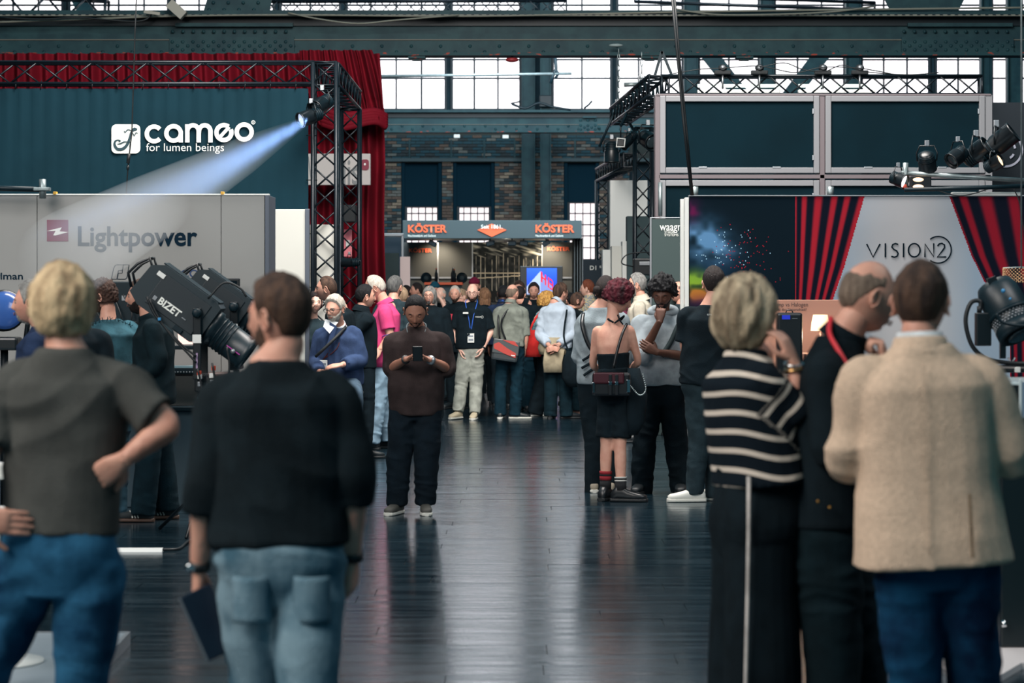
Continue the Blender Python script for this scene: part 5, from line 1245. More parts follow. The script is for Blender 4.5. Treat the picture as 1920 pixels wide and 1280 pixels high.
    for sx in (-1, 1):
        e = MB().sphere((sx*.031, .0745, .000), (.0135, .0125, .0085), 10); e.mi = 1; e.sphere((sx*.031+spec.get('look', 0)*.004, .0835, .0), (.0052, .0045, .0055), 8)
        e.v = [tuple(q) for q in toW(e.v)]; e.build('eye', [spec['lid']]*2 if spec.get('lid') else [mat('eye_white', (128, 116, 108), .4), mat('iris_dark', (40, 28, 22), .2)], root)
        b = MB().tube([(sx*x, y, z) for x, y, z in ((.016, .090, .017), (.026, .0905, .021), (.037, .086, .021), (.046, .077, .016))], [.0022, .0032, .003, .0015], 6)
        b.v = [tuple(q) for q in toW(b.v)]; b.build('eyebrow', spec.get('browmat') or hm or mat('hair_brown', (60, 44, 36), .7), root)
    lp = MB(); lc = spec.get('lips') or mat('lips', (140, 90, 80), .6)
    lp.tube([(x, .098+.003-abs(x)*.28, z) for x, z in ((-.022, -.064), (-.01, -.0605), (0, -.0615), (.01, -.0605), (.022, -.064))], [.001, .0032, .003, .0032, .001], 6)
    lp.tube([(x, .099-abs(x)*.28, z) for x, z in ((-.020, -.066), (-.01, -.0705), (0, -.0715), (.01, -.0705), (.020, -.066))], [.001, .0034, .004, .0034, .001], 6)
    lp.v = [tuple(q) for q in toW(lp.v)]; lp.build('lips', lc, root)
    if spec.get('glasses'):
        b = MB(); rr = .003 if spec['glasses'] == 'thin' else .0032
        for sx in (-1, 1):
            b.tube([(sx*.033+.0235*math.cos(a), .102-abs(math.cos(a))*.002, -.002+.0185*math.sin(a)) for a in [i*math.pi/8 for i in range(16)]], rr*.7, 6, closed=True)
            b.tube([(sx*.056, .100, .004), (sx*.074, .085, .004), (sx*.081, .0, .002), (sx*.080, -.02, -.008)], rr*.7, 6)
        b.tube([(-.010, .104, .002), (0, .106, .004), (.010, .104, .002)], rr*.7, 6)
        b.v = [tuple(q) for q in toW(b.v)]; b.build('glasses', spec.get('glassmat') or mat('spectacle_frame', (20, 22, 26), .3), root)
    if spec.get('cap'):
        cm = spec['cap']
        def off(dd, pp): s = pp[:, 2]-(.035+.0*dd[:, 1]); return np.where(s < 0, -.004, .016*smooth(-.01, .02, s)+.003)
        shell('knitted_hat' if spec.get('beanie') else 'cap', off, cm)
        if not spec.get('beanie'):
            v, f = loft([(Vector((0, .085, .045)), Vector((.062, 0, 0)), Vector((0, 0, .006)), 2.4), (Vector((0, .125, .038)), Vector((.055, 0, 0)), Vector((0, 0, .005)), 2.4), (Vector((0, .15, .028)), Vector((.03, 0, 0)), Vector((0, 0, .003)), 2.4)], 14)
            MB().add([tuple(q) for q in toW(v)], f, True).build('cap_peak', cm, root)
    return hd
# ---- hand
def hand(A, wrist, f, n, side, k=1., curl=.5, spread=.0, thumb=.5, detail=True, curls=None):
    """A accumulator; f forward, n palm normal (the way the palm faces)"""
    f = Vector(f).normalized(); n = Vector(n); n = (n-f*n.dot(f)).normalized(); t = f.cross(n)*(1 if side == 'R' else -1); w = Vector(wrist)
    A(loft([(w-f*.015*k, t*.026*k, n*.020*k, 2.2), (w+f*.012*k, t*.030*k, n*.019*k, 2.3), (w+f*.045*k, t*.040*k, n*.0165*k, 2.5), (w+f*.080*k, t*.041*k, n*.0145*k, 2.5), (w+f*.094*k, t*.036*k, n*.011*k, 2.4)], 14))
    for i, (off, L, r) in enumerate(((.030, .072, .0095), (.010, .080, .0098), (-.010, .075, .0094), (-.029, .060, .0084))):
        c = (curls[i] if curls else curl); p = w+f*.086*k+t*off*k; a = 0; d = f+t*(off*spread*8); d.normalize(); pts = [p-f*.012*k, p]
        for s_, q in ((.45, .9), (.31, 1.1), (.24, .7)):
            a += c*q*1.15; dd = (d*math.cos(a)+n*math.sin(a)); p = p+dd*(L*s_*k); pts.append(p)
        A(limb(pts, [r*k, r*1.03*k, r*.97*k, r*.88*k, r*.72*k], 2, n=8))
    th = thumb; p = w+f*.022*k+t*.026*k+n*.006*k
    d1 = (f*.55+t*.75+n*.25).normalized().lerp((f*.7+t*.2+n*.7).normalized(), th*.8).normalized(); d2 = (f*.85+t*.5+n*.1).normalized().lerp((f*.7-t*.45+n*.5).normalized(), th*.8).normalized()
    A(limb([p, p+d1*.040*k, p+d1*.040*k+d2*.030*k, p+d1*.040*k+d2*.055*k], [.0135*k, .012*k, .0105*k, .0078*k], 2, n=8))
# ---- shoe
def shoe(root, ank, fd, m, sole, k=1., boot=0., laces=None, stripes=None, ground=0.):
    fd = Vector((fd[0], fd[1], 0)).normalized(); s = Vector((-fd.y, fd.x, 0)); up = Vector((0, 0, 1)); a = Vector((ank[0], ank[1], ground))
    secs = []
    for x, w_, h in ((-.078, .022, .052), (-.066, .034, .072), (-.03, .037, .086+boot), (.01, .038, .088+boot*.8), (.05, .041, .080), (.10, .046, .064), (.15, .047, .052), (.185, .040, .046), (.205, .022, .034)):
        secs.append((a+fd*x*k+up*(.014+h*.5)*k, s*w_*k, up*h*.5*k, 2.6))
    v, f = loft(secs, 16); so = MB().add(v, f, True).build('shoe', m, root)
    secs = [(a+fd*x*k+up*.013*k, s*w_*k, up*.0135*k, 4) for x, w_ in ((-.086, .018), (-.076, .034), (-.03, .041), (.04, .043), (.10, .050), (.16, .050), (.20, .038), (.214, .018))]
    v, f = loft(secs, 20); MB().add(v, f, False).build('sole', sole, so)
    if laces:
        b = MB()
        for i in range(4): x = .035+i*.022; z = .014+.086-.012*i-.003; b.tube([a+fd*x*k+s*q*.022*k+up*(z-abs(q)*.004)*k for q in (-1, 0, 1)], .0035*k, 5)
        b.tube([a+fd*.03*k+up*.1*k, a+fd*.03*k+s*.03*k+up*.09*k, a+fd*.05*k+s*.035*k+up*.075*k], .003*k, 5)
        b.build('laces', laces, so)
    if stripes:
        b = MB()
        for q in (-1, 1):
            for i in range(3): b.bar(a+fd*(.02+i*.022)*k+s*q*.0425*k+up*.03*k, a+fd*(.045+i*.022)*k+s*q*.030*k+up*.085*k, .006*k, .008*k)
        b.build('side_stripes', stripes, so)
TORSO = [(0.0, .105, .085, 0), (.12, .155, .104, -.008), (.20, .156, .108, -.010), (.38, .134, .094, 0), (.55, .144, .102, .004), (.68, .156, .112, .006), (.80, .158, .106, 0), (.87, .146, .092, -.004), (.92, .112, .078, -.006), (.96, .078, .066, -.008), (1.0, .060, .057, -.008)]
def sig(p): return p
def person(name, label, x=0., Y=20., H=1.76, face=0., J={}, top=None, bottom=None, shoes=None, head={}, skin='light', bw=1., belly=0., bd=1.,
           yaw=0., pitch=0., roll=0., hsc=1.0, hands={}, group=None, lod=1, seatz=None, fem=False, arms=True, lean=(0, 0), tilt=0., extras=None, ground=0., legs=True):
    """one figure. face: 0 looks away from the camera, 90 to the left, 180 to the camera, -90 to the right. J: joint overrides (px,py,dy) or ('l',x,y,z) local"""
    k = H/1.76; root = thing('person', label, 'person', group, (x, Y, ground)); R = Matrix.Rotation(math.radians(face), 3, 'Z'); near = Y < 12
    V = lambda a, b, c: R @ Vector((a*k, b*k, 0))+Vector((0, 0, c*k))
    sw = .172*bw*(.93 if fem else 1); lx, ly = lean
    D = dict(pel=V(0, 0, .95), che=V(lx*.6, ly*.6+.0, 1.29), nek=V(lx, ly-.012, 1.512), hed=V(lx*1.15, ly*1.2+.028, 1.642))
    for s, q in (('R', 1), ('L', -1)):
        D['sh'+s] = V(q*sw+lx*.9, ly*.9-.008, 1.408); D['el'+s] = V(q*(sw+.055)+lx*.8, ly*.7-.02, 1.135); D['wr'+s] = V(q*(sw+.06)+lx*.6, ly*.5+.06, .885)
        D['hp'+s] = V(q*.088, 0, .925); D['kn'+s] = V(q*.10, .015, .495); D['an'+s] = V(q*.105, -.01, .085)
    def conv(v):
        if v[0] == 'l': return V(*v[1:])
        p = P(v[0], v[1], Y+(v[2] if len(v) > 2 else 0)); return p-root.location
    J = dict(J)
    for kk in ('pel', 'che', 'nek', 'hed'):
        if kk in J: D[kk] = conv(J.pop(kk))
    if 'shift' in J:
        J.pop('shift')
    for kk, v in J.items(): D[kk] = conv(v)
    # re-seat the shoulders when only the spine moved
    if 'shR' not in J and 'nek' in D:
        mid = D['nek']+Vector((0, 0, -.07*k))
        dl = V(0, 0, 1.425)
    for s, q in (('R', 1), ('L', -1)):
        if 'sh'+s not in J and (D['nek']-V(lx, ly-.012, 1.512)).length > .01: D['sh'+s] = D['nek']+V(q*sw, 0, -.104)
        if 'hp'+s not in J and (D['pel']-V(0, 0, .95)).length > .01: D['hp'+s] = D['pel']+V(q*.088, 0, -.025)
        # arms keep human lengths when only one end is given
        if 'el'+s not in J and 'wr'+s in J:
            a, b = D['sh'+s], D['wr'+s]; m = (a+b)/2; L = (b-a).length; h = math.sqrt(max(0, (.56*k)**2-L*L))/2; dn = (Vector((0, 0, -1))+R @ Vector((q*.5, -.3, 0))).normalized(); dn = dn-(b-a)*(dn.dot(b-a)/max(1e-6, L*L)); D['el'+s] = m+dn.normalized()*h
        elif 'el'+s not in J: D['el'+s] = D['sh'+s]+V(q*.055, -.02, -.29)
        if 'wr'+s not in J: D['wr'+s] = D['el'+s]+(V(q*-.0, .07, -.245) if 'el'+s in J or True else 0)
        if 'kn'+s not in J and 'an'+s in J: D['kn'+s] = (D['hp'+s]+D['an'+s])/2+R @ Vector((0, .03, .0))
    fwd = R @ Vector((0, 1, 0)); right = R @ Vector((1, 0, 0)); upv = Vector((0, 0, 1))
    hx = (D['hpR']-D['hpL']).normalized(); sx = (D['shR']-D['shL']).normalized()
    spine = [D['pel']+(D['pel']-D['che']).normalized()*.15*k, D['pel'], D['pel'].lerp(D['che'], .5)+fwd*.0, D['che'], D['nek']]
    sp = crom(spine, 10); Ls = [0]
    for a, b in zip(sp, sp[1:]): Ls.append(Ls[-1]+(b-a).length)
    def torso(f0, f1, inf=0., loose=0., flare=0., n=26, wmul=1., steps=16):
        secs = []
        for i in range(steps+1):
            f = f0+(f1-f0)*i/steps; s = f*Ls[-1]; j = max(1, min(len(sp)-1, next((q for q in range(len(Ls)) if Ls[q] >= s), len(sp)-1)))
            t = (s-Ls[j-1])/max(1e-6, Ls[j]-Ls[j-1]); c = sp[j-1].lerp(sp[j], t); d = (sp[min(j+1, len(sp)-1)]-sp[max(j-2, 0)]).normalized()
            w_ = float(np.interp(f, [q[0] for q in TORSO], [q[1] for q in TORSO])); dp = float(np.interp(f, [q[0] for q in TORSO], [q[2] for q in TORSO])); yo = float(np.interp(f, [q[0] for q in TORSO], [q[3] for q in TORSO]))
            if fem: w_ *= float(np.interp(f, [0, .15, .38, .7, 1], [1.03, 1.05, .88, .90, .86])); dp *= float(np.interp(f, [0, .2, .38, .68, .9], [1.05, 1.06, .9, 1.05, .92]))
            b_ = belly*math.exp(-((f-.36)/.2)**2); w_ = w_*bw*(1 if f < .85 else 1+(1/bw-1)*(f-.85)/.15*.6)+b_*.45; dpp = dp*bd+b_*.5; yo += b_*.5
            if loose: m = .150*bw*loose+b_*.4; w_ = max(w_, m*min(1, (1.02-f)/.18)) if f > .1 else w_; dpp = max(dpp, .104*loose*min(1, (1.02-f)/.18))
            fl = flare*max(0, 1-f/.45); g = smooth(0, .5, np.array([f]))[0]
            X = hx.lerp(sx, float(g)); X = (X-d*X.dot(d)).normalized(); Yv = d.cross(X)
            if f > .9: inf_ = inf*.75
            else: inf_ = inf
            secs.append((c-Yv*0+Yv*(yo*k*(1 if True else -1)), X*((w_*wmul+inf_+fl)*k), Yv*((dpp+inf_+fl*.6)*k), 2.45 if f < .9 else 2.1))
        return loft(secs, n)
    vx = {0: .011, 1: .011, 2: .013}[lod] if not near else .010
    vx = .0085 if near else {0: .0085, 1: .010, 2: .013}[lod]
    # ---------------- body (one skin mesh: torso, limbs, neck, head, hands)
    sk = SKIN[skin]; B = Acc(); B(torso(.02, .985, 0))
    up_n = D['nek']; hd_c = D['hed']; q = Quaternion
    Mh = Matrix.Translation(hd_c) @ R.to_4x4() @ Matrix.Rotation(math.radians(yaw), 4, 'Z') @ Matrix.Rotation(math.radians(pitch), 4, 'X') @ Matrix.Rotation(math.radians(roll), 4, 'Y') @ Matrix.Scale(k, 4)
    nb = Mh @ Vector((0, -.028, -.075)); nr = .056 if not fem else .047
    B(limb([up_n-(nb-up_n)*.5, up_n, up_n.lerp(nb, .6), nb], [.075*k*bw, .064*k*(.5+.5*bw), nr*k, nr*k], 4, n=16))
    ar = 1. if not fem else .84; aw = (bw+1)/2
    for s, qq in (('R', 1), ('L', -1)):
        if arms:
            S_, E_, W_ = D['sh'+s], D['el'+s], D['wr'+s]; inn = S_.lerp(up_n, .35)
            B(limb([inn-Vector((0, 0, .03*k)), S_-Vector((0, 0, .008*k)), S_.lerp(E_, .5), E_, E_.lerp(W_, .35), W_], [.034*k*ar, .047*k*ar*aw, .047*k*ar*aw, .039*k*ar, .041*k*ar, .027*k*ar], 4))
        lr = 1. if not fem else .95
        if legs: B(limb([D['hp'+s], D['hp'+s].lerp(D['kn'+s], .5), D['kn'+s], D['kn'+s].lerp(D['an'+s], .35), D['an'+s]], [.085*k*aw, .076*k*aw, .054*k*lr, .055*k*lr, .036*k*lr], 4))
    bv, bf = remesh(B.v, B.f, .014 if lod else .012, 3)
    parts = [(bv, bf)]
    if arms:
        for s in 'RL':
            hs = hands.get(s, {}); 
            if hs is None: continue
            Hh = Acc(); W_ = D['wr'+s]; fdir = (W_-D['el'+s]).normalized()
            if 'f' in hs: fdir = Vector(hs['f']) if len(hs['f']) == 3 else fdir
            if 'fl' in hs: fdir = R @ Vector(hs['fl'])
            qn = R @ Vector((-1 if s == 'R' else 1, 0, 0))
            if 'nl' in hs: qn = R @ Vector(hs['nl'])
            if 'n' in hs: qn = Vector(hs['n'])
            hand(Hh, W_, fdir, qn, s, k*(.9 if fem else 1.)*hs.get('k', 1), hs.get('curl', .32), hs.get('spread', .05), hs.get('thumb', .4), curls=hs.get('curls'))
            hv, hf = remesh(Hh.v, Hh.f, .0038 if Y < 21 else .0055, 2); parts.append((hv, hf))
    head = dict(head, lid=sk) if pitch <= -20 else head; head = dict(head, lips=mat('lips_dark', (92, 60, 52), .6)) if skin in ('tan', 'brown', 'dark') else head
    hd = make_head(root, Mh, head, 5 if Y < 27 and lod < 2 else 4, k*hsc, None)
    parts += hd
    co = []; fl4 = []; fl3 = []; o = 0
    for v, f in parts:
        v = np.asarray([tuple(q) for q in v]) if not isinstance(v, np.ndarray) else v
        if isinstance(f, np.ndarray): (fl4 if f.shape[1] == 4 else fl3).append(f+o)
        else:
            for g_ in f:
                if len(g_) == 4: fl4.append(np.array([g_])+o)
                elif len(g_) == 3: fl3.append(np.array([g_])+o)
                else:
                    for i in range(1, len(g_)-1): fl3.append(np.array([[g_[0], g_[i], g_[i+1]]])+o)
        co.append(v); o += len(v)
    fls = [np.concatenate(q) for q in (fl4, fl3) if q]
    np_mesh('body', np.concatenate(co), fls, sk, root)
    # ---------------- garments
    def garment(nm, A, m, amp=.0, sc=(6, 6, 14), vox=None, sm=4, cutf=None, seed=0, mats=None, parent=root):
        gv, gf = remesh(A.v, A.f, vox or vx, sm)
        if amp and isinstance(gf, np.ndarray):
            nn = normals(gv, gf); p = gv*np.array(sc)+seed*3.7
            n1 = 1-np.abs(vnoise(p+vnoise(p*.5, 9)[:, None]*1.4, 1))*2; n2 = vnoise(p*2.3, 4); n3 = vnoise(gv*4+seed, 6)
            gv = gv+nn*((n1*.75+n2*.35)*amp*1.35*(.6+.5*n3))[:, None]
        if isinstance(gf, np.ndarray): fls = [gf]
        else:
            a4 = [g_ for g_ in gf if len(g_) == 4]; a3 = [g_ for g_ in gf if len(g_) == 3]; fls = [np.array(q) for q in (a4, a3) if q]
        return np_mesh(nm, gv, fls, m, parent, attr=cutf(gv) if cutf else None)
    sd = abs(hash(label)) % 97 if False else sum(map(ord, label)) % 97
    if top:
        T = dict(kind='tee', hem=.16, sleeve=.42, inf=.016, loose=.0, flare=.0, amp=.007, tight=False); T.update(top); A = Acc()
        nt = T.get('neck', 1.0); A(torso(T['hem'], nt, T['inf'], T['loose'], T['flare']))
        for s in ('RL' if T['sleeve'] > 0 and arms else ''):
            S_, E_, W_ = D['sh'+s], D['el'+s], D['wr'+s]; ch = [S_, S_.lerp(E_, .5), E_, E_.lerp(W_, .5), W_]; c = cutchain(ch, 0, T['sleeve']); inn = S_.lerp(up_n, .5)+Vector((0, 0, -.016*k))
            r0 = (.057+T['inf']*.4)*k*ar*aw; sr = T.get('sr', .058)*k*ar*aw; se = T.get('se', .055 if T['sleeve'] > .6 else .066)*k*ar
            rs = [.046*k, r0]+list(np.linspace(r0*.98, se, len(c)-1))
            A(limb([inn]+c, rs, 4, round1=False, n=18))
        go = garment(T.get('name', {'tee': 't_shirt', 'shirt': 'shirt', 'jacket': 'jacket', 'sweater': 'sweater', 'polo': 'polo_shirt', 'hoodie': 'hoodie'}.get(T['kind'], 'top')), A, T['m'], T['amp'], T.get('sc', (7, 7, 9)), T.get('vox'), seed=sd, cutf=T.get('cutf') and (lambda gv: T['cutf'](gv, D, k, R)))
        rn = .062*k*(.5+.5*bw) if not fem else .056*k
        nd = (nb-up_n).normalized(); cn = up_n+nd*.004*k
        def ring(c, r, tr, m, nm, h=0, par=go, ecc=1.05):
            u = right; v = (nd.cross(right)).normalized(); u = v.cross(nd)
            if h: 
                secs = [(c+nd*z*k, u*r*g_, v*r*g_*ecc, 2) for z, g_ in ((-.015, 1.22), (h*.5, 1.06), (h, 1.0), (h+.003, .93), (h*.4, .95))]
                vv, ff = loft(secs, 22); ff = ff[:-2]; return MB().add(vv, ff, True).build(nm, m, par)
            return MB().tube([c-nd*.012*k+u*r*math.cos(a)+v*r*ecc*math.sin(a) for a in [i*math.pi/12 for i in range(24)]], tr, 6, closed=True).build(nm, m, par)
        if T['kind'] in ('tee', 'sweater') and T.get('ring', 0): ring(cn+nd*.010*k, rn*1.0, .009*k, T['m'], 'neckband')
        if T['kind'] in ('polo', 'shirt', 'jacket'): ring(cn, rn*1.06, 0, T.get('cm') or T['m'], 'collar', .035)
        if T['kind'] == 'jacket' and T.get('lapel', 1): ring(cn-nd*.012, rn*1.22, 0, T['m'], 'jacket_collar', .032)
        if T['kind'] == 'hoodie':
            vv = MB(); u = right; c = cn-fwd*.055*k-nd*.005
            vv.tube([cn+right*math.cos(a)*.098*k+fwd*(-.03+math.sin(a)*.085)*k+nd*(.02-.02*math.sin(a))*k for a in [i*math.pi/10 for i in range(20)]], [(.030-.010*math.sin(i*math.pi/10))*k for i in range(20)], 10, closed=True); vv.build('hood', T['m'], go)
            for q_ in (-1, 1): MB().tube([cn+fwd*.085*k+right*q_*.03*k-nd*.02, cn+fwd*.13*k+right*q_*.035*k-nd*.13*k, cn+fwd*.135*k+right*q_*.035*k-nd*.2*k], .003*k, 5).build('drawstring', T['m'], go)
    else: go = None
    if bottom:
        T = dict(kind='trousers', waist=.28, len=1., inf=.014, thigh=.098, knee=.074, cuff=.066, amp=.006); T.update(bottom); A = Acc()
        A(torso(.0, T['waist'], T['inf'], steps=8)) if legs else None
        for s in ('RL' if legs else ''):
            H_, K_, N_ = D['hp'+s], D['kn'+s], D['an'+s]; end = N_+(N_-K_).normalized()*T.get('over', .01)*k
            ch = [H_, H_.lerp(K_, .5), K_, K_.lerp(end, .5), end]; c = cutchain(ch, 0, T['len']); full = [T['thigh'], T['thigh']*.93, T['knee'], (T['knee']+T['cuff'])/2*1.02, T['cuff']]
            fr_ = np.interp(np.linspace(0, T['len'], len(c))*4, range(5), full)
            A(limb(c, [r*k*aw for r in fr_], 6, round1=False, n=20))
        bo = garment(T.get('name', 'trousers'), A, T['m'], T['amp'], T.get('sc', (7, 7, 13)), T.get('vox'), seed=sd+5)
        if T.get('belt'): 
            b = Acc(); b(torso(T['waist']-.05, T['waist']-.0, T['inf']+.008, steps=2)); MB().add([tuple(q) for q in b.v], b.f, True).build('belt', T['belt'], bo)
    else: bo = None
    if shoes:
        for s in 'RL':
            A_ = D['an'+s]; fd = shoes.get('dir'+s); fd = (R @ Vector((fd[0], fd[1], 0))) if fd else fwd+right*(.12 if s == 'R' else -.12)
            shoe(root, A_, fd, shoes['m'], shoes.get('sole', M_white), k*shoes.get('k', 1.), shoes.get('boot', 0), shoes.get('laces'), shoes.get('stripes'), max(0, A_.z-.10*k))
            if shoes.get('sock'):
                for mm, z0, z1 in shoes['sock'][s]: MB().tube([A_+(D['kn'+s]-A_).normalized()*z*k for z in (z0, z1)], (.047+z0*.04)*k, 14).build('sock', mm, root)
    return root, D, k, R, go, bo, torso
def lanyard(root, D, k, R, m, card=True, drop=.36, cardm=None, off=(0, 0), lx=.0):
    f = R @ Vector((0, 1, 0)); r = R @ Vector((1, 0, 0)); n = D['nek']; b = MB(); e = n+f*(.150+off[1])*k+r*(off[0]+lx)*k-Vector((0, 0, drop*k))
    for q in (-1, 1):
        c = crom([n-f*.05*k+r*q*.03*k+Vector((0, 0, .035*k)), n+r*q*.075*k+Vector((0, 0, .015*k)), n+f*.10*k+r*q*.065*k-Vector((0, 0, .06*k)), n+f*.155*k+r*q*.03*k-Vector((0, 0, .2*k)), e], 5)
        b.tube(c, .005*k, 6)
    b.build('lanyard', m, root)
    if card:
        M = Matrix.Translation(e) @ R.to_4x4(); c = MB().bbox(-.043*k, .043*k, .003, .009, -.125*k, -.005*k, .003, M=M).build('badge_card', cardm or M_white, root)
        MB().box(-.03*k, .03*k, .009, .011, -.05*k, -.03*k, M=M).box(-.03*k, .03*k, .009, .011, -.10*k, -.075*k, M=M).build('badge_print', mat('badge_grey', (120, 130, 140), .6), c)
def watch(root, a, b, m, dial=None, r=.031, w=.022):
    a, b = Vector(a), Vector(b); d = (b-a).normalized(); c = b-d*.015
    MB().tube([c-d*w/2, c+d*w/2], r, 16).build('watch_strap', m, root)
def strap(root, pts, m, r=.009, name='strap'): return MB().tube(crom(pts, 6), r, 6).build(name, m, root)
def skinmat(name, rgb, rgb2): return mat('skin_'+name, rgb, .5, scale=14, rgb2=rgb2, fac=(.3, .7), bump=.15, bscale=120, spec=.35)
SKIN = {'light': skinmat('light', (206, 158, 138), (192, 138, 120)), 'fair': skinmat('fair', (222, 182, 164), (206, 158, 142)), 'tan': skinmat('tan', (150, 106, 88), (134, 92, 76)),
        'brown': skinmat('brown', (96, 64, 52), (80, 54, 44)), 'dark': skinmat('dark', (82, 56, 46), (64, 44, 38))}
def hairm(name, a, b, sc=20): return mat('hair_'+name, a, .6, rgb2=b, scale=sc, stretch=(3, 3, .5), fac=(.3, .7), bump=.8, bscale=90, spec=.3)
H_blond = hairm('blond', (226, 202, 162), (128, 102, 76), 7); H_brown = hairm('brown', (92, 68, 54), (36, 26, 24), 12); H_dkbrown = hairm('dark_brown', (40, 30, 28), (20, 16, 18)); H_black = hairm('black', (20, 20, 24), (8, 10, 14))
H_grey = hairm('grey', (150, 150, 146), (88, 88, 88)); H_silver = hairm('silver', (196, 192, 182), (150, 142, 132)); H_ash = hairm('ash_blond', (212, 194, 164), (104, 88, 70), 8); H_ginger = hairm('ginger', (128, 68, 44), (84, 44, 32))
H_red = hairm('dyed_red', (92, 12, 34), (22, 10, 16), 9); H_stub = hairm('stubble', (104, 84, 72), (80, 62, 54)); H_curl = hairm('gold_curls', (214, 168, 92), (128, 84, 40))
# ------------------------------------------------------------------ the cast
def top_h(py, Y, hair=.012): return CH-(py-HY)*Y/F-hair
def rel(root, px, py, Y): return P(px, py, Y)-root.location
denim_l = mat('denim_light', (124, 152, 166), .9, rgb2=(70, 104, 122), scale=6, bump=.7, bscale=230, spec=.1, stretch=(1.4, 1, .8)); denim_b = mat('denim_blue', (48, 104, 140), .9, rgb2=(18, 58, 88), scale=6, bump=.7, bscale=230, spec=.1); denim_d = mat('denim_dark', (18, 66, 98), .9, rgb2=(8, 34, 62), scale=6, bump=.7, bscale=230, spec=.1)
blk = cloth('black', (15, 26, 32)); blk2 = cloth('black_soft', (22, 32, 37)); navy = cloth('navy', (34, 48, 74)); grey_t = cloth('charcoal', (74, 76, 74), .1)
slate = cloth('slate', (36, 50, 56)); beige = cloth('beige_tweed', (222, 196, 172), .06, .9, 60); sh_w = mat('shoe_white', (216, 216, 208), .6); sh_b = mat('shoe_black', (16, 24, 28), .5)
sole_w = mat('sole_white', (200, 200, 192), .6); sole_b = mat('sole_black', (14, 20, 24), .6); sole_g = mat('sole_gum', (70, 50, 40), .6); lea = mat('black_leather', (18, 22, 26), .35)

# 1 fair-haired man in the grey T-shirt
Y = 7.2
r, D, k, R, go, bo, _ = person('person', 'fair-haired man in a charcoal T-shirt and blue jeans, right hand on hip', X_(118, Y), Y, top_h(505, Y, .025), 0,
    dict(hed=(116, 583, .03), nek=(122, 655), che=(122, 800), pel=(115, 1022), shL=(24, 724), shR=(222, 718), elR=(316, 798, -.05), wrR=(232, 862, -.12), elL=(-24, 850, -.06), wrL=(-42, 972, -.16),
         hpR=(170, 1052), hpL=(58, 1052), knR=(152, 1300), anR=(128, 1560), knL=(-40, 1285, .1), anL=(-90, 1560, .2)),
    dict(kind='tee', m=grey_t, hem=.255, sleeve=.43, inf=.02, loose=1.0, amp=.016, sc=(4.5, 4.5, 5), se=.072), dict(m=denim_b, name='jeans', waist=.30, thigh=.104, knee=.080, cuff=.072, amp=.015, inf=.016, sc=(4.5, 4.5, 10)),
    dict(m=sh_w, sole=sole_w), dict(hair='fringe', hairmat=H_blond, thick=.034, fade=.75), 'light', 1.0, 0, yaw=14, hands=dict(R=dict(fl=(-.75, .25, -.5), nl=(-.3, .9, 0), curl=.25, thumb=.3), L=dict(fl=(1, .1, -.12), nl=(0, 1, 0), curl=.15, thumb=0)))
def patch(px0, py0, px1, py1, root, D_, m, nm, dy=-.14, Yq=Y, bend=.03, rot=0):
    vs = []; fs = []; n = 8
    for j in range(n+1):
        for i in range(n+1):
            u, v = i/n, j/n; q = P(px0+(px1-px0)*u+rot*(v-.5), py0+(py1-py0)*v, Yq+dy)-root.location; q.y += bend*((u-.5)*2)**2; vs.append(q)
    for j in range(n):
        for i in range(n): a = j*(n+1)+i; fs.append((a, a+1, a+n+2, a+n+1))
    o = MB().add(vs, fs, True).build(nm, m, root); s = o.modifiers.new('s', 'SOLIDIFY'); s.thickness = .006; return o
# 2 dark-haired man in the black sweater
Y = 6.9
r, D, k, R, go, bo, _ = person('person', 'dark-haired man in a black sweater and light jeans, walking away', X_(528, Y), Y, top_h(515, Y, .02), 0,
    dict(hed=(524, 594, .03), nek=(522, 676), che=(526, 825), pel=(527, 1035), shL=(416, 752), shR=(636, 748), elL=(386, 912, -.02), wrL=(373, 1068, .04), elR=(664, 905, -.02), wrR=(660, 1050, .05),
         hpL=(474, 1068), hpR=(580, 1068), knL=(488, 1340, .05), anL=(505, 1610, .1), knR=(574, 1325, -.12), anR=(556, 1590, -.35)),
    dict(kind='sweater', m=blk2, hem=.25, sleeve=.62, inf=.024, loose=1.06, amp=.015, sc=(4, 4, 5), se=.060), dict(m=denim_l, name='jeans', waist=.30, thigh=.104, knee=.078, cuff=.07, amp=.014, inf=.018, sc=(4.5, 4.5, 10)),
    dict(m=sh_b, sole=sole_w), dict(hair='quiff', hairmat=H_brown, thick=.016, fade=.12, beard=('stubble', H_stub)), 'light', 1.08, .01, yaw=58,
    hands=dict(L=dict(nl=(.9, .2, 0), curl=.75, thumb=.8), R=dict(nl=(-.8, .3, 0), curl=.45)))
for s, mm in (('L', M_rubber), ('R', M_rubber)): watch(r, D['el'+s], D['wr'+s], mm, r=.033, w=.024)
for px in ((432, 506), (546, 618)): patch(px[0], 1082, px[1], 1170, r, D, denim_l, 'back_pocket', -.155, Y, .03)
MB().tube([D['wrL']+Vector((-.03, -.01, -.12)), D['wrL']+Vector((-.03, -.01, -.128))], .012, 10).build('ring', M_chrome, r)
MB().tube([rel(r, 375, 1063, Y-.04)-Vector((.028, 0, 0)), rel(r, 375, 1063, Y-.05)-Vector((.030, 0, .006))], .014, 12).build('watch_case', M_chrome, r)
o = thing('notebook', 'dark closed notebook in the left hand of the walking man', 'notebook', None, P(392, 1166, Y-.02)); M = Matrix.Rotation(math.radians(-24), 4, 'Y') @ Matrix.Rotation(.5, 4, 'Z')
MB().bbox(-.05, .05, -.008, .008, -.10, .10, .004, M=M).build('cover', mat('notebook_navy', (14, 26, 44), .4), o); MB().bbox(-.054, -.049, -.006, .006, -.098, .098, .002, M=M).build('page_edge', M_alu, o)

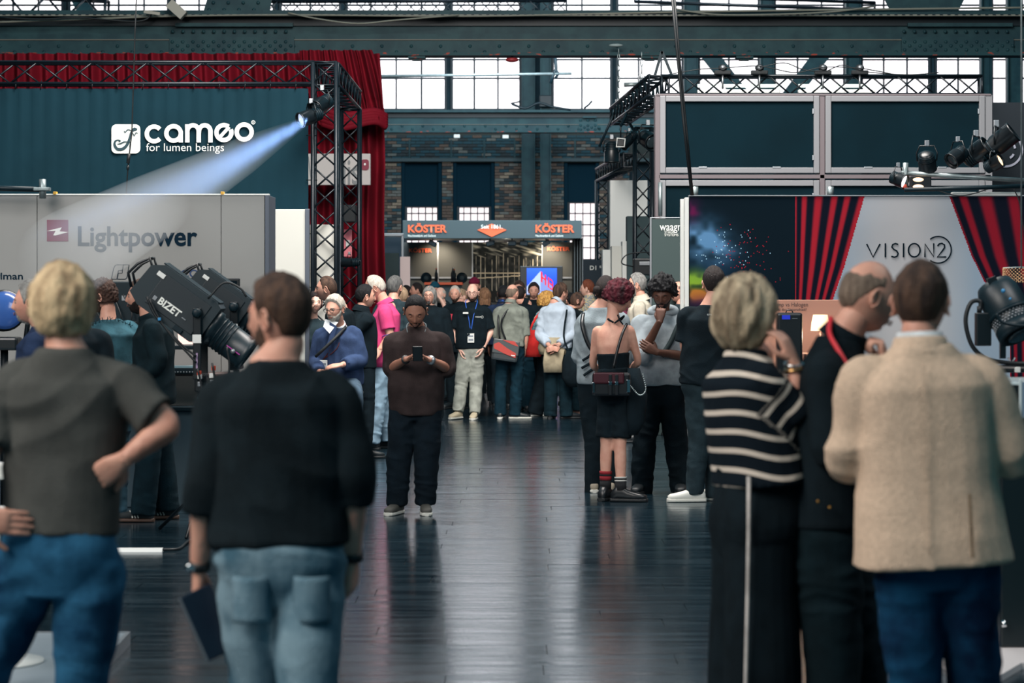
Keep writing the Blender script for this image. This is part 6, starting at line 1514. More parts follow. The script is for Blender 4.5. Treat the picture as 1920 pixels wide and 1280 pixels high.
# 3 man in the beige jacket
Y = 7.3
r, D, k, R, go, bo, _ = person('person', 'brown-haired man in a beige jacket and blue jeans with his back turned', X_(1745, Y), Y, top_h(495, Y, .016), 0,
    dict(hed=(1727, 567, .03), nek=(1725, 648), che=(1733, 795), pel=(1745, 1010), shL=(1622, 716), shR=(1842, 716), elL=(1592, 858, .06), wrL=(1625, 868, .32), elR=(1893, 858, .02), wrR=(1862, 800, .28),
         hpL=(1700, 1045), hpR=(1808, 1045), knL=(1716, 1285), anL=(1722, 1530), knR=(1826, 1280, .05), anR=(1838, 1520, .05)),
    dict(kind='jacket', m=beige, hem=.105, sleeve=.93, inf=.036, loose=1.04, flare=.045, amp=.011, sc=(4, 4, 4.5), cm=cloth('white_shirt', (214, 220, 224)), se=.058, sr=.068), dict(m=denim_d, name='jeans', thigh=.100, knee=.076, cuff=.070, amp=.012, sc=(5, 5, 16)),
    dict(m=lea, sole=sole_b), dict(hair='short', hairmat=H_brown, thick=.014, fade=.3, glasses='thin', beard=('stubble', H_stub)), 'light', 1.08, .015, yaw=-20)
MB().tube(crom([rel(r, 1732, 672, Y-.15), rel(r, 1733, 780, Y-.17), rel(r, 1738, 900, Y-.155), rel(r, 1742, 1040, Y-.185)], 6), .002, 4).build('back_seam', beige, go)
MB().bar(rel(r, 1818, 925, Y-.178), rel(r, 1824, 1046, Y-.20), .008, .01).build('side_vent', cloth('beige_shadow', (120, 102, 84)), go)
# 4 balding man in black polo
Y = 8.1
r, D, k, R, go, bo, _ = person('person', 'balding man in a black shirt with a red lanyard, hand at mouth', X_(1565, Y), Y, top_h(487, Y, .004), -78,
    dict(hed=(1628, 556, 0), nek=(1580, 636, 0), che=(1556, 780, 0), pel=(1556, 985, 0), shR=(1548, 705, -.19), shL=(1572, 700, .19), elR=(1560, 850, -.24), wrR=(1655, 850, -.16), elL=(1660, 820, .1), wrL=(1662, 690, -.02),
         hpR=(1552, 1010, -.09), hpL=(1560, 1010, .09), knR=(1562, 1245, -.10), anR=(1560, 1470, -.1), knL=(1610, 1240, .10), anL=(1625, 1470, .12)),
    dict(kind='polo', m=blk, hem=.20, sleeve=.90, inf=.024, loose=1.0, amp=.008, sc=(5, 5, 4), se=.05), dict(m=cloth('dark_green_jeans', (12, 28, 34)), name='jeans', waist=.3, thigh=.108, knee=.086, cuff=.078, amp=.010),
    dict(m=lea, sole=sole_b), dict(hair='horseshoe', hairmat=hairm('short_grey', (128, 112, 98), (96, 82, 72)), thick=.004, fade=.9), 'light', 1.08, .03, yaw=4, pitch=-14,
    hands=dict(L=dict(f=(-.25, -.15, 1), n=(-.9, .1, -.2), curl=1.05, thumb=.6), R=dict(curl=.5)))
MB().tube(crom([rel(r, 1558, 596, Y-.02), rel(r, 1556, 626, Y-.10), rel(r, 1574, 660, Y-.165), rel(r, 1606, 715, Y-.19), rel(r, 1640, 780, Y-.12)], 6), [.009]*25, 6).build('lanyard', mat('red_lanyard', (205, 44, 56), .6), r)
for px, py in ((1534, 940), (1556, 951)): MB().sphere(rel(r, px, py, Y-.235), .006, 8).build('jeans_rivet', mat('brass', (170, 130, 70), .3, metal=1), bo)
# 5 woman in the striped knit
Y = 8.1
def stripe_mat():
    m = bpy.data.materials.new('striped_knit'); m.use_nodes = True; nt = m.node_tree; n = nt.nodes; l = nt.links; b = n['Principled BSDF']
    a = n.new('ShaderNodeAttribute'); a.attribute_name = 'cut'; s = n.new('ShaderNodeSeparateXYZ'); l.new(a.outputs['Vector'], s.inputs[0])
    q = n.new('ShaderNodeMath'); q.operation = 'FRACT'; l.new(s.outputs['X'], q.inputs[0]); g = n.new('ShaderNodeMath'); g.operation = 'LESS_THAN'; g.inputs[1].default_value = .27; l.new(q.outputs[0], g.inputs[0])
    mx = n.new('ShaderNodeMix'); mx.data_type = 'RGBA'; mx.inputs[6].default_value = lin((14, 24, 32)); mx.inputs[7].default_value = lin((200, 190, 178)); l.new(g.outputs[0], mx.inputs[0]); l.new(mx.outputs[2], b.inputs['Base Color'])
    b.inputs['Roughness'].default_value = .9; b.inputs['Specular IOR Level'].default_value = .1; return m
def stripecut(gv, D, k, R):
    S_, E_ = np.array(D['shR'][:]), np.array(D['elR'][:]); d = (E_-S_)/np.linalg.norm(E_-S_); t = (gv-S_)@d; per = np.linalg.norm(gv-S_-t[:, None]*d, axis=1)
    S2, E2 = np.array(D['shL'][:]), np.array(D['elL'][:]); d2 = (E2-S2)/np.linalg.norm(E2-S2); t2 = (gv-S2)@d2; per2 = np.linalg.norm(gv-S2-t2[:, None]*d2, axis=1)
    v = gv[:, 2]/.064+.012*np.sin(gv[:, 0]*20)/.064; arm = (t > .045) & (per < .115); arm2 = (t2 > .06) & (per2 < .105)
    v = np.where(arm, t/.058, v); v = np.where(arm2, t2/.058, v); return np.stack([v, v*0, v*0], 1)
r, D, k, R, go, bo, _ = person('person', 'blonde woman in a black and white striped knit and black trousers', X_(1415, Y), Y, top_h(512, Y, .045), -58,
    dict(hed=(1402, 584, 0), nek=(1402, 656, 0), che=(1405, 790, 0), pel=(1418, 965, 0), shR=(1432, 712, -.15), shL=(1368, 706, .15), elR=(1502, 778, -.10), wrR=(1488, 676, -.08), elL=(1385, 830, .25), wrL=(1470, 800, .3),
         hpR=(1428, 990, -.06), hpL=(1405, 990, .07), knR=(1430, 1235, -.08), anR=(1425, 1462, -.08), knL=(1400, 1235, .08), anL=(1400, 1462, .08)),
    dict(kind='tee', name='striped_knit', m=stripe_mat(), hem=.36, sleeve=.47, inf=.026, loose=1.10, flare=.05, amp=.007, se=.088, sr=.075, cutf=stripecut, ring=0), dict(m=blk, thigh=.128, knee=.128, cuff=.135, amp=.010, inf=.03, waist=.45, sc=(6, 6, 3), over=.03),
    dict(m=sh_b, sole=sole_b), dict(hair='bob', hairmat=H_ash, fem=True, vol=1.06), 'light', 1.06, .04, yaw=0, pitch=-6, fem=True,
    hands=dict(R=dict(f=(-.45, .1, 1), n=(-.8, .5, -.1), curl=.35, spread=.08)))
MB().tube([rel(r, 1404, 893, Y-.215), rel(r, 1404, 990, Y-.22), rel(r, 1402, 1120, Y-.225), rel(r, 1398, 1290, Y-.225), rel(r, 1398, 1450, Y-.22)], .0065, 6).build('side_stripe', cloth('stripe_white', (205, 200, 196)), bo)
d_ = (D['wrR']-D['elR']).normalized()
for i, mm in ((0, M_chrome), (1, mat('gold', (214, 170, 110), .2, metal=1))): MB().tube([D['wrR']-d_*(.012+.016*i)+Vector((.032*math.cos(a), .032*math.sin(a), .006*math.sin(a+i))) for a in [q*math.pi/8 for q in range(16)]], .0045, 6, closed=True).build('bracelet', mm, r)

# 6 man with the phone
Y = 18.1
r, D, k, R, go, bo, _ = person('person', 'stocky man in a brown T-shirt standing in the aisle looking down at a phone', X_(780, Y), Y, top_h(545, Y), 180,
    dict(hed=(779, 583, -.10), nek=(781, 612, .03), che=(781, 668, 0), pel=(780, 752, 0), shR=(735, 641), shL=(829, 641), elR=(733, 690, -.02), wrR=(762, 673, -.30), elL=(840, 691, -.02), wrL=(806, 674, -.30),
         hpR=(758, 765), hpL=(802, 765), knR=(748, 858, -.02), knL=(800, 858, -.02), anR=(745, 944), anL=(797, 944)),
    dict(kind='tee', m=cloth('brown', (48, 40, 40)), hem=.055, sleeve=.48, inf=.026, loose=1.10, amp=.008, sc=(6, 6, 6), se=.072, sr=.066), dict(m=cloth('black_trousers', (13, 24, 32)), thigh=.112, knee=.092, cuff=.078, amp=.009),
    dict(m=mat('shoe_taupe', (62, 62, 58), .7), sole=sole_w, laces=sole_w, dirR=(.35, 1), dirL=(-.1, 1)), dict(hair='short', hairmat=H_black, thick=.007, fade=.5, beard=('stubble', H_black)), 'tan', 1.10, .05, pitch=-28, hsc=1.10,
    hands=dict(R=dict(f=(.9, -.1, .25), n=(.1, -.3, .9), curl=.55, thumb=.6), L=dict(f=(-.9, -.1, .25), n=(-.1, -.3, .9), curl=.55, thumb=.6)))
lanyard(r, D, k, R, mat('lanyard_grey', (60, 74, 80), .6), drop=.45, lx=.05)
watch(r, D['elR'], D['wrR'], M_rubber, r=.034, w=.012); watch(r, D['elL'], D['wrL'], M_alu, r=.034, w=.03)
o = thing('phone', 'black phone held in both hands by the man in the brown T-shirt', 'phone', None, P(783, 663, Y-.42)); M = Matrix.Rotation(.75, 4, 'X')
MB().bbox(-.037, .037, -.004, .004, -.075, .075, .006, M=M).build('case', M_black, o); MB().box(-.033, .033, .0042, .005, -.07, .07, M=M).build('screen', mat('phone_screen', (14, 20, 24), .8, spec=.1), o)

# 7 woman with bare back
Y = 19.2
r, D, k, R, go, bo, _ = person('person', 'woman with dark red curly hair and bare back in black shorts and boots', X_(1152, Y), Y, 1.69, -18,
    dict(hed=(1160, 558, .02), nek=(1150, 599, 0), che=(1149, 648, 0), pel=(1152, 722, 0), shL=(1119, 618, .03), shR=(1181, 616, -.03), elR=(1196, 676, .06), wrR=(1180, 700, .26), elL=(1112, 682, .10), wrL=(1130, 705, .3),
         hpL=(1140, 730), hpR=(1166, 730), knL=(1137, 832), knR=(1163, 832, -.05), anL=(1135, 922), anR=(1164, 926, -.08)),
    dict(kind='tank', name='halter_top', m=blk, hem=.18, neck=.60, sleeve=0, inf=.012, amp=.005), dict(name='shorts', m=blk, len=.46, thigh=.092, knee=.094, cuff=.094, amp=.010, waist=.42, inf=.02),
    dict(m=lea, sole=sole_b, boot=.03, k=1.06, dirL=(.2, 1), dirR=(1, .15), sock={'L': [(mat('sock_black', (18, 20, 24), .9), .03, .10), (mat('sock_red', (130, 24, 34), .9), .10, .135), (mat('sock_black', (0, 0, 0)), .135, .15), (mat('sock_red', (0, 0, 0)), .15, .175)],
        'R': [(mat('sock_black', (0, 0, 0)), .03, .105), (mat('sock_white', (190, 188, 182), .9), .105, .118), (mat('sock_black', (0, 0, 0)), .118, .13), (mat('sock_white', (0, 0, 0)), .13, .143)]}),
    dict(hair='curly', hairmat=H_red, fem=True, vol=1.16), 'light', .94, 0, yaw=-58, pitch=-22, fem=True, hsc=1.08)
q = lambda px, py, dy: rel(r, px, py, Y+dy)
strap(r, [q(1150, 604, -.10), q(1140, 598, -.06), q(1160, 602, .06), q(1170, 592, .02), q(1153, 605, -.10)], blk, .008, 'halter_strap')
strap(r, [q(1158, 590, -.1), q(1162, 600, -.11), q(1168, 608, -.1)], blk, .006, 'choker')
strap(r, [q(1175, 607, -.06), q(1166, 628, -.13), q(1158, 655, -.15), q(1150, 690, -.16)], lea, .012, 'bag_strap')
o = thing('handbag', 'small dark red and black leather bag at the hip of the woman with bare back', 'bag', None, P(1146, 716, Y-.20))
MB().bbox(-.15, .15, -.05, .04, -.11, .075, .02).build('pouch', lea, o); MB().bbox(-.145, .1, -.062, -.048, -.01, .08, .012).build('flap', mat('oxblood_leather', (62, 26, 34), .35), o)
for x in (-.01, .04): MB().bbox(x-.012, x+.012, -.072, -.06, -.10, .06, .003).build('buckle_strap', lea, o); MB().bbox(x-.014, x+.014, -.076, -.07, -.02, .005, .003).build('buckle', M_chrome, o)
MB().bbox(.12, .15, -.06, -.05, -.08, .02, .004).build('side_buckle', M_chrome, o); MB().bbox(-.15, -.13, -.06, -.05, -.08, 0, .004).build('side_buckle', M_chrome, o)
b = MB(); c = crom([(.15, -.05, -.03), (.22, -.07, -.10), (.27, -.06, -.06), (.25, -.02, .06)], 8)
for i, p in enumerate(c): b.sphere(p, .0065, 6)
b.build('chain', M_pipe, o, kind='stuff')
o = MB().add(*loft([(P(1188, 690, Y-.08), Vector((.05, 0, 0)), Vector((0, .05, 0)), 2.2), (P(1194, 740, Y-.08), Vector((.085, 0, 0)), Vector((0, .06, 0)), 2.4), (P(1192, 790, Y-.08), Vector((.075, 0, 0)), Vector((0, .05, 0)), 2.4), (P(1186, 815, Y-.08), Vector((.04, 0, 0)), Vector((0, .03, 0)), 2.2)], 16), True).build('jacket_tied', blk); o.parent = r; o.location = -r.location; o.name = 'tied_jacket'
# 8 person in grey shirt with bun
Y = 20.0
r, D, k, R, go, bo, _ = person('person', 'person with a dark hair bun in a pale grey shirt with sling strap', X_(1124, Y), Y, top_h(515, Y, .02), -8,
    dict(shL=(1096, 600), elL=(1087, 665, .02), wrL=(1098, 706, .14), hed=(1136, 545, .02), anL=(1113, 925), knL=(1114, 832)),
    dict(kind='tee', m=cloth('pale_grey', (128, 140, 146)), hem=.12, sleeve=.62, inf=.024, loose=1.05, amp=.009, se=.066, sc=(6, 6, 6)), dict(m=blk, thigh=.10, knee=.08, cuff=.07),
    dict(m=mat('shoe_khaki', (140, 132, 116), .7), sole=sole_w, dirL=(-.2, 1)), dict(hair='tied', hairmat=H_dkbrown, bun=(-.02, -.125, .005)), 'light', 1.02, yaw=-20)
q = lambda px, py, dy: rel(r, px, py, Y+dy)
strap(r, [q(1094, 588, -.04), q(1092, 610, -.13), q(1103, 645, -.155), q(1120, 668, -.15)], lea, .018, 'sling_strap')
for a in ([(1092, 676), (1108, 664), (1118, 640)], [(1090, 690), (1108, 680), (1124, 668)], [(1094, 704), (1108, 694), (1120, 688)]):
    strap(r, [q(x, y, -.142) for x, y in a], blk, .012, 'black_stripe')
# 9 man in the hoodie
Y = 19.9
r, D, k, R, go, bo, _ = person('person', 'curly-haired bearded man in a pale grey hoodie, hand on his chin', X_(1240, Y), Y, top_h(497, Y, .055), 168,
    dict(hed=(1242, 551, -.06), nek=(1241, 589, .02), che=(1240, 640), pel=(1240, 722), shR=(1200, 607), shL=(1281, 605), elR=(1203, 668, -.14), wrR=(1237, 602, -.27), elL=(1287, 668, -.08), wrL=(1232, 660, -.25),
         hpR=(1222, 732), hpL=(1258, 732), knR=(1208, 832, -.05), knL=(1268, 828, 0), anR=(1203, 926), anL=(1277, 918)),
    dict(kind='hoodie', m=cloth('hoodie_grey', (142, 152, 158)), hem=.21, sleeve=.54, inf=.030, loose=1.10, amp=.011, se=.072, sc=(5, 5, 6)), dict(m=blk, thigh=.104, knee=.090, cuff=.082, amp=.010),
    dict(m=sh_b, sole=sole_b), dict(hair='afro', hairmat=H_black, vol=1.0, beard=('short', H_black)), 'brown', 1.04, 0, pitch=-20,
    hands=dict(R=dict(f=(.1, .15, 1), n=(.3, .9, 0), curl=.95, thumb=.7), L=dict(f=(-.95, .05, .5), n=(.1, .9, 0), curl=.25)))
strap(r, [rel(r, 1288, 596, Y-.06), rel(r, 1274, 606, Y-.15), rel(r, 1258, 640, Y-.165), rel(r, 1240, 668, Y-.17)], mat('sling_dark', (24, 44, 48), .7), .022, 'sling_strap')
# 10 man in the black T-shirt
Y = 19.1
r, D, k, R, go, bo, _ = person('person', 'dark-haired man in a black T-shirt and white sneakers seen from behind', X_(1328, Y), Y, top_h(499, Y, .014), 14,
    dict(hed=(1338, 531, .02), nek=(1331, 572), che=(1329, 622), pel=(1322, 715), shL=(1287, 592), shR=(1374, 592), elL=(1284, 650, .03), wrL=(1300, 668, .26), hpL=(1308, 728), hpR=(1340, 728), knL=(1310, 828), anL=(1303, 924), knR=(1338, 832, .1), anR=(1340, 930, .1)),
    dict(kind='tee', m=blk, hem=.17, sleeve=.40, inf=.024, loose=1.08, amp=.008, se=.076, sr=.070), dict(m=slate, thigh=.100, knee=.076, cuff=.062, amp=.009),
    dict(m=sh_w, sole=sole_w, dirL=(-1, .15), dirR=(-.6, .8), laces=sole_w), dict(hair='short', hairmat=H_dkbrown, thick=.016, fade=.4), 'light', 1.06, 0, yaw=-10)
put_ = put_text('crew', -.03, 0, .03, .012, 0, M_lw, r, 'back_print', M=Matrix.Translation(rel(r, 1333, 591, Y-.142)))
# 11 bearded man left, sneakers with stripes
Y = 17.6
r, D, k, R, go, bo, _ = person('person', 'bearded man in a black jacket and wide trousers in profile beside the large spotlight', X_(288, Y), Y, top_h(518, Y, .02), 88,
    dict(hed=(264, 556, 0), nek=(280, 598, 0), shL=(286, 616, -.18), shR=(284, 616, .18), elL=(296, 680, -.22), wrL=(232, 722, -.16), elR=(280, 680, .22), wrR=(232, 716, .2), anL=(268, 962, -.12), anR=(314, 954, .1), knL=(278, 860, -.12), knR=(304, 860, .1)),
    dict(kind='jacket', m=cloth('ink_jacket', (16, 32, 38)), hem=.08, sleeve=.95, inf=.030, loose=1.14, amp=.012, se=.062, lapel=0, sc=(5, 5, 5)), dict(m=cloth('ink_trousers', (14, 34, 42)), thigh=.100, knee=.088, cuff=.086, amp=.008),
    dict(m=mat('shoe_suede', (18, 28, 32), .8), sole=sole_g, stripes=sole_w, dirL=(.1, 1), dirR=(-.1, 1)), dict(hair='quiff', hairmat=H_brown, thick=.014, fade=.2, beard=('full', H_dkbrown)), 'light', 1.04)
# 12 curly-haired man in teal T-shirt
Y = 17.9
r, D, k, R, go, bo, _ = person('person', 'curly brown-haired man in a teal T-shirt with a print on its back', X_(205, Y), Y, top_h(513, Y, .035), 40,
    dict(hed=(193, 556, .02), nek=(203, 600), shR=(248, 622, .06), shL=(166, 622, -.06), elR=(256, 690, .05), wrR=(246, 745, .12), elL=(160, 690, -.06), wrL=(165, 745, 0), anR=(215, 965), anL=(193, 985, -.1)),
    dict(kind='tee', m=cloth('teal_wash', (52, 88, 100), .25), hem=.06, sleeve=.50, inf=.028, loose=1.2, amp=.012, se=.082, sr=.072, sc=(6, 6, 5)), dict(m=cloth('teal_jeans', (38, 66, 80)), thigh=.105, knee=.09, cuff=.08, amp=.010),
    dict(m=sh_b, sole=sole_w), dict(hair='curly', hairmat=hairm('curly_brown', (76, 52, 42), (38, 26, 24)), vol=1.0, beard=('short', H_brown)), 'light', 1.08, 0, yaw=35, pitch=-8)
dp = cloth('teal_print', (26, 52, 62))
b = MB()
for i in range(13):
    a = math.radians(150-i*10); px = 208+44*math.cos(a); py = 628-26*math.sin(a)
    z0 = rel(r, px, py, Y-.185); b.bar(z0, z0+Vector((.012*math.sin(i*3), 0, .035)), .008, .004); b.bar(z0+Vector((-.01, 0, .01)), z0+Vector((.014, 0, .016+.01*math.cos(i))), .006, .004)
b.build('back_print', dp, go, kind='stuff')
# 13 grey-haired man far left
Y = 13.6
r, D, k, R, go, bo, _ = person('person', 'grey-haired man with a goatee in a navy T-shirt at the left, in profile', X_(78, Y), Y, top_h(525, Y, .015), 86,
    dict(hed=(58, 567, 0), nek=(82, 612, 0), anL=(50, 1075, -.1), anR=(90, 1085, .1)), dict(kind='tee', m=navy, hem=.14, sleeve=.45, inf=.024, loose=1.1, se=.076), dict(m=slate),
    dict(m=mat('shoe_pale_pink', (190, 168, 160), .7), sole=sole_w, laces=sole_b), dict(hair='short', hairmat=H_grey, thick=.018, fade=.5, beard=('goatee', H_grey)), 'light', 1.05, .02)
# hidden companion in black behind the fair hair
person('person', 'person in a black T-shirt mostly hidden behind the fair-haired man, between two others', X_(140, 15.8), 15.8, 1.70, 10, {}, dict(kind='tee', m=blk, sleeve=.45, loose=1.1, se=.07), dict(m=slate), dict(m=sh_b, sole=sole_w),
       dict(hair='short', hairmat=H_brown), 'light', 1.05, lod=2)
# 14 seated man in the blue cardigan
Y = 22.3
r, D, k, R, go, bo, _ = person('person', 'grey-bearded man with glasses in a blue cardigan perched on a stool beside the pale panel', X_(640, Y), Y, 1.78, 168,
    dict(hed=(628, 579, -.10), nek=(634, 612, 0), che=(634, 655, 0), pel=(640, 715, .02), shR=(603, 628, 0), shL=(664, 626, 0), elL=(676, 676, -.04), wrL=(640, 684, -.30), elR=(592, 676, 0), wrR=(600, 700, -.25),
         hpR=(626, 722), hpL=(656, 722), knR=(622, 738, -.42), knL=(664, 742, -.40), anR=(622, 835, -.30), anL=(664, 838, -.30)),
    dict(kind='jacket', name='cardigan', m=cloth('cardigan_blue', (46, 62, 92)), hem=.16, sleeve=.92, inf=.030, loose=1.1, amp=.010, lapel=0, cm=cloth('white_shirt', (0, 0, 0)), se=.056, sc=(6, 6, 6)), dict(m=cloth('blue_grey_trousers', (70, 88, 104)), thigh=.10, knee=.08, cuff=.07),
    dict(m=lea, sole=sole_b), dict(hair='short', hairmat=H_silver, thick=.022, fade=.55, beard=('full', H_silver), glasses='thin'), 'light', 1.03, .03, yaw=-18, pitch=-8,
    hands=dict(L=dict(f=(-1, -.1, -.15), n=(0, .4, -.9), curl=.25)))
q = lambda px, py, dy: rel(r, px, py, Y+dy)
strap(r, [q(648, 613, -.05), q(630, 632, -.19), q(606, 655, -.22), q(592, 668, -.18)], M_blackm, .016, 'shoulder_strap')
MB().add([q(618, 603, -.165), q(632, 612, -.175), q(624, 640, -.2), q(610, 655, -.21), q(617, 632, -.2)], [(0, 1, 2, 3, 4)]).build('vest_front', cloth('vest_blue', (50, 66, 98)), go)
MB().add([q(610, 598, -.15), q(634, 604, -.15), q(618, 625, -.21), q(606, 612, -.19)], [(0, 1, 2, 3)]).build('shirt_front', cloth('white_shirt', (0, 0, 0)), go)
lanyard(r, D, k, R, mat('dark_red_cord', (70, 24, 30), .7), drop=.30, lx=.10)
o = thing('bar_stool', 'dark stool under the seated man in the blue cardigan', 'stool', None, (X_(642, 22.35), 22.35, 0))
MB().lathe([(.19, .70), (.20, .73), (.17, .76), (.01, .77)], n=20).build('seat', M_blackm, o); MB().lathe([(.2, 0), (.2, .015), (.03, .04), (.025, .7)], n=16).build('pedestal', M_chrome, o)
# 15 man behind him
Y = 23.4
person('person', 'short-haired man in a black T-shirt facing left behind the seated man', X_(640, Y), Y, top_h(515, Y), 84, dict(hed=(612, 541, 0), nek=(630, 572, 0)), dict(kind='tee', m=blk, sleeve=.5, loose=1.15, se=.075, amp=.008), dict(m=blk), dict(m=sh_b),
       dict(hair='buzz', hairmat=H_brown, thick=.005, fade=.5), 'light', 1.15, .04)
person('person', 'small dark-haired person with a hand at the face, peeping beside the pale panel', X_(586, 24.0), 24.0, 1.62, 195, dict(hed=(590, 567, -.05), wrR=(580, 585, -.3)), dict(kind='tee', m=slate, sleeve=.5), dict(m=blk), dict(m=sh_b),
       dict(hair='tied', hairmat=H_dkbrown, fem=True), 'fair', 1, fem=True, lod=2)
# 16 man in pink
Y = 25.2
pink = cloth('pink_pique', (196, 66, 116), .08)
r, D, k, R, go, bo, _ = person('person', 'white-haired man in a bright pink polo shirt and pale jeans leaning forward', X_(716, Y), Y, 1.86, 78,
    dict(hed=(703, 540, 0), nek=(722, 569, 0), che=(725, 610, 0), pel=(720, 672, 0), shL=(722, 586, -.20), shR=(722, 586, .18), elL=(731, 630, -.24), wrL=(712, 655, -.30), elR=(700, 625, .2), wrR=(680, 650, .2),
         hpL=(718, 680, -.09), hpR=(720, 680, .09), knL=(706, 756, -.1), knR=(722, 756, .1), anL=(697, 828, -.1), anR=(730, 822, .15)),
    dict(kind='polo', m=pink, hem=.10, sleeve=.42, inf=.024, loose=1.1, amp=.007, se=.072, sr=.070, sc=(7, 7, 5)), dict(name='jeans', m=cloth('bleached_denim', (128, 154, 172)), thigh=.102, knee=.08, cuff=.075, amp=.010),
    dict(m=lea, sole=sole_b), dict(hair='receding', hairmat=H_silver, thick=.010, fade=.8), 'light', 1.2, .04, yaw=10, pitch=-22, hsc=1.05)
pur = mat('purple_trim', (84, 60, 140), .8); d_ = (D['elL']-D['shL']).normalized(); c = D['shL']+d_*.245; u = d_.orthogonal().normalized(); v = d_.cross(u)
MB().tube([c+u*.078*math.cos(a)+v*.078*math.sin(a) for a in [i*math.pi/9 for i in range(18)]], .006, 6, closed=True).build('sleeve_trim', pur, go)
# 17.. neighbours
def simple(label, px, Y, topy, face, tm, bm_, hd, skin='light', kind='tee', sleeve=.48, J=None, hairh=.012, **kw):
    return person('person', label, X_(px, Y), Y, top_h(topy, Y, hairh), face, J or {}, dict(kind=kind, m=tm, sleeve=sleeve, inf=.022, loose=1.08, se=.072 if sleeve < .6 else .056, amp=.008), dict(m=bm_, amp=.008), kw.pop('shoes', dict(m=sh_b, sole=sole_b)), hd, skin, lod=kw.pop('lod', 1), **kw)
simple('grey-haired man standing just behind the man in pink, facing away', 738, 27, 516, -30, slate, blk, dict(hair='short', hairmat=hairm('salt', (110, 110, 108), (60, 62, 64)), thick=.014))
simple('person in a black suit reaching forward between the truss tower and the man in pink', 680, 24, 532, -70, blk, blk, dict(hair='short', hairmat=H_black), kind='jacket', sleeve=.95, J=dict(elR=(668, 620, -.2), wrR=(655, 655, -.3)), bw=1.1)
simple('sandy-haired person behind the pink shoulder', 754, 29, 536, 60, slate, blk, dict(hair='short', hairmat=hairm('sandy', (170, 146, 120), (120, 98, 78)), thick=.014), lod=2)
# 19 man with glasses and blue lanyard
Y = 31.
r, D, k, R, go, bo, _ = person('person', 'bald man with glasses and blue lanyard in a black T-shirt and pale jeans', X_(884, Y), Y, top_h(530, Y, .0), 178,
    dict(hed=(886, 549, -.02), shR=(860, 586), shL=(912, 586), elR=(852, 622, 0), wrR=(862, 655, -.05), elL=(921, 620, 0), wrL=(905, 654, -.08), hpR=(874, 664), hpL=(893, 664), knR=(865, 718), knL=(893, 720), anR=(859, 770, -.1), anL=(890, 774, -.15)),
    dict(kind='tee', m=blk, hem=.15, sleeve=.42, inf=.022, loose=1.12, amp=.007, se=.078, sr=.068), dict(name='jeans', m=cloth('khaki_grey', (148, 152, 144)), thigh=.102, knee=.080, cuff=.072, amp=.010),
    dict(m=mat('shoe_sand', (188, 176, 150), .7), sole=sole_w, laces=sole_w, dirR=(.5, 1), dirL=(.1, 1)), dict(hair='horseshoe', hairmat=H_stub, thick=.002, beard=('short', H_brown), glasses='thin'), 'fair', 1.08, .02, yaw=-2)
lanyard(r, D, k, R, mat('blue_lanyard', (40, 96, 200), .6), drop=.40); watch(r, D['elL'], D['wrL'], M_rubber, r=.033, w=.02)
q = lambda px, py, dy: rel(r, px, py, Y+dy); e = q(873, 586.5, -.185); MB().bbox(e.x-.035, e.x+.035, e.y, e.y+.006, e.z-.011, e.z+.011, .002).build('name_badge', M_white, go)
me = put_text('vision', 0, 0, .075, .018, 0, M_lw, go, 'chest_print', M=Matrix.Translation(q(891, 595, -.178)))
MB().ribbon([(.09+.014*math.cos(a), .006+.014*math.sin(a)) for a in [i*math.pi/7 for i in range(14)]], .004, 0, closed=True).build('chest_ring', M_lw, go).location = q(891, 595, -.178)
# 20 man with messenger bag
r, D, k, R, go, bo, _ = person('person', 'balding man in a grey-green shirt with a messenger bag on his back', X_(958, Y), Y, top_h(531, Y, .004), -12,
    dict(hed=(961, 550, .02), shL=(934, 585), shR=(981, 585), elR=(986, 628), wrR=(984, 655, .05), elL=(930, 625, .03), wrL=(934, 655, .15), knL=(938, 720), knR=(968, 720), anL=(938, 776), anR=(966, 777, -.02)),
    dict(kind='shirt', m=cloth('grey_green', (118, 124, 116)), hem=.20, sleeve=.62, inf=.020, loose=1.04, amp=.010, se=.058), dict(name='jeans', m=cloth('petrol', (16, 42, 54)), thigh=.094, knee=.074, cuff=.074, amp=.009),
    dict(m=sh_b, sole=sole_w, dirR=(1, .3), laces=sole_w), dict(hair='horseshoe', hairmat=hairm('short_grey', (0, 0, 0), (0, 0, 0)), thick=.006), 'light', 1.02, 0, yaw=-22)
q = lambda px, py, dy: rel(r, px, py, Y+dy)
strap(r, [q(938, 577, .02), q(934, 600, -.11), q(937, 635, -.14)], lea, .012, 'bag_strap'); strap(r, [q(962, 570, -.05), q(944, 592, -.15), q(940, 612, -.15), q(948, 636, -.15)], lea, .012, 'bag_strap')
Yb_ = Y-.22; o = thing('messenger_bag', 'grey and red messenger bag hanging behind the man in the grey-green shirt', 'bag', None, P(948, 655, Yb_)); M = Matrix.Rotation(.14, 4, 'Y')
MB().bbox(-.17, .17, -.06, .06, -.15, .12, .03, M=M).build('bag_body', mat('bag_grey', (44, 52, 56), .45), o)
MB().bbox(-.17, .17, -.068, -.055, -.06, .125, .01, M=M).build('flap', mat('bag_flap', (66, 72, 74), .4), o)
MB().prism([(-.16, .05), (-.1, .085), (.02, .02), (.14, -.03), (.14, -.09), (.0, -.055), (-.15, -.005)], -.072, -.066, M=M).build('red_stripe', mat('bag_red', (170, 58, 50), .5), o)
MB().prism([(-.06, .12), (.1, .12), (.16, .06), (.08, .075)], -.072, -.066, M=M).build('red_corner', mat('bag_red', (0, 0, 0)), o)
MB().bbox(.08, .13, -.076, -.07, -.07, -.055, .002, M=M).build('tag', M_white, o)
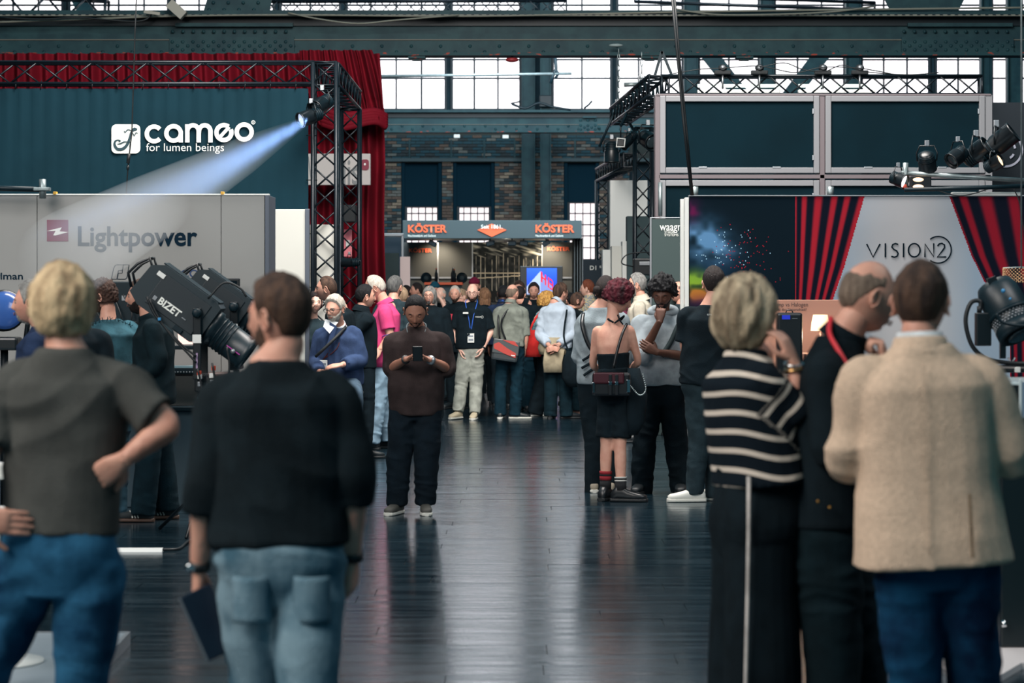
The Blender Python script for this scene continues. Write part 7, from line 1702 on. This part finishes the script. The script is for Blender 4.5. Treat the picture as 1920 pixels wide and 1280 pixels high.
# 21 man in light blue shirt
lb = cloth('light_blue_shirt', (172, 186, 200), .06)
r, D, k, R, go, bo, _ = person('person', 'brown-haired man in a light blue shirt, hands clasped behind his back', X_(1044, Y), Y, top_h(528, Y, .016), -16,
    dict(hed=(1052, 549, .03), shL=(1021, 585), shR=(1069, 585), elL=(1012, 628, -.02), wrL=(1032, 650, -.24), elR=(1073, 625, -.02), wrR=(1043, 650, -.24), knL=(1033, 722), knR=(1060, 722), anL=(1032, 778), anR=(1062, 778)),
    dict(kind='shirt', m=lb, hem=.16, sleeve=.88, inf=.022, loose=1.08, amp=.011, se=.055), dict(m=cloth('ink_trousers', (0, 0, 0)), thigh=.104, knee=.086, cuff=.08, amp=.010),
    dict(m=lea, sole=sole_b, dirR=(.9, .5), boot=.02), dict(hair='short', hairmat=H_brown, thick=.022, fade=.6, glasses='thin'), 'light', 1.08, .01, yaw=-40,
    hands=dict(L=dict(f=(.9, -.2, -.3), n=(0, -1, 0), curl=.5), R=dict(f=(-.9, -.2, -.3), n=(0, 1, 0), curl=.5)))
khk = cloth('khaki_linen', (150, 140, 118))
v_, f_ = loft([(rel(r, 1042, 632, Y), Vector((.20, 0, 0)), Vector((0, .155, 0)), 2.4), (rel(r, 1038, 652, Y), Vector((.205, 0, 0)), Vector((0, .17, 0)), 2.4), (rel(r, 1040, 664, Y), Vector((.2, 0, 0)), Vector((0, .165, 0)), 2.4)], 24); MB().add(v_, f_, True).build('tied_jumper', khk, r)
v_, f_ = loft([(rel(r, 1040, 655, Y-.17), Vector((.13, 0, 0)), Vector((0, .02, 0)), 3), (rel(r, 1036, 680, Y-.18), Vector((.125, 0, 0)), Vector((0, .02, 0)), 3), (rel(r, 1037, 698, Y-.18), Vector((.12, 0, 0)), Vector((0, .012, 0)), 3)], 16); MB().add(v_, f_, True).build('jumper_tail', khk, r)
o = thing('shoulder_bag', 'black soft bag beside the man in the light blue shirt', 'bag', None, P(1072, 690, Y-.25)); A = Acc(); A(loft([(Vector((0, 0, .22)), Vector((.07, 0, 0)), Vector((0, .05, 0)), 2), (Vector((.01, 0, .05)), Vector((.13, 0, 0)), Vector((0, .09, 0)), 2.2), (Vector((.02, 0, -.12)), Vector((.15, 0, 0)), Vector((0, .1, 0)), 2.3), (Vector((.02, 0, -.24)), Vector((.08, 0, 0)), Vector((0, .06, 0)), 2)], 18)); MB().add(A.v, A.f, True).build('bag_body', blk, o); MB().tube(crom([(-.03, 0, .2), (-.1, .05, .4), (-.06, .1, .75)], 5), .012, 6).build('handle', blk, o)
# 22 curly blonde woman
Y = 31.7
r, D, k, R, go, bo, _ = person('person', 'woman with golden curls in a teal patterned blouse and black trousers', X_(1018, Y), Y, top_h(541, Y, .03), -62,
    dict(hed=(1026, 566, 0), nek=(1014, 592, 0), anR=(1003, 775, -.12), anL=(1020, 773, .1)), dict(kind='shirt', m=mat('teal_pattern', (40, 130, 150), .8, scale=70, rgb2=(190, 206, 206), fac=(.42, .5)), hem=.05, sleeve=.6, inf=.02, loose=1.08, se=.06), dict(m=blk, thigh=.115, knee=.11, cuff=.11),
    dict(m=mat('shoe_checked', (110, 120, 124), .7), sole=sole_w, laces=sole_w), dict(hair='curly', hairmat=H_curl, vol=1.28, fem=True), 'fair', 1.02, 0, yaw=-15, fem=True)
o = thing('tote_bag', 'red tote bag on the shoulder of the woman with golden curls', 'bag', None, P(998, 640, 31.3)); A = Acc()
A(loft([(Vector((0, 0, .15)), Vector((.06, 0, 0)), Vector((0, .03, 0)), 2.4), (Vector((0, 0, .06)), Vector((.12, 0, 0)), Vector((0, .05, 0)), 2.5), (Vector((0, 0, -.12)), Vector((.15, 0, 0)), Vector((0, .06, 0)), 2.6), (Vector((0.01, 0, -.2)), Vector((.10, 0, 0)), Vector((0, .04, 0)), 2.4)], 18)); redm = cloth('coral_red', (212, 54, 52)); MB().add(A.v, A.f, True).build('bag_body', redm, o)
MB().tube(crom([(-.03, 0, .14), (.02, 0, .26), (.10, 0.02, .38), (.13, .06, .42), (.1, .03, .3), (.05, -.01, .14)], 5), .014, 6).build('handle', redm, o)
# 23 woman in profile
Y = 31.9
r, D, k, R, go, bo, _ = person('person', 'woman with tied brown hair in a black top seen in profile, facing right', X_(1074, Y), Y, top_h(543, Y, .014), -84, dict(hed=(1083, 564, 0), anR=(1080, 768, -.1), anL=(1066, 766, .1), wrR=(1082, 626, -.2), wrL=(1080, 630, .1)),
    dict(kind='tee', m=blk, hem=.18, sleeve=.5, inf=.018, loose=1.02, se=.066), dict(m=cloth('ink_trousers', (0, 0, 0)), thigh=.10, knee=.09, cuff=.085), dict(m=mat('shoe_rose', (150, 116, 104), .7), sole=sole_b), dict(hair='tied', hairmat=H_brown, fem=True), 'light', 1., fem=True)
MB().tube(crom([D['nek']+Vector((.04, -.06, .02)), D['nek']+Vector((.10, -.05, -.05)), D['nek']+Vector((.13, -.02, -.12)), D['nek']+Vector((.12, .03, -.05))], 5), .004, 5).build('necklace', mat('gold', (0, 0, 0)), r)
# crowd farther back
shrt = dict(hair='short', hairmat=H_dkbrown)
simple('person in a burgundy cap behind the bald man with glasses', 890, 36.5, 519, 172, slate, blk, dict(hair='short', hairmat=H_brown, cap=cloth('burgundy', (96, 22, 48)), beanie=True), lod=2, hairh=.02)
r, D, k, R, *_ = simple('man with half grey, half black cropped hair in a black top', 858, 33.5, 531, 150, blk, blk, dict(hair='buzz', hairmat=H_silver, thick=.006, beard=('stubble', H_stub)), 'light', sleeve=.9, J=dict(wrR=(846, 596, -.35), hed=(853, 551, -.05)), yaw=22)
o = tag(MB().lathe([(.028, 0), (.035, .11)], P(845, 603, 33.05), 12).build('drinking_cup', mat('cup_red', (170, 40, 60), .5)), 'red cup in the hand of the man with half grey hair', 'cup')
simple('ruddy fair-haired man just left of the bald man with glasses', 872, 35.2, 536, 118, blk, blk, dict(hair='short', hairmat=hairm('sandy', (0, 0, 0), (0, 0, 0)), thick=.006), 'fair', J=dict(hed=(865, 556, 0)), lod=2)
simple('person in a dark teal knitted hat behind the long-haired man', 816, 38, 527, 170, slate, blk, dict(hair='short', hairmat=H_grey, cap=cloth('teal_knit', (22, 66, 82)), beanie=True), lod=2, hairh=.02)
simple('old balding man with white beard touching his face behind the long-haired man', 828, 36, 537, 140, blk, slate, dict(hair='horseshoe', hairmat=H_silver, thick=.008, beard=('full', H_silver)), 'fair', J=dict(wrL=(826, 560, -.3)), lod=2)
r, D, k, R, *_ = simple('man with long grey hair, glasses and grey goatee in a black shirt', 806, 29.8, 533, 172, blk, blk, dict(hair='long', hairmat=H_grey, glasses='thin', beard=('goatee', H_grey), vol=.96), 'light', sleeve=.9, bw=1.1, hairh=.02, belly=.03)
simple('dark-haired person just above the head of the man with the phone', 784, 39, 529, 100, blk, blk, shrt, lod=2)
r, D, k, R, *_ = simple('dark-skinned man in a navy shirt with blue cord facing away', 943, 33.4, 533, -20, navy, blk, dict(hair='buzz', hairmat=H_black, thick=.004), 'dark', kind='shirt', sleeve=.9)
MB().tube([D['nek']+Vector((-.07, -.02, .0)), D['nek']+Vector((0, -.075, .03)), D['nek']+Vector((.07, -.02, 0))], .007, 6).build('lanyard', mat('blue_lanyard', (0, 0, 0)), r)
simple('man in a black suit with dark hair, right of the man with the messenger bag', 983, 32.8, 534, -10, blk, cloth('petrol', (0, 0, 0)), shrt, kind='jacket', sleeve=.95, J=dict(hed=(974, 553, 0), anR=(990, 765), anL=(975, 762)), bw=1.1)
simple('brown-haired man with glasses in a lavender shirt, above the suited man', 974, 37, 525, 165, cloth('lavender', (140, 136, 164)), blk, dict(hair='quiff', hairmat=H_brown, glasses='thin'), lod=2, hairh=.02, kind='shirt')
simple('young dark-haired man in a black T-shirt facing us below the television', 1001, 36, 528, 178, blk, slate, dict(hair='quiff', hairmat=H_dkbrown), 'light', lod=2, hairh=.022)
simple('ginger-haired man in a yellow checked shirt facing left in the crowd', 1104, 35, 523, 40, mat('yellow_check', (188, 172, 130), .85, scale=40, rgb2=(120, 130, 140), fac=(.45, .55)), slate, dict(hair='short', hairmat=H_ginger, thick=.018), 'fair', kind='shirt', sleeve=.9, J=dict(hed=(1101, 541, 0)), yaw=35, hairh=.018)
r, D, k, R, *_ = simple('grey-bearded man with black glasses in a beige jacket, facing left behind the bare-backed woman', 1200, 26.4, 513, 82, cloth('cream_jacket', (176, 170, 156)), slate, dict(hair='short', hairmat=H_grey, thick=.016, beard=('full', H_grey), glasses='thick'), 'light', kind='jacket', sleeve=.95, J=dict(hed=(1194, 534, 0)), hairh=.016)
simple('bald man with glasses half hidden behind the hoodie', 1276, 27.5, 527, 98, slate, blk, dict(hair='horseshoe', hairmat=H_stub, thick=.002, glasses='thick'), 'light', lod=1, J=dict(hed=(1272, 547, 0)))
simple('person in a maroon top and grey cap between the bare-backed woman and the hoodie', 1172, 27., 527, 20, cloth('maroon', (78, 34, 50)), blk, dict(hair='short', hairmat=H_grey, cap=cloth('cap_grey', (96, 92, 90))), lod=2, sleeve=.9)
simple('woman with long light brown hair in black behind the bald man with glasses', 909, 34.2, 537, 5, blk, blk, dict(hair='long', hairmat=hairm('light_brown', (140, 104, 76), (90, 64, 48)), fem=True), fem=True, hairh=.02)
simple('short dark-haired person low behind the curly and profile women', 1072, 34.5, 548, 20, slate, blk, dict(hair='short', hairmat=H_black), lod=2)
simple('dark-haired person in dark clothes far back beside the far booth', 764, 40, 534, 60, blk, blk, dict(hair='short', hairmat=H_dkbrown), lod=2)
bpy.data.scenes.remove(TMP)
